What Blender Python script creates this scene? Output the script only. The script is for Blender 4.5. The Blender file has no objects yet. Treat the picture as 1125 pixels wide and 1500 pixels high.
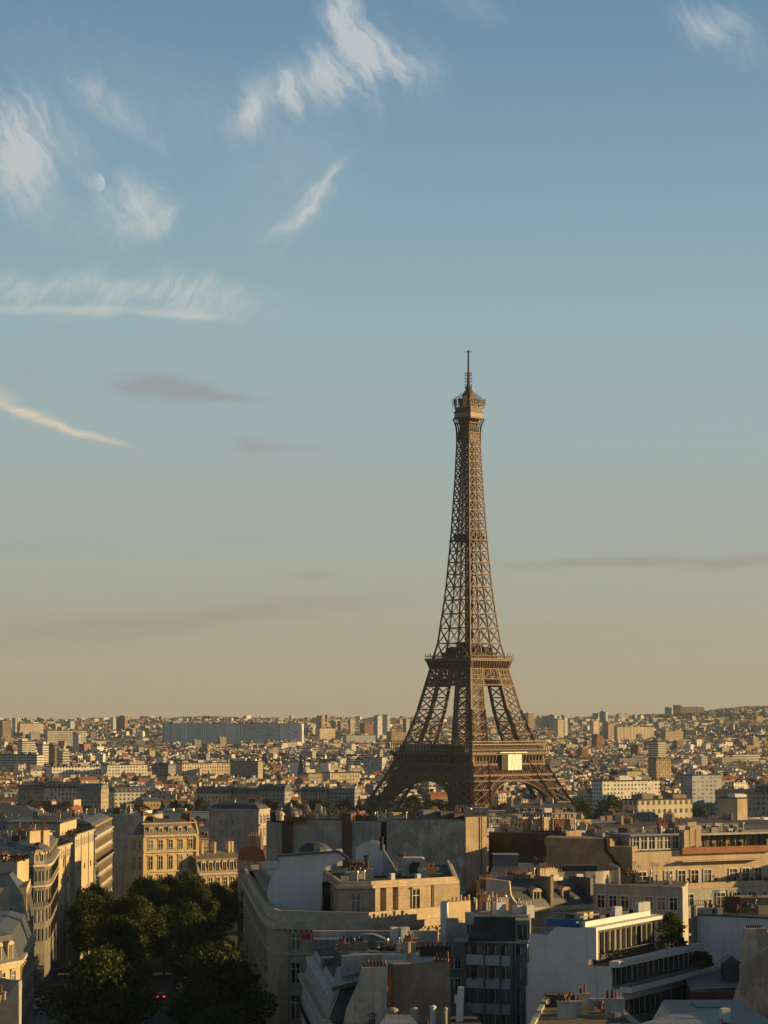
import bpy, math, random
from mathutils import Vector, Matrix
S = bpy.context.scene
COL = S.collection
R = math.radians
rnd = random.Random(7)

# ------------------------------------------------------------------ camera, world, sun, exposure
F = 3767.0                                   # focal length in photo pixels (photo 1125 x 1500)
EYE = 75.0                                   # metres above the foot of the tower
PITCH = math.atan((1055 - 750) / F)
cam_d = bpy.data.cameras.new('camera')
cam_d.sensor_fit = 'VERTICAL'
cam_d.sensor_height = 36.0
cam_d.lens = 36.0 * F / 1500.0
cam_d.clip_start = 1.0
cam_d.clip_end = 120000.0
cam = bpy.data.objects.new('camera', cam_d)
cam.location = (0, 0, EYE)
cam.rotation_euler = (math.pi / 2 + PITCH, 0, 0)
COL.objects.link(cam)
S.camera = cam

SUN_AZ, SUN_EL = R(84), R(11.7)               # azimuth clockwise from the view direction (+Y)
SV = Vector((math.sin(SUN_AZ) * math.cos(SUN_EL), math.cos(SUN_AZ) * math.cos(SUN_EL), math.sin(SUN_EL)))
sun_d = bpy.data.lights.new('sun', 'SUN')
sun_d.energy = 5.0
sun_d.angle = R(0.5)
sun_d.color = (1.0, 0.67, 0.28)
sun = bpy.data.objects.new('sun', sun_d)
sun.rotation_euler = (-SV).to_track_quat('-Z', 'Y').to_euler()
COL.objects.link(sun)
S.view_settings.view_transform = 'Standard'
S.view_settings.look = 'None'
S.view_settings.exposure = 0.66
S.view_settings.gamma = 1.0


def ray(px, py):
    """direction of a photo pixel, scaled so that y = 1"""
    a, b = (px - 562.5) / F, (750 - py) / F
    d = Vector((a, math.cos(PITCH) - b * math.sin(PITCH), math.sin(PITCH) + b * math.cos(PITCH)))
    return d / d.y


def P(px, py, D):
    d = ray(px, py)
    return Vector((d.x * D, D, EYE + d.z * D))


def PZ(px, py, z):
    d = ray(px, py)
    D = (z - EYE) / d.z
    return Vector((d.x * D, D, z))


def s2l(c):
    return tuple(((x / 255) / 12.92 if x / 255 <= 0.04045 else ((x / 255 + 0.055) / 1.055) ** 2.4) for x in c)


class NT:
    """small helper to write node trees as expressions"""
    def __init__(s, tree):
        s.t = tree
        s.n = tree.nodes
        s.l = tree.links
        s.n.clear()

    def node(s, kind, **kw):
        n = s.n.new(kind)
        for k, v in kw.items():
            setattr(n, k, v)
        return n

    def put(s, sock, val):
        if hasattr(val, 'is_linked'):
            s.l.new(val, sock)
        else:
            sock.default_value = val

    def m(s, op, *a, clamp=False):
        n = s.node('ShaderNodeMath', operation=op)
        n.use_clamp = clamp
        for i, x in enumerate(a):
            s.put(n.inputs[i], x)
        return n.outputs[0]

    def mix(s, f, a, b, mode='MIX'):
        n = s.node('ShaderNodeMix', data_type='RGBA', blend_type=mode)
        s.put(n.inputs[0], f)
        for sock, x in ((n.inputs[6], a), (n.inputs[7], b)):
            s.put(sock, x if hasattr(x, 'is_linked') else (*x[:3], 1))
        return n.outputs[2]

    def sstep(s, x, a, b):
        n = s.node('ShaderNodeMapRange', interpolation_type='SMOOTHSTEP')
        s.put(n.inputs[0], x)
        n.inputs[1].default_value, n.inputs[2].default_value = a, b
        return n.outputs[0]

    def comb(s, x, y, z=0.0):
        n = s.node('ShaderNodeCombineXYZ')
        for i, v in enumerate((x, y, z)):
            s.put(n.inputs[i], v)
        return n.outputs[0]

    def noise(s, vec, scale, detail=4.0, rough=0.55, dist=0.0, col=False):
        n = s.node('ShaderNodeTexNoise')
        s.put(n.inputs['Vector'], vec)
        n.inputs['Scale'].default_value = scale
        n.inputs['Detail'].default_value = detail
        n.inputs['Roughness'].default_value = rough
        n.inputs['Distortion'].default_value = dist
        return n.outputs['Color' if col else 'Fac']

    def ramp(s, f, stops):
        n = s.node('ShaderNodeValToRGB')
        cr = n.color_ramp
        while len(cr.elements) > 1:
            cr.elements.remove(cr.elements[-1])
        cr.elements[0].position = stops[0][0]
        cr.elements[0].color = (*stops[0][1][:3], 1)
        for p, c in stops[1:]:
            e = cr.elements.new(p)
            e.color = (*c[:3], 1)
        s.put(n.inputs[0], f)
        return n.outputs[0]


def make_world():
    w = bpy.data.worlds.new('World')
    S.world = w
    w.use_nodes = True
    t = NT(w.node_tree)
    tc = t.node('ShaderNodeTexCoord')
    sep = t.node('ShaderNodeSeparateXYZ')
    t.l.new(tc.outputs['Generated'], sep.inputs[0])
    x, y, z = sep.outputs
    sky = t.node('ShaderNodeTexSky', sky_type='NISHITA')
    sky.sun_disc = False
    sky.sun_elevation = SUN_EL
    sky.sun_rotation = SUN_AZ
    sky.altitude = 100
    sky.air_density = 1.2
    sky.dust_density = 2.5
    sky.ozone_density = 3.0
    nish = t.mix(1.0, sky.outputs[0], (0.06, 0.06, 0.06), 'MULTIPLY')
    # dusk haze: the sky's colour by elevation, from the ochre band on the horizon up to blue
    el = t.m('DIVIDE', t.m('ARCSINE', z), R(90))
    E = lambda py: max(0.0, math.atan(ray(562, py).z) / R(90))
    grad = t.ramp(el, [(0.0, s2l((174, 154, 125))), (E(1000), s2l((173, 159, 133))), (E(900), s2l((168, 166, 149))),
                       (E(760), s2l((163, 172, 165))), (E(640), s2l((158, 174, 175))), (E(480), s2l((150, 174, 181))),
                       (E(300), s2l((132, 164, 179))), (E(120), s2l((116, 151, 173))), (E(0), s2l((104, 142, 168))),
                       (0.26, s2l((84, 111, 133))), (0.4, s2l((68, 85, 101))), (0.65, s2l((52, 62, 73))), (1.0, s2l((44, 52, 62)))])
    base = t.mix(0.95, nish, grad)
    # the air is a touch warmer towards the sun
    warm = t.sstep(x, 0.1, 1.0)
    base = t.mix(t.m('MULTIPLY', warm, t.sstep(z, 0.6, 0.0)), base, t.mix(1.0, base, (1.5, 1.15, 0.8), 'MULTIPLY'))
    # and dimmer on the side turned away from the sunset, behind the view
    base = t.mix(t.sstep(y, 0.1, -0.7), base, t.mix(1.0, base, (0.95, 1.02, 1.12), 'MULTIPLY'))
    # clouds, laid out by direction
    yy = t.m('MAXIMUM', y, 0.05)
    u = t.m('DIVIDE', x, yy)
    v = t.m('DIVIDE', z, yy)
    front = t.sstep(y, 0.3, 0.6)
    warp = t.noise(t.comb(u, v), 34.0, 3.0, 0.6, col=True)
    wsep = t.node('ShaderNodeSeparateXYZ')
    t.l.new(warp, wsep.inputs[0])
    px = 1 / F
    ud = t.m('MULTIPLY_ADD', t.m('SUBTRACT', wsep.outputs[0], 0.5), 70 * px, u)
    vd = t.m('MULTIPLY_ADD', t.m('SUBTRACT', wsep.outputs[1], 0.5), 70 * px, v)
    vf = t.m('MULTIPLY_ADD', t.m('SUBTRACT', wsep.outputs[1], 0.5), 16 * px, v)
    streaks = {}
    for key, sang, scale, stretch, seed in (('up', 122, 230, 4.6, 0.3), ('mid', 48, 240, 4.2, 1.7), ('flat', 3, 170, 7.0, 2.9), ('puff', 118, 170, 1.9, 4.1)):
        c, s_ = math.cos(R(sang)), math.sin(R(sang))
        vv_ = vf if key == 'flat' else vd
        sa = t.m('MULTIPLY_ADD', ud, c / stretch, t.m('MULTIPLY', vv_, s_ / stretch))
        sb = t.m('MULTIPLY_ADD', vv_, c, t.m('MULTIPLY', ud, -s_))
        streaks[key] = t.m('MULTIPLY', t.m('SUBTRACT', t.noise(t.comb(sa, sb, seed), scale, 6.0, 0.68, 0.15), 0.5), 2.0)

    def cloud(cx, cy, rx, ry, ang, amount, key):
        """an elliptical patch (photo pixels, angle anticlockwise) of streaked vapour"""
        d = ray(cx, cy)
        du, dv = t.m('SUBTRACT', ud, d.x), t.m('SUBTRACT', vf if key == 'flat' else vd, d.z)
        c, s_ = math.cos(R(ang)), math.sin(R(ang))
        a = t.m('MULTIPLY_ADD', du, c / (1.25 * rx * px), t.m('MULTIPLY', dv, s_ / (1.25 * rx * px)))
        b = t.m('MULTIPLY_ADD', dv, c / (1.25 * ry * px), t.m('MULTIPLY', du, -s_ / (1.25 * ry * px)))
        r2 = t.m('MULTIPLY_ADD', a, a, t.m('MULTIPLY', b, b))
        fall = t.m('EXPONENT', t.m('MULTIPLY', r2, -1.1))
        dens = t.m('MULTIPLY_ADD', fall, 1.0, t.m('MULTIPLY', streaks[key], t.m('SQRT', fall)))
        return t.m('MULTIPLY', t.sstep(dens, 0.02, 1.75), amount)

    whites = [
        (520, 62, 22, 84, 14, 1.3, 'up'), (494, 14, 18, 34, 35, 1.0, 'up'), (570, 84, 20, 62, 42, 0.9, 'up'), (540, 75, 50, 62, 25, 0.45, 'up'),
        (474, 108, 20, 46, 26, 0.9, 'up'), (424, 132, 14, 40, 22, 0.8, 'up'), (372, 158, 22, 38, -18, 1.15, 'puff'), (365, 178, 30, 24, 30, 0.5, 'up'),
        (20, 215, 52, 72, 8, 1.5, 'up'), (40, 250, 36, 40, 0, 0.8, 'puff'), (88, 190, 60, 34, -35, 0.45, 'up'),
        (142, 124, 10, 24, 30, 0.5, 'up'), (180, 165, 66, 20, -38, 0.55, 'up'),
        (202, 306, 42, 40, -20, 1.35, 'puff'), (136, 266, 28, 11, -40, 0.7, 'puff'), (240, 325, 36, 14, 35, 0.7, 'mid'), (200, 345, 50, 20, 10, 0.35, 'puff'),
        (468, 288, 56, 13, 54, 1.25, 'mid'), (430, 328, 40, 9, 28, 1.0, 'mid'), (450, 310, 70, 26, 44, 0.35, 'mid'),
        (100, 420, 190, 17, -1, 1.0, 'mid'), (60, 452, 240, 8, -1, 0.9, 'flat'), (160, 440, 80, 18, 20, 0.5, 'mid'), (290, 436, 66, 26, 0, 0.9, 'mid'), (270, 463, 80, 5, -5, 0.9, 'flat'),
        (30, 602, 66, 8, -17, 1.6, 'flat'), (115, 630, 70, 5, -18, 1.1, 'flat'), (2, 580, 26, 12, -10, 0.8, 'flat'),
        (1046, 34, 46, 28, -10, 0.7, 'up'), (690, 8, 60, 20, -10, 0.25, 'up'), (230, 150, 260, 70, -25, 0.16, 'up'), (600, 100, 60, 34, -20, 0.4, 'up'), (478, 112, 80, 34, 32, 0.6, 'up'), (400, 150, 70, 26, 30, 0.5, 'up'), (60, 300, 130, 40, -20, 0.3, 'mid'), (420, 250, 120, 60, 50, 0.2, 'mid'), (1060, 60, 80, 24, -30, 0.35, 'up'), (330, 455, 90, 26, 10, 0.3, 'mid')]
    greys = [
        (222, 566, 58, 17, -4, 2.2, 'flat'), (268, 570, 60, 13, -8, 1.6, 'flat'), (300, 578, 60, 8, -7, 0.9, 'flat'), (360, 584, 50, 5, -2, 0.6, 'flat'),
        (372, 648, 34, 13, -10, 1.2, 'flat'), (430, 655, 60, 9, 0, 0.7, 'flat'), (45, 552, 24, 8, 5, 0.5, 'puff'), (4, 576, 20, 10, 0, 0.8, 'puff'),
        (365, 792, 60, 4, 0, 0.8, 'flat'), (458, 842, 34, 6, 2, 0.9, 'flat'), (430, 884, 170, 8, 7, 0.6, 'flat'),
        (960, 823, 190, 7, 1, 2.2, 'flat'), (1090, 819, 80, 10, 6, 1.8, 'flat'), (800, 920, 120, 5, 0, 0.6, 'flat'),
        (90, 925, 280, 30, 4, 0.85, 'flat'), (320, 903, 260, 14, 5, 0.85, 'flat'), (40, 800, 140, 10, 2, 0.45, 'flat'), (820, 1000, 300, 10, 0, 0.3, 'flat')]

    def total(lst):
        acc = None
        for c in lst:
            k = cloud(*c)
            acc = k if acc is None else t.m('ADD', acc, k)
        return t.m('MULTIPLY', t.m('MINIMUM', acc, 1.0), front)

    col = t.mix(t.m('MULTIPLY', total(greys[:8]), 0.95), base, t.mix(1.0, base, (0.96, 0.82, 0.81), 'MULTIPLY'))
    col = t.mix(t.m('MULTIPLY', total(greys[8:]), 0.8), col, t.mix(1.0, base, (0.90, 0.81, 0.83), 'MULTIPLY'))
    wcol = t.ramp(el, [(0, s2l((215, 196, 160))), (E(620), s2l((216, 204, 178))), (E(430), s2l((190, 198, 196))), (E(250), s2l((196, 198, 196))), (E(0), s2l((196, 202, 204)))])
    col = t.mix(t.m('MULTIPLY', total(whites), 0.8), col, wcol)
    # below the horizon: dim ground
    col = t.mix(t.sstep(z, -0.01, -0.06), col, (0.05, 0.045, 0.038))
    bg = t.node('ShaderNodeBackground')
    t.l.new(col, bg.inputs[0])
    bg.inputs[1].default_value = 0.65
    out = t.node('ShaderNodeOutputWorld')
    t.l.new(bg.outputs[0], out.inputs[0])


make_world()


# ------------------------------------------------------------------ mesh and object helpers
class MB:
    def __init__(s):
        s.v, s.f, s.m = [], [], []

    def face(s, pts, mat=0):
        k = len(s.v)
        s.v.extend([tuple(p) for p in pts])
        s.f.append(tuple(range(k, k + len(pts))))
        s.m.append(mat)

    def hexa(s, p, mat=0, skip=()):
        """eight corners: bottom ring 0-3 (anticlockwise from above), top ring 4-7"""
        k = len(s.v)
        s.v.extend([tuple(q) for q in p])
        for i, q in enumerate(((3, 2, 1, 0), (4, 5, 6, 7), (0, 1, 5, 4), (1, 2, 6, 5), (2, 3, 7, 6), (3, 0, 4, 7))):
            if i in skip:
                continue
            s.f.append(tuple(k + j for j in q))
            s.m.append(mat[i] if isinstance(mat, (list, tuple)) else mat)

    def box(s, x0, x1, y0, y1, z0, z1, mat=0):
        s.hexa([(x0, y0, z0), (x1, y0, z0), (x1, y1, z0), (x0, y1, z0), (x0, y0, z1), (x1, y0, z1), (x1, y1, z1), (x0, y1, z1)], mat)

    def obox(s, c, hx, hy, z0, z1, ang=0.0, mat=0):
        """box turned by ang about z, half sizes hx, hy about the centre c"""
        ca, sa = math.cos(ang), math.sin(ang)
        q = [(c[0] + a * hx * ca - b * hy * sa, c[1] + a * hx * sa + b * hy * ca) for a, b in ((-1, -1), (1, -1), (1, 1), (-1, 1))]
        s.hexa([(x, y, z0) for x, y in q] + [(x, y, z1) for x, y in q], mat)

    def prism(s, poly, z0, z1, mat=0, top=None, base=False):
        n = len(poly)
        a = sum(poly[i][0] * poly[(i + 1) % n][1] - poly[(i + 1) % n][0] * poly[i][1] for i in range(n))
        if a < 0:
            poly = poly[::-1]
        for i in range(n):
            p, q = poly[i], poly[(i + 1) % n]
            s.face([(p[0], p[1], z0), (q[0], q[1], z0), (q[0], q[1], z1), (p[0], p[1], z1)], mat)
        s.face([(p[0], p[1], z1) for p in poly], mat if top is None else top)
        if base:
            s.face([(p[0], p[1], z0) for p in reversed(poly)], mat)

    def extrude(s, pts, vec, mat=0, side=None):
        """a planar polygon of 3-D points pushed along vec"""
        n = len(pts)
        q = [Vector(p) + Vector(vec) for p in pts]
        s.face(pts, mat)
        s.face(q[::-1], mat)
        for i in range(n):
            j = (i + 1) % n
            s.face([pts[j], pts[i], q[i], q[j]], mat if side is None else side)

    def beam(s, p, q, w, mat=0, h=None):
        p, q = Vector(p), Vector(q)
        d = q - p
        if d.length < 1e-6:
            return
        d.normalize()
        up = Vector((0, 0, 1)) if abs(d.z) < 0.95 else Vector((1, 0, 0))
        a = d.cross(up).normalized()
        b = a.cross(d)
        a, b = a * w / 2, b * (h or w) / 2
        r = lambda o: [o - a - b, o + a - b, o + a + b, o - a + b]
        s.hexa(r(p) + r(q), mat)

    def tube(s, p, q, r0, r1=None, n=8, mat=0, cap=True):
        p, q = Vector(p), Vector(q)
        r1 = r0 if r1 is None else r1
        d = (q - p).normalized()
        up = Vector((0, 0, 1)) if abs(d.z) < 0.95 else Vector((1, 0, 0))
        a = d.cross(up).normalized()
        b = d.cross(a)
        k = len(s.v)
        for o, r in ((p, r0), (q, r1)):
            for i in range(n):
                t = 2 * math.pi * i / n
                s.v.append(tuple(o + a * math.cos(t) * r + b * math.sin(t) * r))
        for i in range(n):
            j = (i + 1) % n
            s.f.append((k + i, k + j, k + n + j, k + n + i))
            s.m.append(mat)
        if cap:
            s.f.append(tuple(k + n + i for i in range(n)))
            s.m.append(mat)

    def dome(s, c, r, h, n=12, rings=5, mat=0):
        prev = None
        for i in range(rings + 1):
            t = math.pi / 2 * i / rings
            k = len(s.v)
            for j in range(n):
                a = 2 * math.pi * j / n
                s.v.append((c[0] + r * math.cos(t) * math.cos(a), c[1] + r * math.cos(t) * math.sin(a), c[2] + h * math.sin(t)))
            if prev is not None:
                for j in range(n):
                    s.f.append((prev + j, prev + (j + 1) % n, k + (j + 1) % n, k + j))
                    s.m.append(mat)
            prev = k

    def build(s, name, mats, parent=None, local=False, smooth=False):
        if not isinstance(mats, (list, tuple)):
            mats = [mats]
        me = bpy.data.meshes.new(name)
        v = s.v
        if parent is not None and not local:
            o = parent
            off = Vector((0, 0, 0))
            while o is not None:
                off += o.location
                o = o.parent
            v = [(a - off.x, b - off.y, c - off.z) for a, b, c in v]
        me.from_pydata(v, [], s.f)
        for m in mats:
            me.materials.append(m)
        if len(mats) > 1:
            me.polygons.foreach_set('material_index', s.m)
        if smooth:
            me.polygons.foreach_set('use_smooth', [True] * len(s.f))
        me.update()
        ob = bpy.data.objects.new(name, me)
        COL.objects.link(ob)
        ob.parent = parent
        return ob


def tag(o, label=None, cat=None, group=None, kind=None):
    for k, val in (('label', label), ('category', cat), ('group', group), ('kind', kind)):
        if val:
            o[k] = val
    return o


def thing(name, label, cat, loc=(0, 0, 0), rot=0.0, group=None):
    o = bpy.data.objects.new(name, None)
    o.empty_display_size = 2
    COL.objects.link(o)
    o.location = loc
    o.rotation_euler = (0, 0, rot)
    return tag(o, label, cat, group)


def kids(o):
    return [c for c in CHILD.get(o.name, [])]


CHILD = {}


def copy_tree(o, parent=None):
    c = o.copy()
    COL.objects.link(c)
    c.parent = parent
    for ch in o.children:
        copy_tree(ch, c)
    return c


# ------------------------------------------------------------------ materials
def mat(name, c, rough=0.85, var=0.25, scale=0.35, c2=None, spec=0.3, metal=0.0, streak=0.0, bump=0.0, fine=3.0, seam=0.0, patch=0.0, course=0.0):
    """procedural surface: base colour broken by two sizes of noise; optional rain streaks, repaired patches, standing seams, stone courses"""
    m = bpy.data.materials.new(name)
    m.use_nodes = True
    t = NT(m.node_tree)
    g = t.node('ShaderNodeNewGeometry')
    pos = g.outputs['Position']
    n1 = t.noise(pos, scale, 5.0, 0.6)
    n2 = t.noise(pos, fine, 3.0, 0.6)
    f = t.m('MULTIPLY_ADD', n2, 0.4, t.m('MULTIPLY', n1, 0.6))
    f = t.sstep(f, 0.3, 0.7)
    d = c2 if c2 is not None else tuple(x * (1 - var) for x in c)
    hi = tuple(min(1, x * (1 + var * 0.45)) for x in c)
    col = t.mix(f, d, hi)
    if patch:
        p_ = t.noise(pos, 0.13, 2.0, 0.4, 1.5)
        col = t.mix(t.m('MULTIPLY', t.sstep(p_, 0.50, 0.54), patch), col, (c[0] * 0.62, c[1] * 0.58, c[2] * 0.52))
        p_ = t.noise(pos, 0.31, 3.0, 0.5, 1.0)
        col = t.mix(t.m('MULTIPLY', t.sstep(p_, 0.58, 0.62), patch * 0.7), col, tuple(min(1, x * 1.25) for x in c))
    if streak:
        mp = t.node('ShaderNodeMapping')
        mp.inputs['Scale'].default_value = (1.3, 1.3, 0.06)
        t.l.new(pos, mp.inputs[0])
        s_ = t.noise(mp.outputs[0], 1.0, 4.0, 0.65)
        col = t.mix(t.m('MULTIPLY', t.sstep(s_, 0.45, 0.75), streak), col, tuple(x * 0.4 for x in c))
    if seam or course:
        sp, sn = t.node('ShaderNodeSeparateXYZ'), t.node('ShaderNodeSeparateXYZ')
        t.l.new(pos, sp.inputs[0])
        t.l.new(g.outputs['True Normal'], sn.inputs[0])
    if seam:
        ln = t.m('SQRT', t.m('ADD', t.m('MULTIPLY', sn.outputs[0], sn.outputs[0]), t.m('MULTIPLY', sn.outputs[1], sn.outputs[1])))
        u = t.m('DIVIDE', t.m('SUBTRACT', t.m('MULTIPLY', sp.outputs[1], sn.outputs[0]), t.m('MULTIPLY', sp.outputs[0], sn.outputs[1])), t.m('MAXIMUM', ln, 0.03))
        u = t.mix(t.m('LESS_THAN', ln, 0.05), t.comb(u, u, u), t.comb(sp.outputs[0], sp.outputs[0], sp.outputs[0]))
        q = t.node('ShaderNodeSeparateColor')
        t.l.new(u, q.inputs[0])
        k = t.m('DIVIDE', q.outputs[0], 0.75)
        line = t.m('LESS_THAN', t.m('FRACT', k), 0.14)
        wn = t.node('ShaderNodeTexWhiteNoise', noise_dimensions='1D')
        t.l.new(t.m('FLOOR', k), wn.inputs['W'])
        col = t.mix(t.m('MULTIPLY', wn.outputs[0], seam * 0.7), col, tuple(x * 0.6 for x in c))
        col = t.mix(t.m('MULTIPLY', line, seam), col, tuple(x * 0.35 for x in c))
    if course:
        fz = t.m('FRACT', t.m('DIVIDE', sp.outputs[2], 0.55))
        col = t.mix(t.m('MULTIPLY', t.m('LESS_THAN', fz, 0.09), course), col, tuple(x * 0.45 for x in c))
    b = t.node('ShaderNodeBsdfPrincipled')
    t.l.new(col, b.inputs['Base Color'])
    b.inputs['Roughness'].default_value = rough
    b.inputs['Specular IOR Level'].default_value = spec
    b.inputs['Metallic'].default_value = metal
    if bump:
        bn = t.node('ShaderNodeBump')
        bn.inputs['Strength'].default_value = bump
        bn.inputs['Distance'].default_value = 0.1
        t.l.new(n2, bn.inputs['Height'])
        t.l.new(bn.outputs[0], b.inputs['Normal'])
    o = t.node('ShaderNodeOutputMaterial')
    t.l.new(b.outputs[0], o.inputs[0])
    return m


def winmat(name, c, fw=2.7, fh=3.1, dens=0.85, glass=(0.03, 0.035, 0.045), var=0.25, ww=0.42, wh=0.55):
    """wall of a far building: plaster with a regular grid of dark window openings, too small to model one by one"""
    m = bpy.data.materials.new(name)
    m.use_nodes = True
    t = NT(m.node_tree)
    g = t.node('ShaderNodeNewGeometry')
    pos, nor = g.outputs['Position'], g.outputs['True Normal']
    sp, sn = t.node('ShaderNodeSeparateXYZ'), t.node('ShaderNodeSeparateXYZ')
    t.l.new(pos, sp.inputs[0])
    t.l.new(nor, sn.inputs[0])
    uu = t.m('SUBTRACT', t.m('MULTIPLY', sp.outputs[1], sn.outputs[0]), t.m('MULTIPLY', sp.outputs[0], sn.outputs[1]))
    uu = t.m('DIVIDE', uu, fw)
    vv = t.m('DIVIDE', sp.outputs[2], fh)
    fu, fv = t.m('FRACT', uu), t.m('FRACT', vv)
    iu = t.m('LESS_THAN', t.m('ABSOLUTE', t.m('SUBTRACT', fu, 0.5)), ww / 2)
    iv = t.m('LESS_THAN', t.m('ABSOLUTE', t.m('SUBTRACT', fv, 0.5)), wh / 2)
    wn = t.node('ShaderNodeTexWhiteNoise', noise_dimensions='3D')
    t.l.new(t.comb(t.m('FLOOR', uu), t.m('FLOOR', vv), t.m('FLOOR', t.m('MULTIPLY', sn.outputs[0], 7.0))), wn.inputs[0])
    keep = t.m('LESS_THAN', wn.outputs[0], dens)
    flat = t.m('LESS_THAN', t.m('ABSOLUTE', sn.outputs[2]), 0.4)
    w = t.m('MULTIPLY', t.m('MULTIPLY', iu, iv), t.m('MULTIPLY', keep, flat))
    big = t.noise(pos, 0.02, 3.0, 0.6)
    n1 = t.noise(pos, 0.3, 4.0, 0.6)
    col = t.mix(t.sstep(t.m('MULTIPLY_ADD', big, 0.6, t.m('MULTIPLY', n1, 0.4)), 0.35, 0.65), tuple(x * (1 - var) for x in c), tuple(min(1, x * (1 + var * 0.5)) for x in c))
    gl = t.mix(t.sstep(wn.outputs[0], 0.0, 1.0), glass, tuple(x * 2.6 for x in glass))
    col = t.mix(w, col, gl)
    b = t.node('ShaderNodeBsdfPrincipled')
    t.l.new(col, b.inputs['Base Color'])
    t.put(b.inputs['Roughness'], t.m('MULTIPLY_ADD', w, -0.5, 0.85))
    b.inputs['Specular IOR Level'].default_value = 0.3
    o = t.node('ShaderNodeOutputMaterial')
    t.l.new(b.outputs[0], o.inputs[0])
    return m


M = {}
M['iron'] = mat('brown_iron', (0.108, 0.052, 0.028), 0.6, 0.35, 0.2, spec=0.4)
M['iron_pale'] = mat('pale_painted_iron', (0.27, 0.20, 0.14), 0.55, 0.2, 0.2)
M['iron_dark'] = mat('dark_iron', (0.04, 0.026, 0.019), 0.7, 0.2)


def glass_mat():
    """window panes: dark rooms, some with pale curtains drawn"""
    m = bpy.data.materials.new('window_glass')
    m.use_nodes = True
    t = NT(m.node_tree)
    oi = t.node('ShaderNodeObjectInfo')
    g = t.node('ShaderNodeNewGeometry')
    n = t.noise(g.outputs['Position'], 0.9, 2.0, 0.5)
    k = t.sstep(t.m('MULTIPLY_ADD', n, 0.35, oi.outputs['Random']), 0.75, 1.0)
    col = t.mix(k, (0.016, 0.018, 0.021), (0.16, 0.145, 0.125))
    b = t.node('ShaderNodeBsdfPrincipled')
    t.l.new(col, b.inputs['Base Color'])
    b.inputs['Roughness'].default_value = 0.14
    b.inputs['Specular IOR Level'].default_value = 0.55
    o = t.node('ShaderNodeOutputMaterial')
    t.l.new(b.outputs[0], o.inputs[0])
    return m


M['glass'] = glass_mat()
M['screen'] = mat('white_screen', (0.85, 0.81, 0.72), 0.5, 0.5, 0.5, fine=1.1)
M['masonry'] = mat('tower_masonry', (0.36, 0.31, 0.25), 0.9)

# ------------------------------------------------------------------ the ground
def ground_z(x, y):
    def L(v, pts):
        for (a, b), (c, d) in zip(pts, pts[1:]):
            if v <= c:
                k = max(0.0, (v - a) / (c - a))
                return b + (d - b) * k
        return pts[-1][1]
    base = L(y, [(-500, 26), (0, 25), (500, 20), (1000, 8), (1350, -3), (1500, -3), (1600, 0), (3200, 2), (4600, 8), (6000, 24), (7200, 42), (8600, 58), (14000, 40), (30000, 10)])
    # the hills rise to the right and dip a little to the left
    far = min(1.0, max(0.0, (y - 4200) / 3800))
    a = x / max(y, 1.0)
    hill = 46 * max(0.0, min(1.0, (a - 0.015) / 0.125)) ** 1.9 + 10 * math.exp(-((a + 0.075) / 0.02) ** 2)
    rough = 5 * math.sin(x * 0.0031 + y * 0.0017) + 4 * math.sin(x * 0.0067 - y * 0.0023)
    return base + far * (hill + rough)


def make_ground():
    b = MB()
    ys = [-900, -300, 0] + [i * 100 for i in range(1, 21)] + [2200 + 200 * i for i in range(0, 36)] + [10000, 12000, 16000, 24000, 40000]
    xs_n = 36
    for y in ys:
        half = max(600, y * 0.45 + 500)
        for i in range(xs_n + 1):
            x = -half + 2 * half * i / xs_n
            b.v.append((x, y, ground_z(x, y)))
    for j in range(len(ys) - 1):
        for i in range(xs_n):
            k = j * (xs_n + 1) + i
            b.f.append((k, k + 1, k + xs_n + 2, k + xs_n + 1))
            b.m.append(0)
    g = b.build('ground', mat('city_ground', (0.055, 0.052, 0.045), 0.95, 0.5, 0.02, c2=(0.03, 0.042, 0.022), fine=0.2), smooth=True)
    tag(g, kind='structure')


make_ground()

# ------------------------------------------------------------------ the iron tower
TX, TY = P(687.5, 1055, 1724).x, 1724.0


def interp(h, pts):
    for (a, b), (c, d) in zip(pts, pts[1:]):
        if h <= c:
            return b + (d - b) * (h - a) / (c - a)
    return pts[-1][1]


TW = [(0, 58.5), (18, 49.5), (39, 39.2), (46, 36.0), (61, 30.4), (82, 24.3), (107, 18.9), (116, 17.2), (123, 15.2), (160, 11.1), (196, 8.6), (237, 6.5), (265, 5.5), (290, 5.2)]
LW = [(0, 18), (18, 16), (39, 15.8), (57, 15.2), (80, 13.2), (107, 11.0), (116, 10.5)]


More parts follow.
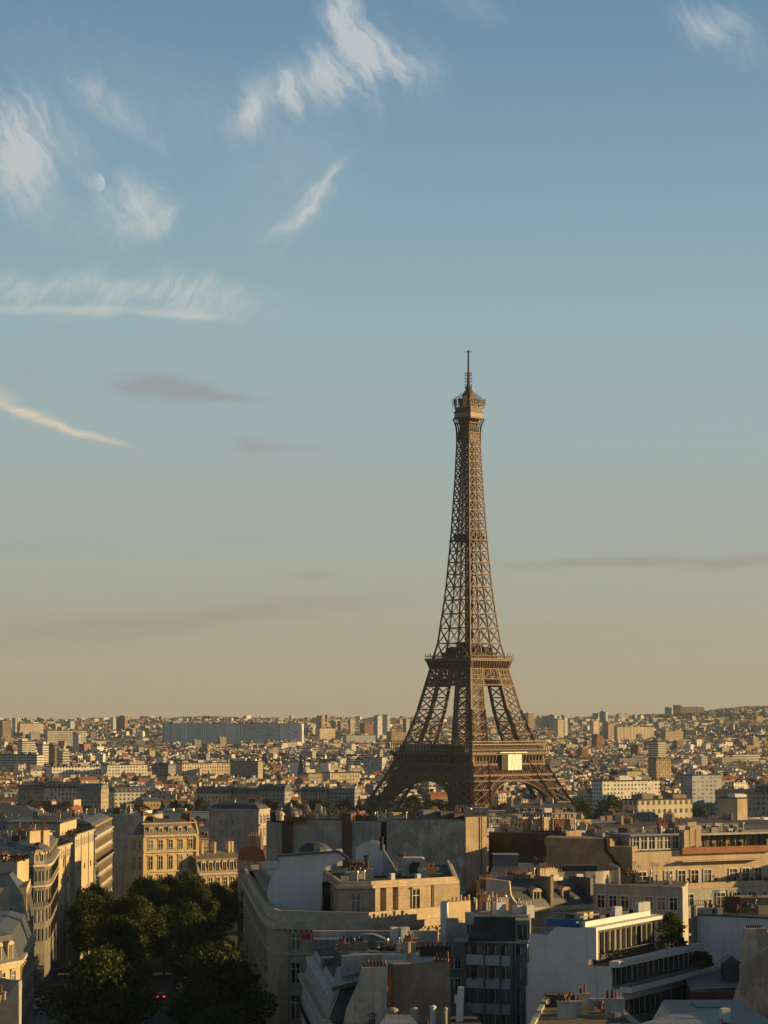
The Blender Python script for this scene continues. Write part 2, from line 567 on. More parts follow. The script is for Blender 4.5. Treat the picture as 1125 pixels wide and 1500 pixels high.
def tower():
    t = thing('iron_lattice_tower', 'tall brown iron lattice tower with two platforms, arched base and antenna', 'tower', (TX, TY, 0), R(45))
    I, IP, ID = M['iron'], M['iron_pale'], M['iron_dark']
    w = lambda h: interp(h, TW)
    lw = lambda h: interp(h, LW)
    lv = [3, 12, 21, 30, 39, 48, 57.5, 66, 74, 82, 90, 97.5, 105, 114]
    for sx, sy in ((-1, -1), (1, -1), (1, 1), (-1, 1)):
        b = MB()

        def corner(i, j, h):
            o = w(h)
            n = w(h) - lw(h)
            return Vector((sx * (o if i else n), sy * (o if j else n), h))
        cs = [(0, 0), (1, 0), (1, 1), (0, 1)]
        for h0, h1 in zip(lv, lv[1:]):
            cw = 1.95 - 0.009 * h0
            for c in cs:
                b.beam(corner(*c, h0), corner(*c, h1), cw)
            for c, d in zip(cs, cs[1:] + cs[:1]):
                A, B, C, D = corner(*c, h0), corner(*d, h0), corner(*d, h1), corner(*c, h1)
                b.beam(D, C, 0.75)
                b.beam(A, C, 0.52)
                b.beam(B, D, 0.52)
                mA, mB, mC, mD = (A + B) / 2, (B + C) / 2, (C + D) / 2, (D + A) / 2
                if (c, d) in (((1, 0), (1, 1)), ((1, 1), (0, 1))):
                    for p, q in ((mA, mB), (mB, mC), (mC, mD), (mD, mA)):
                        b.beam(p, q, 0.3)
                # trellis of the corner posts
                b.beam(A + (B - A) * 0.12, D + (C - D) * 0.12, 0.5)
                b.beam(A + (B - A) * 0.88, D + (C - D) * 0.88, 0.5)
            # lift track climbing inside the leg
            if h0 < 110:
                m0 = (corner(0, 0, h0) + corner(1, 1, h0)) / 2
                m1 = (corner(0, 0, h1) + corner(1, 1, h1)) / 2
                b.beam(m0, m1, 1.5 if h0 < 57 else 1.1)
        leg = b.build('leg', [I], t, local=True)
        k = MB()
        for h0, h1 in zip(lv, lv[1:]):
            if h0 < 48:
                r = []
                for h in (h0, h1):
                    c0, c1 = corner(0, 0, h), corner(1, 1, h)
                    m_, q_ = (c0 + c1) / 2, lw(h) * 0.27
                    r += [Vector((m_.x + u_ * q_, m_.y + v_ * q_, h)) for u_, v_ in ((-1, -1), (1, -1), (1, 1), (-1, 1))]
                k.hexa(r)
        k.build('leg_shade_core', [ID], leg, local=True)  # dark fill stands in for the shade inside the lower legs
        for i, j in cs:
            c = corner(i, j, 3)
            f = MB()
            f.obox((c.x, c.y), 3.6, 3.6, -2, 3.2)
            f.build('masonry_foot', [M['masonry']], leg, local=True)

    def side(fn):
        """the four faces: fn(pt) with pt(s, h, off) giving a point s metres along the face, at height h, off metres inside w(h)"""
        for k in range(4):
            a = k * math.pi / 2
            ca, sa = math.cos(a), math.sin(a)

            def pt(s, h, o, ca=ca, sa=sa):
                return Vector((s * ca + o * sa, s * sa - o * ca, h))
            fn(k, pt)

    # arches
    def arch(k, pt):
        b = MB()
        hw = 38.0
        N = 40
        crown, spring = 39.4, 6.0

        def ap(i, d):
            th = math.pi * i / N
            s = -(hw - d) * math.cos(th)
            h = spring + (crown - spring - d) * math.sin(th) ** 0.9
            return s, h
        for i in range(N):
            for d, ww in ((0.0, 0.9), (3.9, 0.9), (2.0, 0.4)):
                s0, h0 = ap(i, d)
                s1, h1 = ap(i + 1, d)
                for q in (0.2, 3.2):
                    b.beam(pt(s0, h0, w(h0) - q), pt(s1, h1, w(h1) - q), ww)
                b.hexa([pt(s0, h0, w(h0)), pt(s1, h1, w(h1)), pt(s1, h1, w(h1) - 3.6), pt(s0, h0, w(h0) - 3.6)] +
                       [pt(s0, h0 + 0.35, w(h0)), pt(s1, h1 + 0.35, w(h1)), pt(s1, h1 + 0.35, w(h1) - 3.6), pt(s0, h0 + 0.35, w(h0) - 3.6)]) if d != 2.0 else None
            a0, a1 = ap(i, 0), ap(i, 3.9)
            b.beam(pt(*a0, w(a0[1])), pt(*a1, w(a1[1])), 0.6)
            a2 = ap(i + 1, 3.9)
            b.beam(pt(*a0, w(a0[1])), pt(*a2, w(a2[1])), 0.35)
            # spandrel uprights up to the girder
            if abs(a0[0]) > 9 and a0[1] > 22:
                b.beam(pt(a0[0], a0[1], w(a0[1]) - 0.3), pt(a0[0] * 1.05, 39.4, w(39.4) - 0.3), 0.55)
        b.build('arch', [I], t, local=True)
    side(arch)

    # first platform
    def girder(k, pt):
        b = MB()
        for h, s in ((35.6, 0.9), (39.2, 1.3), (46.2, 1.4)):
            b.beam(pt(-w(h), h, w(h)), pt(w(h), h, w(h)), s, h=s)
        n = 40
        for i in range(n):
            a0, a1 = -1 + 2 * i / n, -1 + 2 * (i + 1) / n
            b.beam(pt(a0 * w(39.2), 39.2, w(39.2)), pt(a1 * w(46.2), 46.2, w(46.2)), 0.5)
            b.beam(pt(a1 * w(39.2), 39.2, w(39.2)), pt(a0 * w(46.2), 46.2, w(46.2)), 0.5)
            am = (a0 + a1) / 2
            b.beam(pt(am * w(39.2), 39.2, w(39.2)), pt(am * w(46.2), 46.2, w(46.2)), 0.3)
            b.beam(pt(a0 * w(35.6), 35.6, w(35.6)), pt(a0 * w(39.2), 39.2, w(39.2)), 0.45)
        for i in range(9):
            a0 = -1 + 2 * i / 8
            b.beam(pt(a0 * w(39), 39, w(39) + 0.2), pt(a0 * w(46), 46, w(46) + 0.2), 0.9)
        # name frieze with its brackets
        n = 22
        for i in range(n + 1):
            s = -35.4 + 70.8 * i / n
            b.hexa([pt(s - 0.75, 46.5, 35.6), pt(s + 0.75, 46.5, 35.6), pt(s + 0.75, 46.5, 33.4), pt(s - 0.75, 46.5, 33.4),
                    pt(s - 0.35, 52.4, 36.6), pt(s + 0.35, 52.4, 36.6), pt(s + 0.35, 52.4, 33.4), pt(s - 0.35, 52.4, 33.4)])
        b.build('girder', [I], t, local=True)
        b = MB()
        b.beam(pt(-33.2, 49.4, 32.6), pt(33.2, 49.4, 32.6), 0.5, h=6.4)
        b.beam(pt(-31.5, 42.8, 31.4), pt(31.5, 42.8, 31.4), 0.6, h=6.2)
        b.build('shaded_inner_girder', [ID], t, local=True)  # girder backs coloured dark for the shade behind consoles and lattice
        c = MB()
        c.beam(pt(-37.6, 52.9, 36.4), pt(37.6, 52.9, 36.4), 2.6, h=1.0)
        c.beam(pt(-37.8, 53.8, 37.4), pt(37.8, 53.8, 37.4), 0.5, h=0.8)
        n = 36
        for i in range(n + 1):
            s = -37 + 74 * i / n
            c.beam(pt(s, 53, 37.0), pt(s, 61, 36.4), 0.32)
        for i in range(0, 2 * n):
            s = -37 + 37 * i / n
            c.beam(pt(s, 54, 37.2), pt(s, 55.6, 37.2), 0.2)
        c.build('gallery', [I], t, local=True)
        c = MB()
        c.beam(pt(-37.2, 55.7, 37.1), pt(37.2, 55.7, 37.1), 0.35)
        c.beam(pt(-37, 59.2, 36.6), pt(37, 59.2, 36.6), 0.6)
        c.beam(pt(-37.4, 61.2, 36), pt(37.4, 61.2, 36), 2.4, h=0.5)
        c.build('handrail', [IP], t, local=True)
        c = MB()
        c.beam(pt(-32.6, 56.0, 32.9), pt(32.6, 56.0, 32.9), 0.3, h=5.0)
        c.build('gallery_shade_panel', [ID], t, local=True)  # dark sheet stands in for the shaded inside of the gallery
        if k == 3:
            e = MB()
            e.hexa([pt(-24, 53.6, 36.6), pt(-1.5, 53.6, 36.6), pt(-1.5, 53.6, 35.8), pt(-24, 53.6, 35.8), pt(-24, 59.2, 36.5), pt(-1.5, 59.2, 36.5), pt(-1.5, 59.2, 35.8), pt(-24, 59.2, 35.8)])
            for i in range(7):
                s = -22.5 + 3.2 * i
                e.beam(pt(s, 53.8, 36.8), pt(s, 59, 36.8), 0.9)
            e.build('canvas_screen', [mat('tan_canvas', (0.30, 0.23, 0.16), 0.9, 0.3, 0.3)], t, local=True)
    side(girder)
    b = MB()
    n = 8
    for x0, x1, y0, y1 in ((-36.5, 36.5, -36.5, -14), (-36.5, 36.5, 14, 36.5), (-36.5, -14, -14, 14), (14, 36.5, -14, 14)):
        b.box(x0, x1, y0, y1, 51.9, 53.1)
    b.build('first_floor', [I], t, local=True)
    for k in range(4):
        p = MB()
        a = k * math.pi / 2
        p.obox((math.sin(a) * 27, -math.cos(a) * 27), 15, 5.5, 53.1, 58.2, a)
        p.obox((math.sin(a) * 27, -math.cos(a) * 27), 15.8, 6.3, 58.2, 58.9, a)
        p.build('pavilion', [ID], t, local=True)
    # big white screen hung on the sunlit face (k = 0 is turned to the camera's right by the 45 degrees)
    s = MB()
    s.box(-4.4, 9.2, -38.4, -37.8, 42.3, 52.6)
    for i in range(4):
        for j in range(3):
            y = -38.62 - 0.12 * rnd.random()
            s.box(-4.3 + 3.37 * i, -1.05 + 3.37 * i, y, -38.4, 42.4 + 3.4 * j, 45.65 + 3.4 * j)
    s.build('white_screen', [M['screen']], t, local=True)
    s = MB()
    s.box(-12.2, 14.4, -39.0, -38.2, 53.5, 54.2)
    s.build('screen_rail', [M['screen']], t, local=True)
    s = MB()
    s.box(-10, -4.6, -38.3, -37.7, 42.5, 52.6)
    s.build('screen_back_panel', [ID], t, local=True)

    # second platform
    def second(k, pt):
        b = MB()
        for h, s in ((98.4, 0.7), (102.4, 0.7), (109, 0.8)):
            b.beam(pt(-w(h) - 0.2, h, w(h) + 0.1), pt(w(h) + 0.2, h, w(h) + 0.1), s, h=s)
        n = 32
        for i in range(n):
            a0, a1 = -1 + 2 * i / n, -1 + 2 * (i + 1) / n
            b.beam(pt(a0 * w(98.4), 98.4, w(98.4)), pt(a1 * w(102.4), 102.4, w(102.4)), 0.42)
            b.beam(pt(a1 * w(98.4), 98.4, w(98.4)), pt(a0 * w(102.4), 102.4, w(102.4)), 0.42)
        n = 6
        for i in range(n):
            a0, a1 = -1 + 2 * i / n, -1 + 2 * (i + 1) / n
            A, B = pt(a0 * w(102.4), 102.4, w(102.4)), pt(a1 * w(102.4), 102.4, w(102.4))
            C, D = pt(a1 * w(109), 109, w(109)), pt(a0 * w(109), 109, w(109))
            b.beam(A, C, 0.6)
            b.beam(B, D, 0.6)
            b.beam(A, D, 0.8)
            b.beam((A + B) / 2, (C + D) / 2, 0.35)
        n = 17
        for i in range(n + 1):
            s = -1 + 2 * i / n
            b.hexa([pt(s * 18.6 - 0.35, 109.3, 18.9), pt(s * 18.6 + 0.35, 109.3, 18.9), pt(s * 18.6 + 0.35, 109.3, 17.3), pt(s * 18.6 - 0.35, 109.3, 17.3),
                    pt(s * 20.2 - 0.45, 114.2, 20.3), pt(s * 20.2 + 0.45, 114.2, 20.3), pt(s * 20.2 + 0.45, 114.2, 17.3), pt(s * 20.2 - 0.45, 114.2, 17.3)])
        b.beam(pt(-20.9, 114.8, 20.2), pt(20.9, 114.8, 20.2), 1.6, h=1.2)
        b.beam(pt(-21.2, 115.7, 20.9), pt(21.2, 115.7, 20.9), 0.6, h=0.7)
        n = 26
        for i in range(n + 1):
            s = -20.8 + 41.6 * i / n
            b.beam(pt(s, 116, 20.8), pt(s, 117.7, 20.8), 0.22)
            if i % 3 == 0:
                b.beam(pt(s, 117.7, 20.8), pt(s, 119.2 + rnd.random(), 20.6), 0.3)
        b.beam(pt(-20.9, 117.7, 20.8), pt(20.9, 117.7, 20.8), 0.35)
        b.build('girder', [I], t, local=True)
        b = MB()
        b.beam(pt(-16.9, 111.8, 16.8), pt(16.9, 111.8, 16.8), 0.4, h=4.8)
        b.build('shaded_inner_girder', [ID], t, local=True)  # dark colour stands in for shade behind the second platform brackets
    side(second)
    b = MB()
    b.box(-20, 20, -20, 20, 114.2, 115.4)
    b.build('second_floor', [I], t, local=True)
    b = MB()
    for (x0, x1, y0, y1, z1) in ((-13, 13, -13, 13, 119.6), (-10.5, 10.5, -10.5, 10.5, 123.0), (-6, 6, -6, 6, 126.6)):
        b.box(x0, x1, y0, y1, 115.4, z1)
        b.box(x0 - 0.9, x1 + 0.9, y0 - 0.9, y1 + 0.9, z1, z1 + 0.5)
    for i in range(60):
        a = rnd.random() * 6.28
        r = rnd.uniform(8, 14)
        x, y = r * math.cos(a), r * math.sin(a)
        b.obox((x, y), rnd.uniform(0.4, 1.4), rnd.uniform(0.4, 1.4), 119.8, 119.8 + rnd.uniform(1, 4.5), a)
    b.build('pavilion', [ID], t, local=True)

    # the upper shaft
    b = MB()
    hs = [115.6]
    step = 10.6
    while hs[-1] < 266:
        hs.append(hs[-1] + step)
        step = max(5.0, step * 0.955)
    hs[-1] = 268.0

    def shaft(k, pt):
        for h0, h1 in zip(hs, hs[1:]):
            a0, a1 = w(h0), w(h1)
            cw = 1.15 - 0.0018 * h0
            b.beam(pt(-a0, h0, a0), pt(-a1, h1, a1), cw)
            # each of the four legs keeps its own inner post until they meet
            i0 = a0 * interp(h0, [(115, 0.36), (200, 0.22), (268, 0.16)])
            i1 = a1 * interp(h1, [(115, 0.36), (200, 0.22), (268, 0.16)])
            for sg in (-1, 1):
                b.beam(pt(sg * i0, h0, a0), pt(sg * i1, h1, a1), cw * 0.72)
                b.beam(pt(sg * a0, h0, a0), pt(sg * i1, h1, a1), 0.55)
                b.beam(pt(sg * i0, h0, a0), pt(sg * a1, h1, a1), 0.55)
            b.beam(pt(-i0, h0, a0), pt(i1, h1, a1), 0.32)
            b.beam(pt(i0, h0, a0), pt(-i1, h1, a1), 0.32)
            b.beam(pt(-a1, h1, a1), pt(a1, h1, a1), 0.7)
            # inner faces of the legs
            b.beam(pt(-a0 * 0.36, h0, a0 * 0.36), pt(-a1 * 0.34, h1, a1 * 0.34), 0.5)
            b.beam(pt(-i0, h0, a0), pt(-a1 * 0.34, h1, a1 * 0.34), 0.4)
            b.beam(pt(i0, h0, a0), pt(a1 * 0.34, h1, a1 * 0.34), 0.4)
    side(shaft)
    b.build('upper_shaft', [I], t, local=True)
    b = MB()
    for h0, h1 in zip(hs, hs[1:]):
        for x, y in ((-1.5, -1.5), (1.5, -1.5), (1.5, 1.5), (-1.5, 1.5)):
            b.beam((x, y, h0), (x, y, h1), 0.9)
            b.beam((x, y, h0), (-x, y, h1), 0.4)
            b.beam((x, y, h0), (x, -y, h1), 0.4)
        b.beam((0, 0, h0), (0, 0, h1), 1.3)
    b.build('lift_shaft', [ID], t, local=True)
    b = MB()
    b.box(-9.4, 9.4, -9.4, 9.4, 194.6, 195.3)
    for x, y in ((-4.8, -4.8), (4.8, -4.8), (-4.8, 4.8), (4.8, 4.8)):
        b.obox((x, y), 2.4, 2.4, 195.3, 199.6)
    b.build('landing', [ID], t, local=True)

    # summit
    b = MB()

    def flare(k, pt):
        for i in range(7):
            q = -1 + 2 * i / 6
            prev = None
            for h, o in ((262, 5.55), (268, 5.6), (272, 5.9), (275, 6.5), (277.4, 7.5)):
                cur = pt(q * o, h, o)
                if prev is not None:
                    b.beam(prev, cur, 0.55 if abs(q) < 1 else 0.9)
                prev = cur
        for h, o in ((262, 5.55), (268, 5.6), (274.5, 6.4)):
            b.beam(pt(-o, h, o), pt(o, h, o), 0.6)
        for i in range(6):
            q0, q1 = -1 + 2 * i / 6, -1 + 2 * (i + 1) / 6
            b.beam(pt(q0 * 5.55, 262, 5.55), pt(q1 * 5.6, 268, 5.6), 0.35)
            b.beam(pt(q1 * 5.55, 262, 5.55), pt(q0 * 5.6, 268, 5.6), 0.35)
    side(flare)
    b.box(-4.4, 4.4, -4.4, 4.4, 266, 277.2)
    b.build('console', [I], t, local=True)

    def octo(h0, h1, r, cut, mt=0, mbb=None):
        q = [(-r + cut, -r), (r - cut, -r), (r, -r + cut), (r, r - cut), (r - cut, r), (-r + cut, r), (-r, r - cut), (-r, -r + cut)]
        mbb.prism(q, h0, h1, mt, base=True)
    b = MB()
    octo(277.3, 278.4, 7.9, 1.6, 0, b)
    octo(278.4, 281.4, 7.5, 1.6, 1, b)
    octo(281.4, 282.2, 7.9, 1.6, 0, b)
    octo(282.2, 284.6, 7.2, 1.6, 0, b)
    octo(284.6, 285.1, 7.6, 1.6, 1, b)
    octo(285.1, 290.5, 5.0, 1.4, 0, b)
    octo(290.5, 291.1, 5.8, 1.4, 0, b)
    octo(291.1, 294.5, 3.4, 1.0, 0, b)
    b.dome((0, 0, 294.5), 3.1, 3.0, 12, 4, 0)
    b.build('observation_cabin', [I, M['iron_pale']], t, local=True)
    b = MB()

    def cage(k, pt):
        for i in range(9):
            s = -7.4 + 14.8 * i / 8
            b.beam(pt(s, 284.8, 7.5), pt(s * 1.02, 290.4, 7.7), 0.22)
            b.beam(pt(s * 1.02, 290.4, 7.7), pt(s * 0.5, 294.5 + (i % 2), 3.4), 0.16)
        for h in (287, 289, 290.4):
            b.beam(pt(-7.7, h, 7.7), pt(7.7, h, 7.7), 0.22)
        for i in range(5):
            s = rnd.uniform(-8, 8)
            b.beam(pt(s, 284.8, 7.9), pt(s, 291 + rnd.random() * 2.4, 7.9), 0.3)
            b.beam(pt(s, 289, 7.9), pt(s, 289, 9.0), 0.3)
            b.beam(pt(s, 287, 9.0), pt(s, 291, 9.0), 0.45)
    side(cage)
    b.build('aerial_cage', [I], t, local=True)
    b = MB()
    b.tube((0, 0, 296), (0, 0, 301), 2.0, 1.1, 8)
    b.tube((0, 0, 300), (0, 0, 309.5), 1.0, 0.95, 8)
    b.tube((0, 0, 309.5), (0, 0, 323.6), 0.62, 0.55, 8)
    for h in (299, 300.6, 303, 305, 307.2, 308.6):
        for a in range(4):
            ca, sa = math.cos(a * math.pi / 2 + 0.78), math.sin(a * math.pi / 2 + 0.78)
            b.beam((0, 0, h), (2.2 * ca, 2.2 * sa, h), 0.35)
            b.beam((2.1 * ca, 2.1 * sa, h - 0.6), (2.1 * ca, 2.1 * sa, h + 0.6), 0.4)
    for a in range(4):
        ca, sa = math.cos(a * math.pi / 2 + 0.78), math.sin(a * math.pi / 2 + 0.78)
        b.beam((0, 0, 323.2), (2.8 * ca, 2.8 * sa, 323.2), 0.35)
        b.beam((3.4 * ca, 3.4 * sa, 294.6), (0.9 * ca, 0.9 * sa, 300.5), 0.35)
    b.tube((0, 0, 323.4), (0, 0, 324.6), 0.75, 0.3, 8)
    b.build('antenna', [M['iron_dark']], t, local=True)


tower()

# ------------------------------------------------------------------ building kit
M.update({
    'shadestone': mat('shade_toned_stone', (0.17, 0.16, 0.14), 0.9, 0.35, 0.4, streak=0.5, bump=0.3, patch=0.3),  # darker base colour stands in for shade on the rounded corner house
    'cream': mat('cream_render', (0.50, 0.40, 0.27), 0.88, 0.25, 0.25, streak=0.35, patch=0.25),
    'limestone': mat('limestone', (0.42, 0.335, 0.23), 0.9, 0.3, 0.4, streak=0.45, bump=0.3, course=0.45, patch=0.2),
    'greystone': mat('grey_stone', (0.40, 0.37, 0.32), 0.9, 0.35, 0.4, streak=0.55, bump=0.3, patch=0.5),
    'white': mat('white_render', (0.62, 0.61, 0.59), 0.85, 0.13, 0.2, streak=0.22, patch=0.08),
    'offwhite': mat('off_white_render', (0.42, 0.40, 0.365), 0.88, 0.25, 0.25, streak=0.45, patch=0.3),
    'tan': mat('tan_render', (0.29, 0.225, 0.155), 0.9, 0.35, 0.3, streak=0.5, patch=0.5),
    'patchy': mat('patchy_old_render', (0.52, 0.44, 0.345), 0.92, 0.5, 0.16, streak=0.6, fine=1.2, patch=0.75),
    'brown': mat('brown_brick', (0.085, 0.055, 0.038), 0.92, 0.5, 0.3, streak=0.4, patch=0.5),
    'brick': mat('red_brick', (0.16, 0.075, 0.05), 0.9, 0.45, 0.5, streak=0.4),
    'zinc': mat('zinc_roof', (0.098, 0.104, 0.11), 0.5, 0.5, 0.25, spec=0.4, streak=0.3, seam=0.7),
    'zinc_pale': mat('pale_zinc', (0.20, 0.21, 0.22), 0.5, 0.35, 0.3, spec=0.4, seam=0.6),
    'slate': mat('slate_roof', (0.055, 0.06, 0.07), 0.5, 0.35, 0.8, spec=0.5),
    'tar': mat('tar_roof', (0.06, 0.057, 0.053), 0.9, 0.4, 0.3),
    'gravel': mat('gravel_roof', (0.13, 0.115, 0.09), 0.95, 0.5, 1.2, fine=8),
    'tile': mat('red_tile_roof', (0.20, 0.085, 0.05), 0.85, 0.35, 0.5),
    'pot': mat('clay_pot', (0.24, 0.095, 0.055), 0.8, 0.5, 1.6),
    'concrete': mat('grey_concrete', (0.22, 0.215, 0.20), 0.9, 0.25, 0.3, streak=0.4, patch=0.2),
    'metal': mat('grey_metal', (0.30, 0.31, 0.32), 0.4, 0.2, 0.5, metal=0.6),
    'black': mat('black_paint', (0.015, 0.015, 0.016), 0.5, 0.3, 0.5),
    'frame': mat('white_window_frame', (0.62, 0.60, 0.56), 0.6, 0.1, 0.5),
    'frame_dark': mat('dark_window_frame', (0.07, 0.065, 0.06), 0.5, 0.2, 0.5),
    'stonetrim': mat('carved_stone', (0.48, 0.39, 0.28), 0.9, 0.3, 0.8, bump=0.4),
    'bluetarp': mat('blue_sheet', (0.03, 0.12, 0.30), 0.5, 0.2, 0.4),
    'copper': mat('rusty_planter', (0.30, 0.13, 0.06), 0.8, 0.3, 0.6),
    'redcloth': mat('red_awning', (0.35, 0.03, 0.035), 0.8, 0.2, 0.5),
    'leaf': mat('leaf_green', (0.055, 0.075, 0.022), 0.8, 0.5, 0.5, fine=2.0),
})
def vmap(px, py, D):
    return P(px, py, D)


def X(px, D, py=1300):
    p = P(px, py, D)
    return (p.x, p.y)


def Z(py, D):
    return P(562.5, py, D).z


def gz(x, y):
    return ground_z(x, y) - 0.5


WCACHE = {}


def window_mesh(w, h, style):
    """a window: surround, sash bars and glass; x along the wall, -y out of it, origin at the middle of the sill"""
    key = (round(w, 2), round(h, 2), style)
    if key in WCACHE:
        return WCACHE[key]
    b = MB()
    out = -0.10
    fr = 0.16 if style in ('stone', 'pale') else 0.08
    hw = w / 2
    b.box(-hw, hw, -0.03, 0.2, 0, h, 1)
    b.box(-hw - fr, -hw, out - 0.06, 0.2, -fr, h + fr, 0)
    b.box(hw, hw + fr, out - 0.06, 0.2, -fr, h + fr, 0)
    b.box(-hw, hw, out - 0.06, 0.2, h, h + fr, 0)
    b.box(-hw, hw, out - 0.1, 0.2, -fr, 0, 0)
    if style in ('stone', 'pale', 'shutter'):
        b.box(-0.05, 0.05, out + 0.02, 0.1, 0, h, 2)
        b.box(-hw, -0.05, out + 0.02, 0.1, h * 0.68, h * 0.68 + 0.08, 2)
        b.box(0.05, hw, out + 0.02, 0.1, h * 0.68, h * 0.68 + 0.08, 2)
    if style == 'stone':
        b.box(-hw - fr - 0.1, hw + fr + 0.1, out - 0.26, 0.2, h + fr, h + fr + 0.22, 0)
    if style == 'modern':
        b.box(-0.04, 0.04, out + 0.02, 0.1, 0, h, 2)
    if style == 'shutter':
        for s in (-1, 1):
            b.box(s * (hw + fr + w * 0.2) - w * 0.2, s * (hw + fr + w * 0.2) + w * 0.2, -0.08, 0.1, 0, h, 2)
    me = bpy.data.meshes.new('window')
    me.from_pydata(b.v, [], b.f)
    for m in (M['stonetrim'] if style in ('stone',) else M['frame'] if style in ('pale', 'shutter') else M['frame_dark'], M['glass'], M['frame']):
        me.materials.append(m)
    me.polygons.foreach_set('material_index', b.m)
    WCACHE[key] = me
    return me


class Bld:
    """one building: an Empty at its foot with wall, roof, window, chimney ... as children"""
    def __init__(s, name, label, cat, loc, group=None):
        s.o = thing(name, label, cat, (loc[0], loc[1], gz(*loc[:2])), 0, group)

    def part(s, name, b, mats, parent=None, label=None):
        o = b.build(name, mats, parent or s.o)
        if label:
            o['label'] = label
        return o

    def wall(s, poly, z0, z1, m, top='tar', name='wall', parent=None, label=None):
        b = MB()
        b.prism(poly, z0, z1, 0, 1)
        return s.part(name, b, [M[m] if isinstance(m, str) else m, M[top] if isinstance(top, str) else top], parent, label)

    def panel(s, pts, back, m, name='wall', label=None):
        """a wall given by its outline (3-D points in one vertical plane), 'back' metres thick away from the camera"""
        a = Vector(pts[1]) - Vector(pts[0])
        for p in pts[2:]:
            n = a.cross(Vector(p) - Vector(pts[0]))
            if n.length > 1e-3:
                break
        n.normalize()
        if n.y < 0:
            n = -n
        n.z = 0
        b = MB()
        b.extrude(pts, n.normalized() * back)
        return s.part(name, b, [M[m]], None, label)

    def win(s, A, B, zs, n, w, h, style='stone', margin=0.5, skip=(), name='window', gap=None):
        """n windows in a row along A -> B (outside to the right of A -> B), sills at heights zs"""
        A, B = Vector((A[0], A[1])), Vector((B[0], B[1]))
        d = B - A
        L = d.length
        ang = math.atan2(d.y, d.x)
        hs = h if isinstance(h, (list, tuple)) else [h] * len(zs)
        for z, hh in zip(zs, hs):
            me = window_mesh(w, hh, style)
            for i in range(n):
                if (i in skip):
                    continue
                k = margin + (L - 2 * margin) * (i + 0.5) / n
                p = A + d * (k / L)
                o = bpy.data.objects.new(name, me)
                COL.objects.link(o)
                o.parent = s.o
                o.location = Vector((p.x, p.y, z)) - s.o.location
                o.rotation_euler = (0, 0, ang)

    def ledge(s, pts, z, h, out, m='stonetrim', name='cornice', dent=0.0, inn=0.3):
        """a moulding along a polyline (outside on its right)"""
        b = MB()
        P2 = [Vector((p[0], p[1])) for p in pts]
        offs, inns = [], []
        for i, p in enumerate(P2):
            ds = []
            if i > 0:
                ds.append((p - P2[i - 1]).normalized())
            if i < len(P2) - 1:
                ds.append((P2[i + 1] - p).normalized())
            n = sum((Vector((d.y, -d.x)) for d in ds), Vector((0, 0))).normalized()
            k = 1 / max(0.5, n.dot(Vector((ds[0].y, -ds[0].x))))
            offs.append(p + n * out * k)
            inns.append(p - n * inn * k)
        for i in range(len(P2) - 1):
            a, c, e, f = offs[i], offs[i + 1], inns[i + 1], inns[i]
            b.hexa([(q.x, q.y, z) for q in (a, c, e, f)] + [(q.x, q.y, z + h) for q in (a, c, e, f)])
            if dent:
                L = (P2[i + 1] - P2[i]).length
                d = (P2[i + 1] - P2[i]).normalized()
                nrm = Vector((d.y, -d.x))
                k = dent
                while k < L:
                    c0 = P2[i] + d * k + nrm * out * 0.4
                    b.obox(c0, dent * 0.25, out * 0.4, z - 0.3, z - 0.002, math.atan2(d.y, d.x))
                    k += dent
        return s.part(name, b, [M[m]])

    def rail(s, pts, z, h=1.0, m='black', step=0.6, name='railing', solid=False):
        b = MB()
        for p, q in zip(pts, pts[1:]):
            p, q = Vector((*p[:2], 0)), Vector((*q[:2], 0))
            L = (q - p).length
            u = (q - p) / L
            b.beam(p + Vector((0, 0, z + h)), q + Vector((0, 0, z + h)), 0.1)
            b.beam(p + Vector((0, 0, z + 0.12)), q + Vector((0, 0, z + 0.12)), 0.07)
            k = 0.0
            while k <= L:
                r = p + u * k
                b.beam(r + Vector((0, 0, z)), r + Vector((0, 0, z + h)), 0.07)
                k += step
        return s.part(name, b, [M[m]])

    def chimney(s, x, y, ang, ln, z0, z1, m='tan', pots=4, th=0.35, potm='pot', poth=0.6, label=None):
        """chimney wall (half length ln) with its cap and a row of pots"""
        b = MB()
        b.obox((x, y), ln, th, z0, z1, ang, 0)
        b.obox((x, y), ln + 0.1, th + 0.1, z1, z1 + 0.18, ang, 0)
        ca, sa = math.cos(ang), math.sin(ang)
        for i in range(pots):
            k = (-1 + 2 * (i + 0.5) / pots) * (ln - 0.1) + rnd.uniform(-0.08, 0.08)
            hh = poth * rnd.uniform(0.6, 1.5)
            b.tube((x + k * ca, y + k * sa, z1 + 0.18), (x + k * ca, y + k * sa, z1 + 0.18 + hh), 0.16, 0.12, 6, 1)
        return s.part('chimney', b, [M[m], M[potm]], None, label)

    def mansard(s, poly, z, h, inset, m='slate', top='zinc', rise=0.8, name='roof'):
        """steep lower slopes to the inset outline, then a low zinc cap"""
        n = len(poly)
        a = sum(poly[i][0] * poly[(i + 1) % n][1] - poly[(i + 1) % n][0] * poly[i][1] for i in range(n))
        if a < 0:
            poly = poly[::-1]
        P2 = [Vector(p[:2]) for p in poly]

        def shrink(d):
            out = []
            for i in range(n):
                d0 = (P2[i] - P2[i - 1]).normalized()
                d1 = (P2[(i + 1) % n] - P2[i]).normalized()
                n0, n1 = Vector((-d0.y, d0.x)), Vector((-d1.y, d1.x))
                nn = (n0 + n1).normalized()
                out.append(P2[i] + nn * d / max(0.4, nn.dot(n0)))
            return out
        q = shrink(inset)
        r = shrink(inset + min(2.2, inset * 2))
        b = MB()
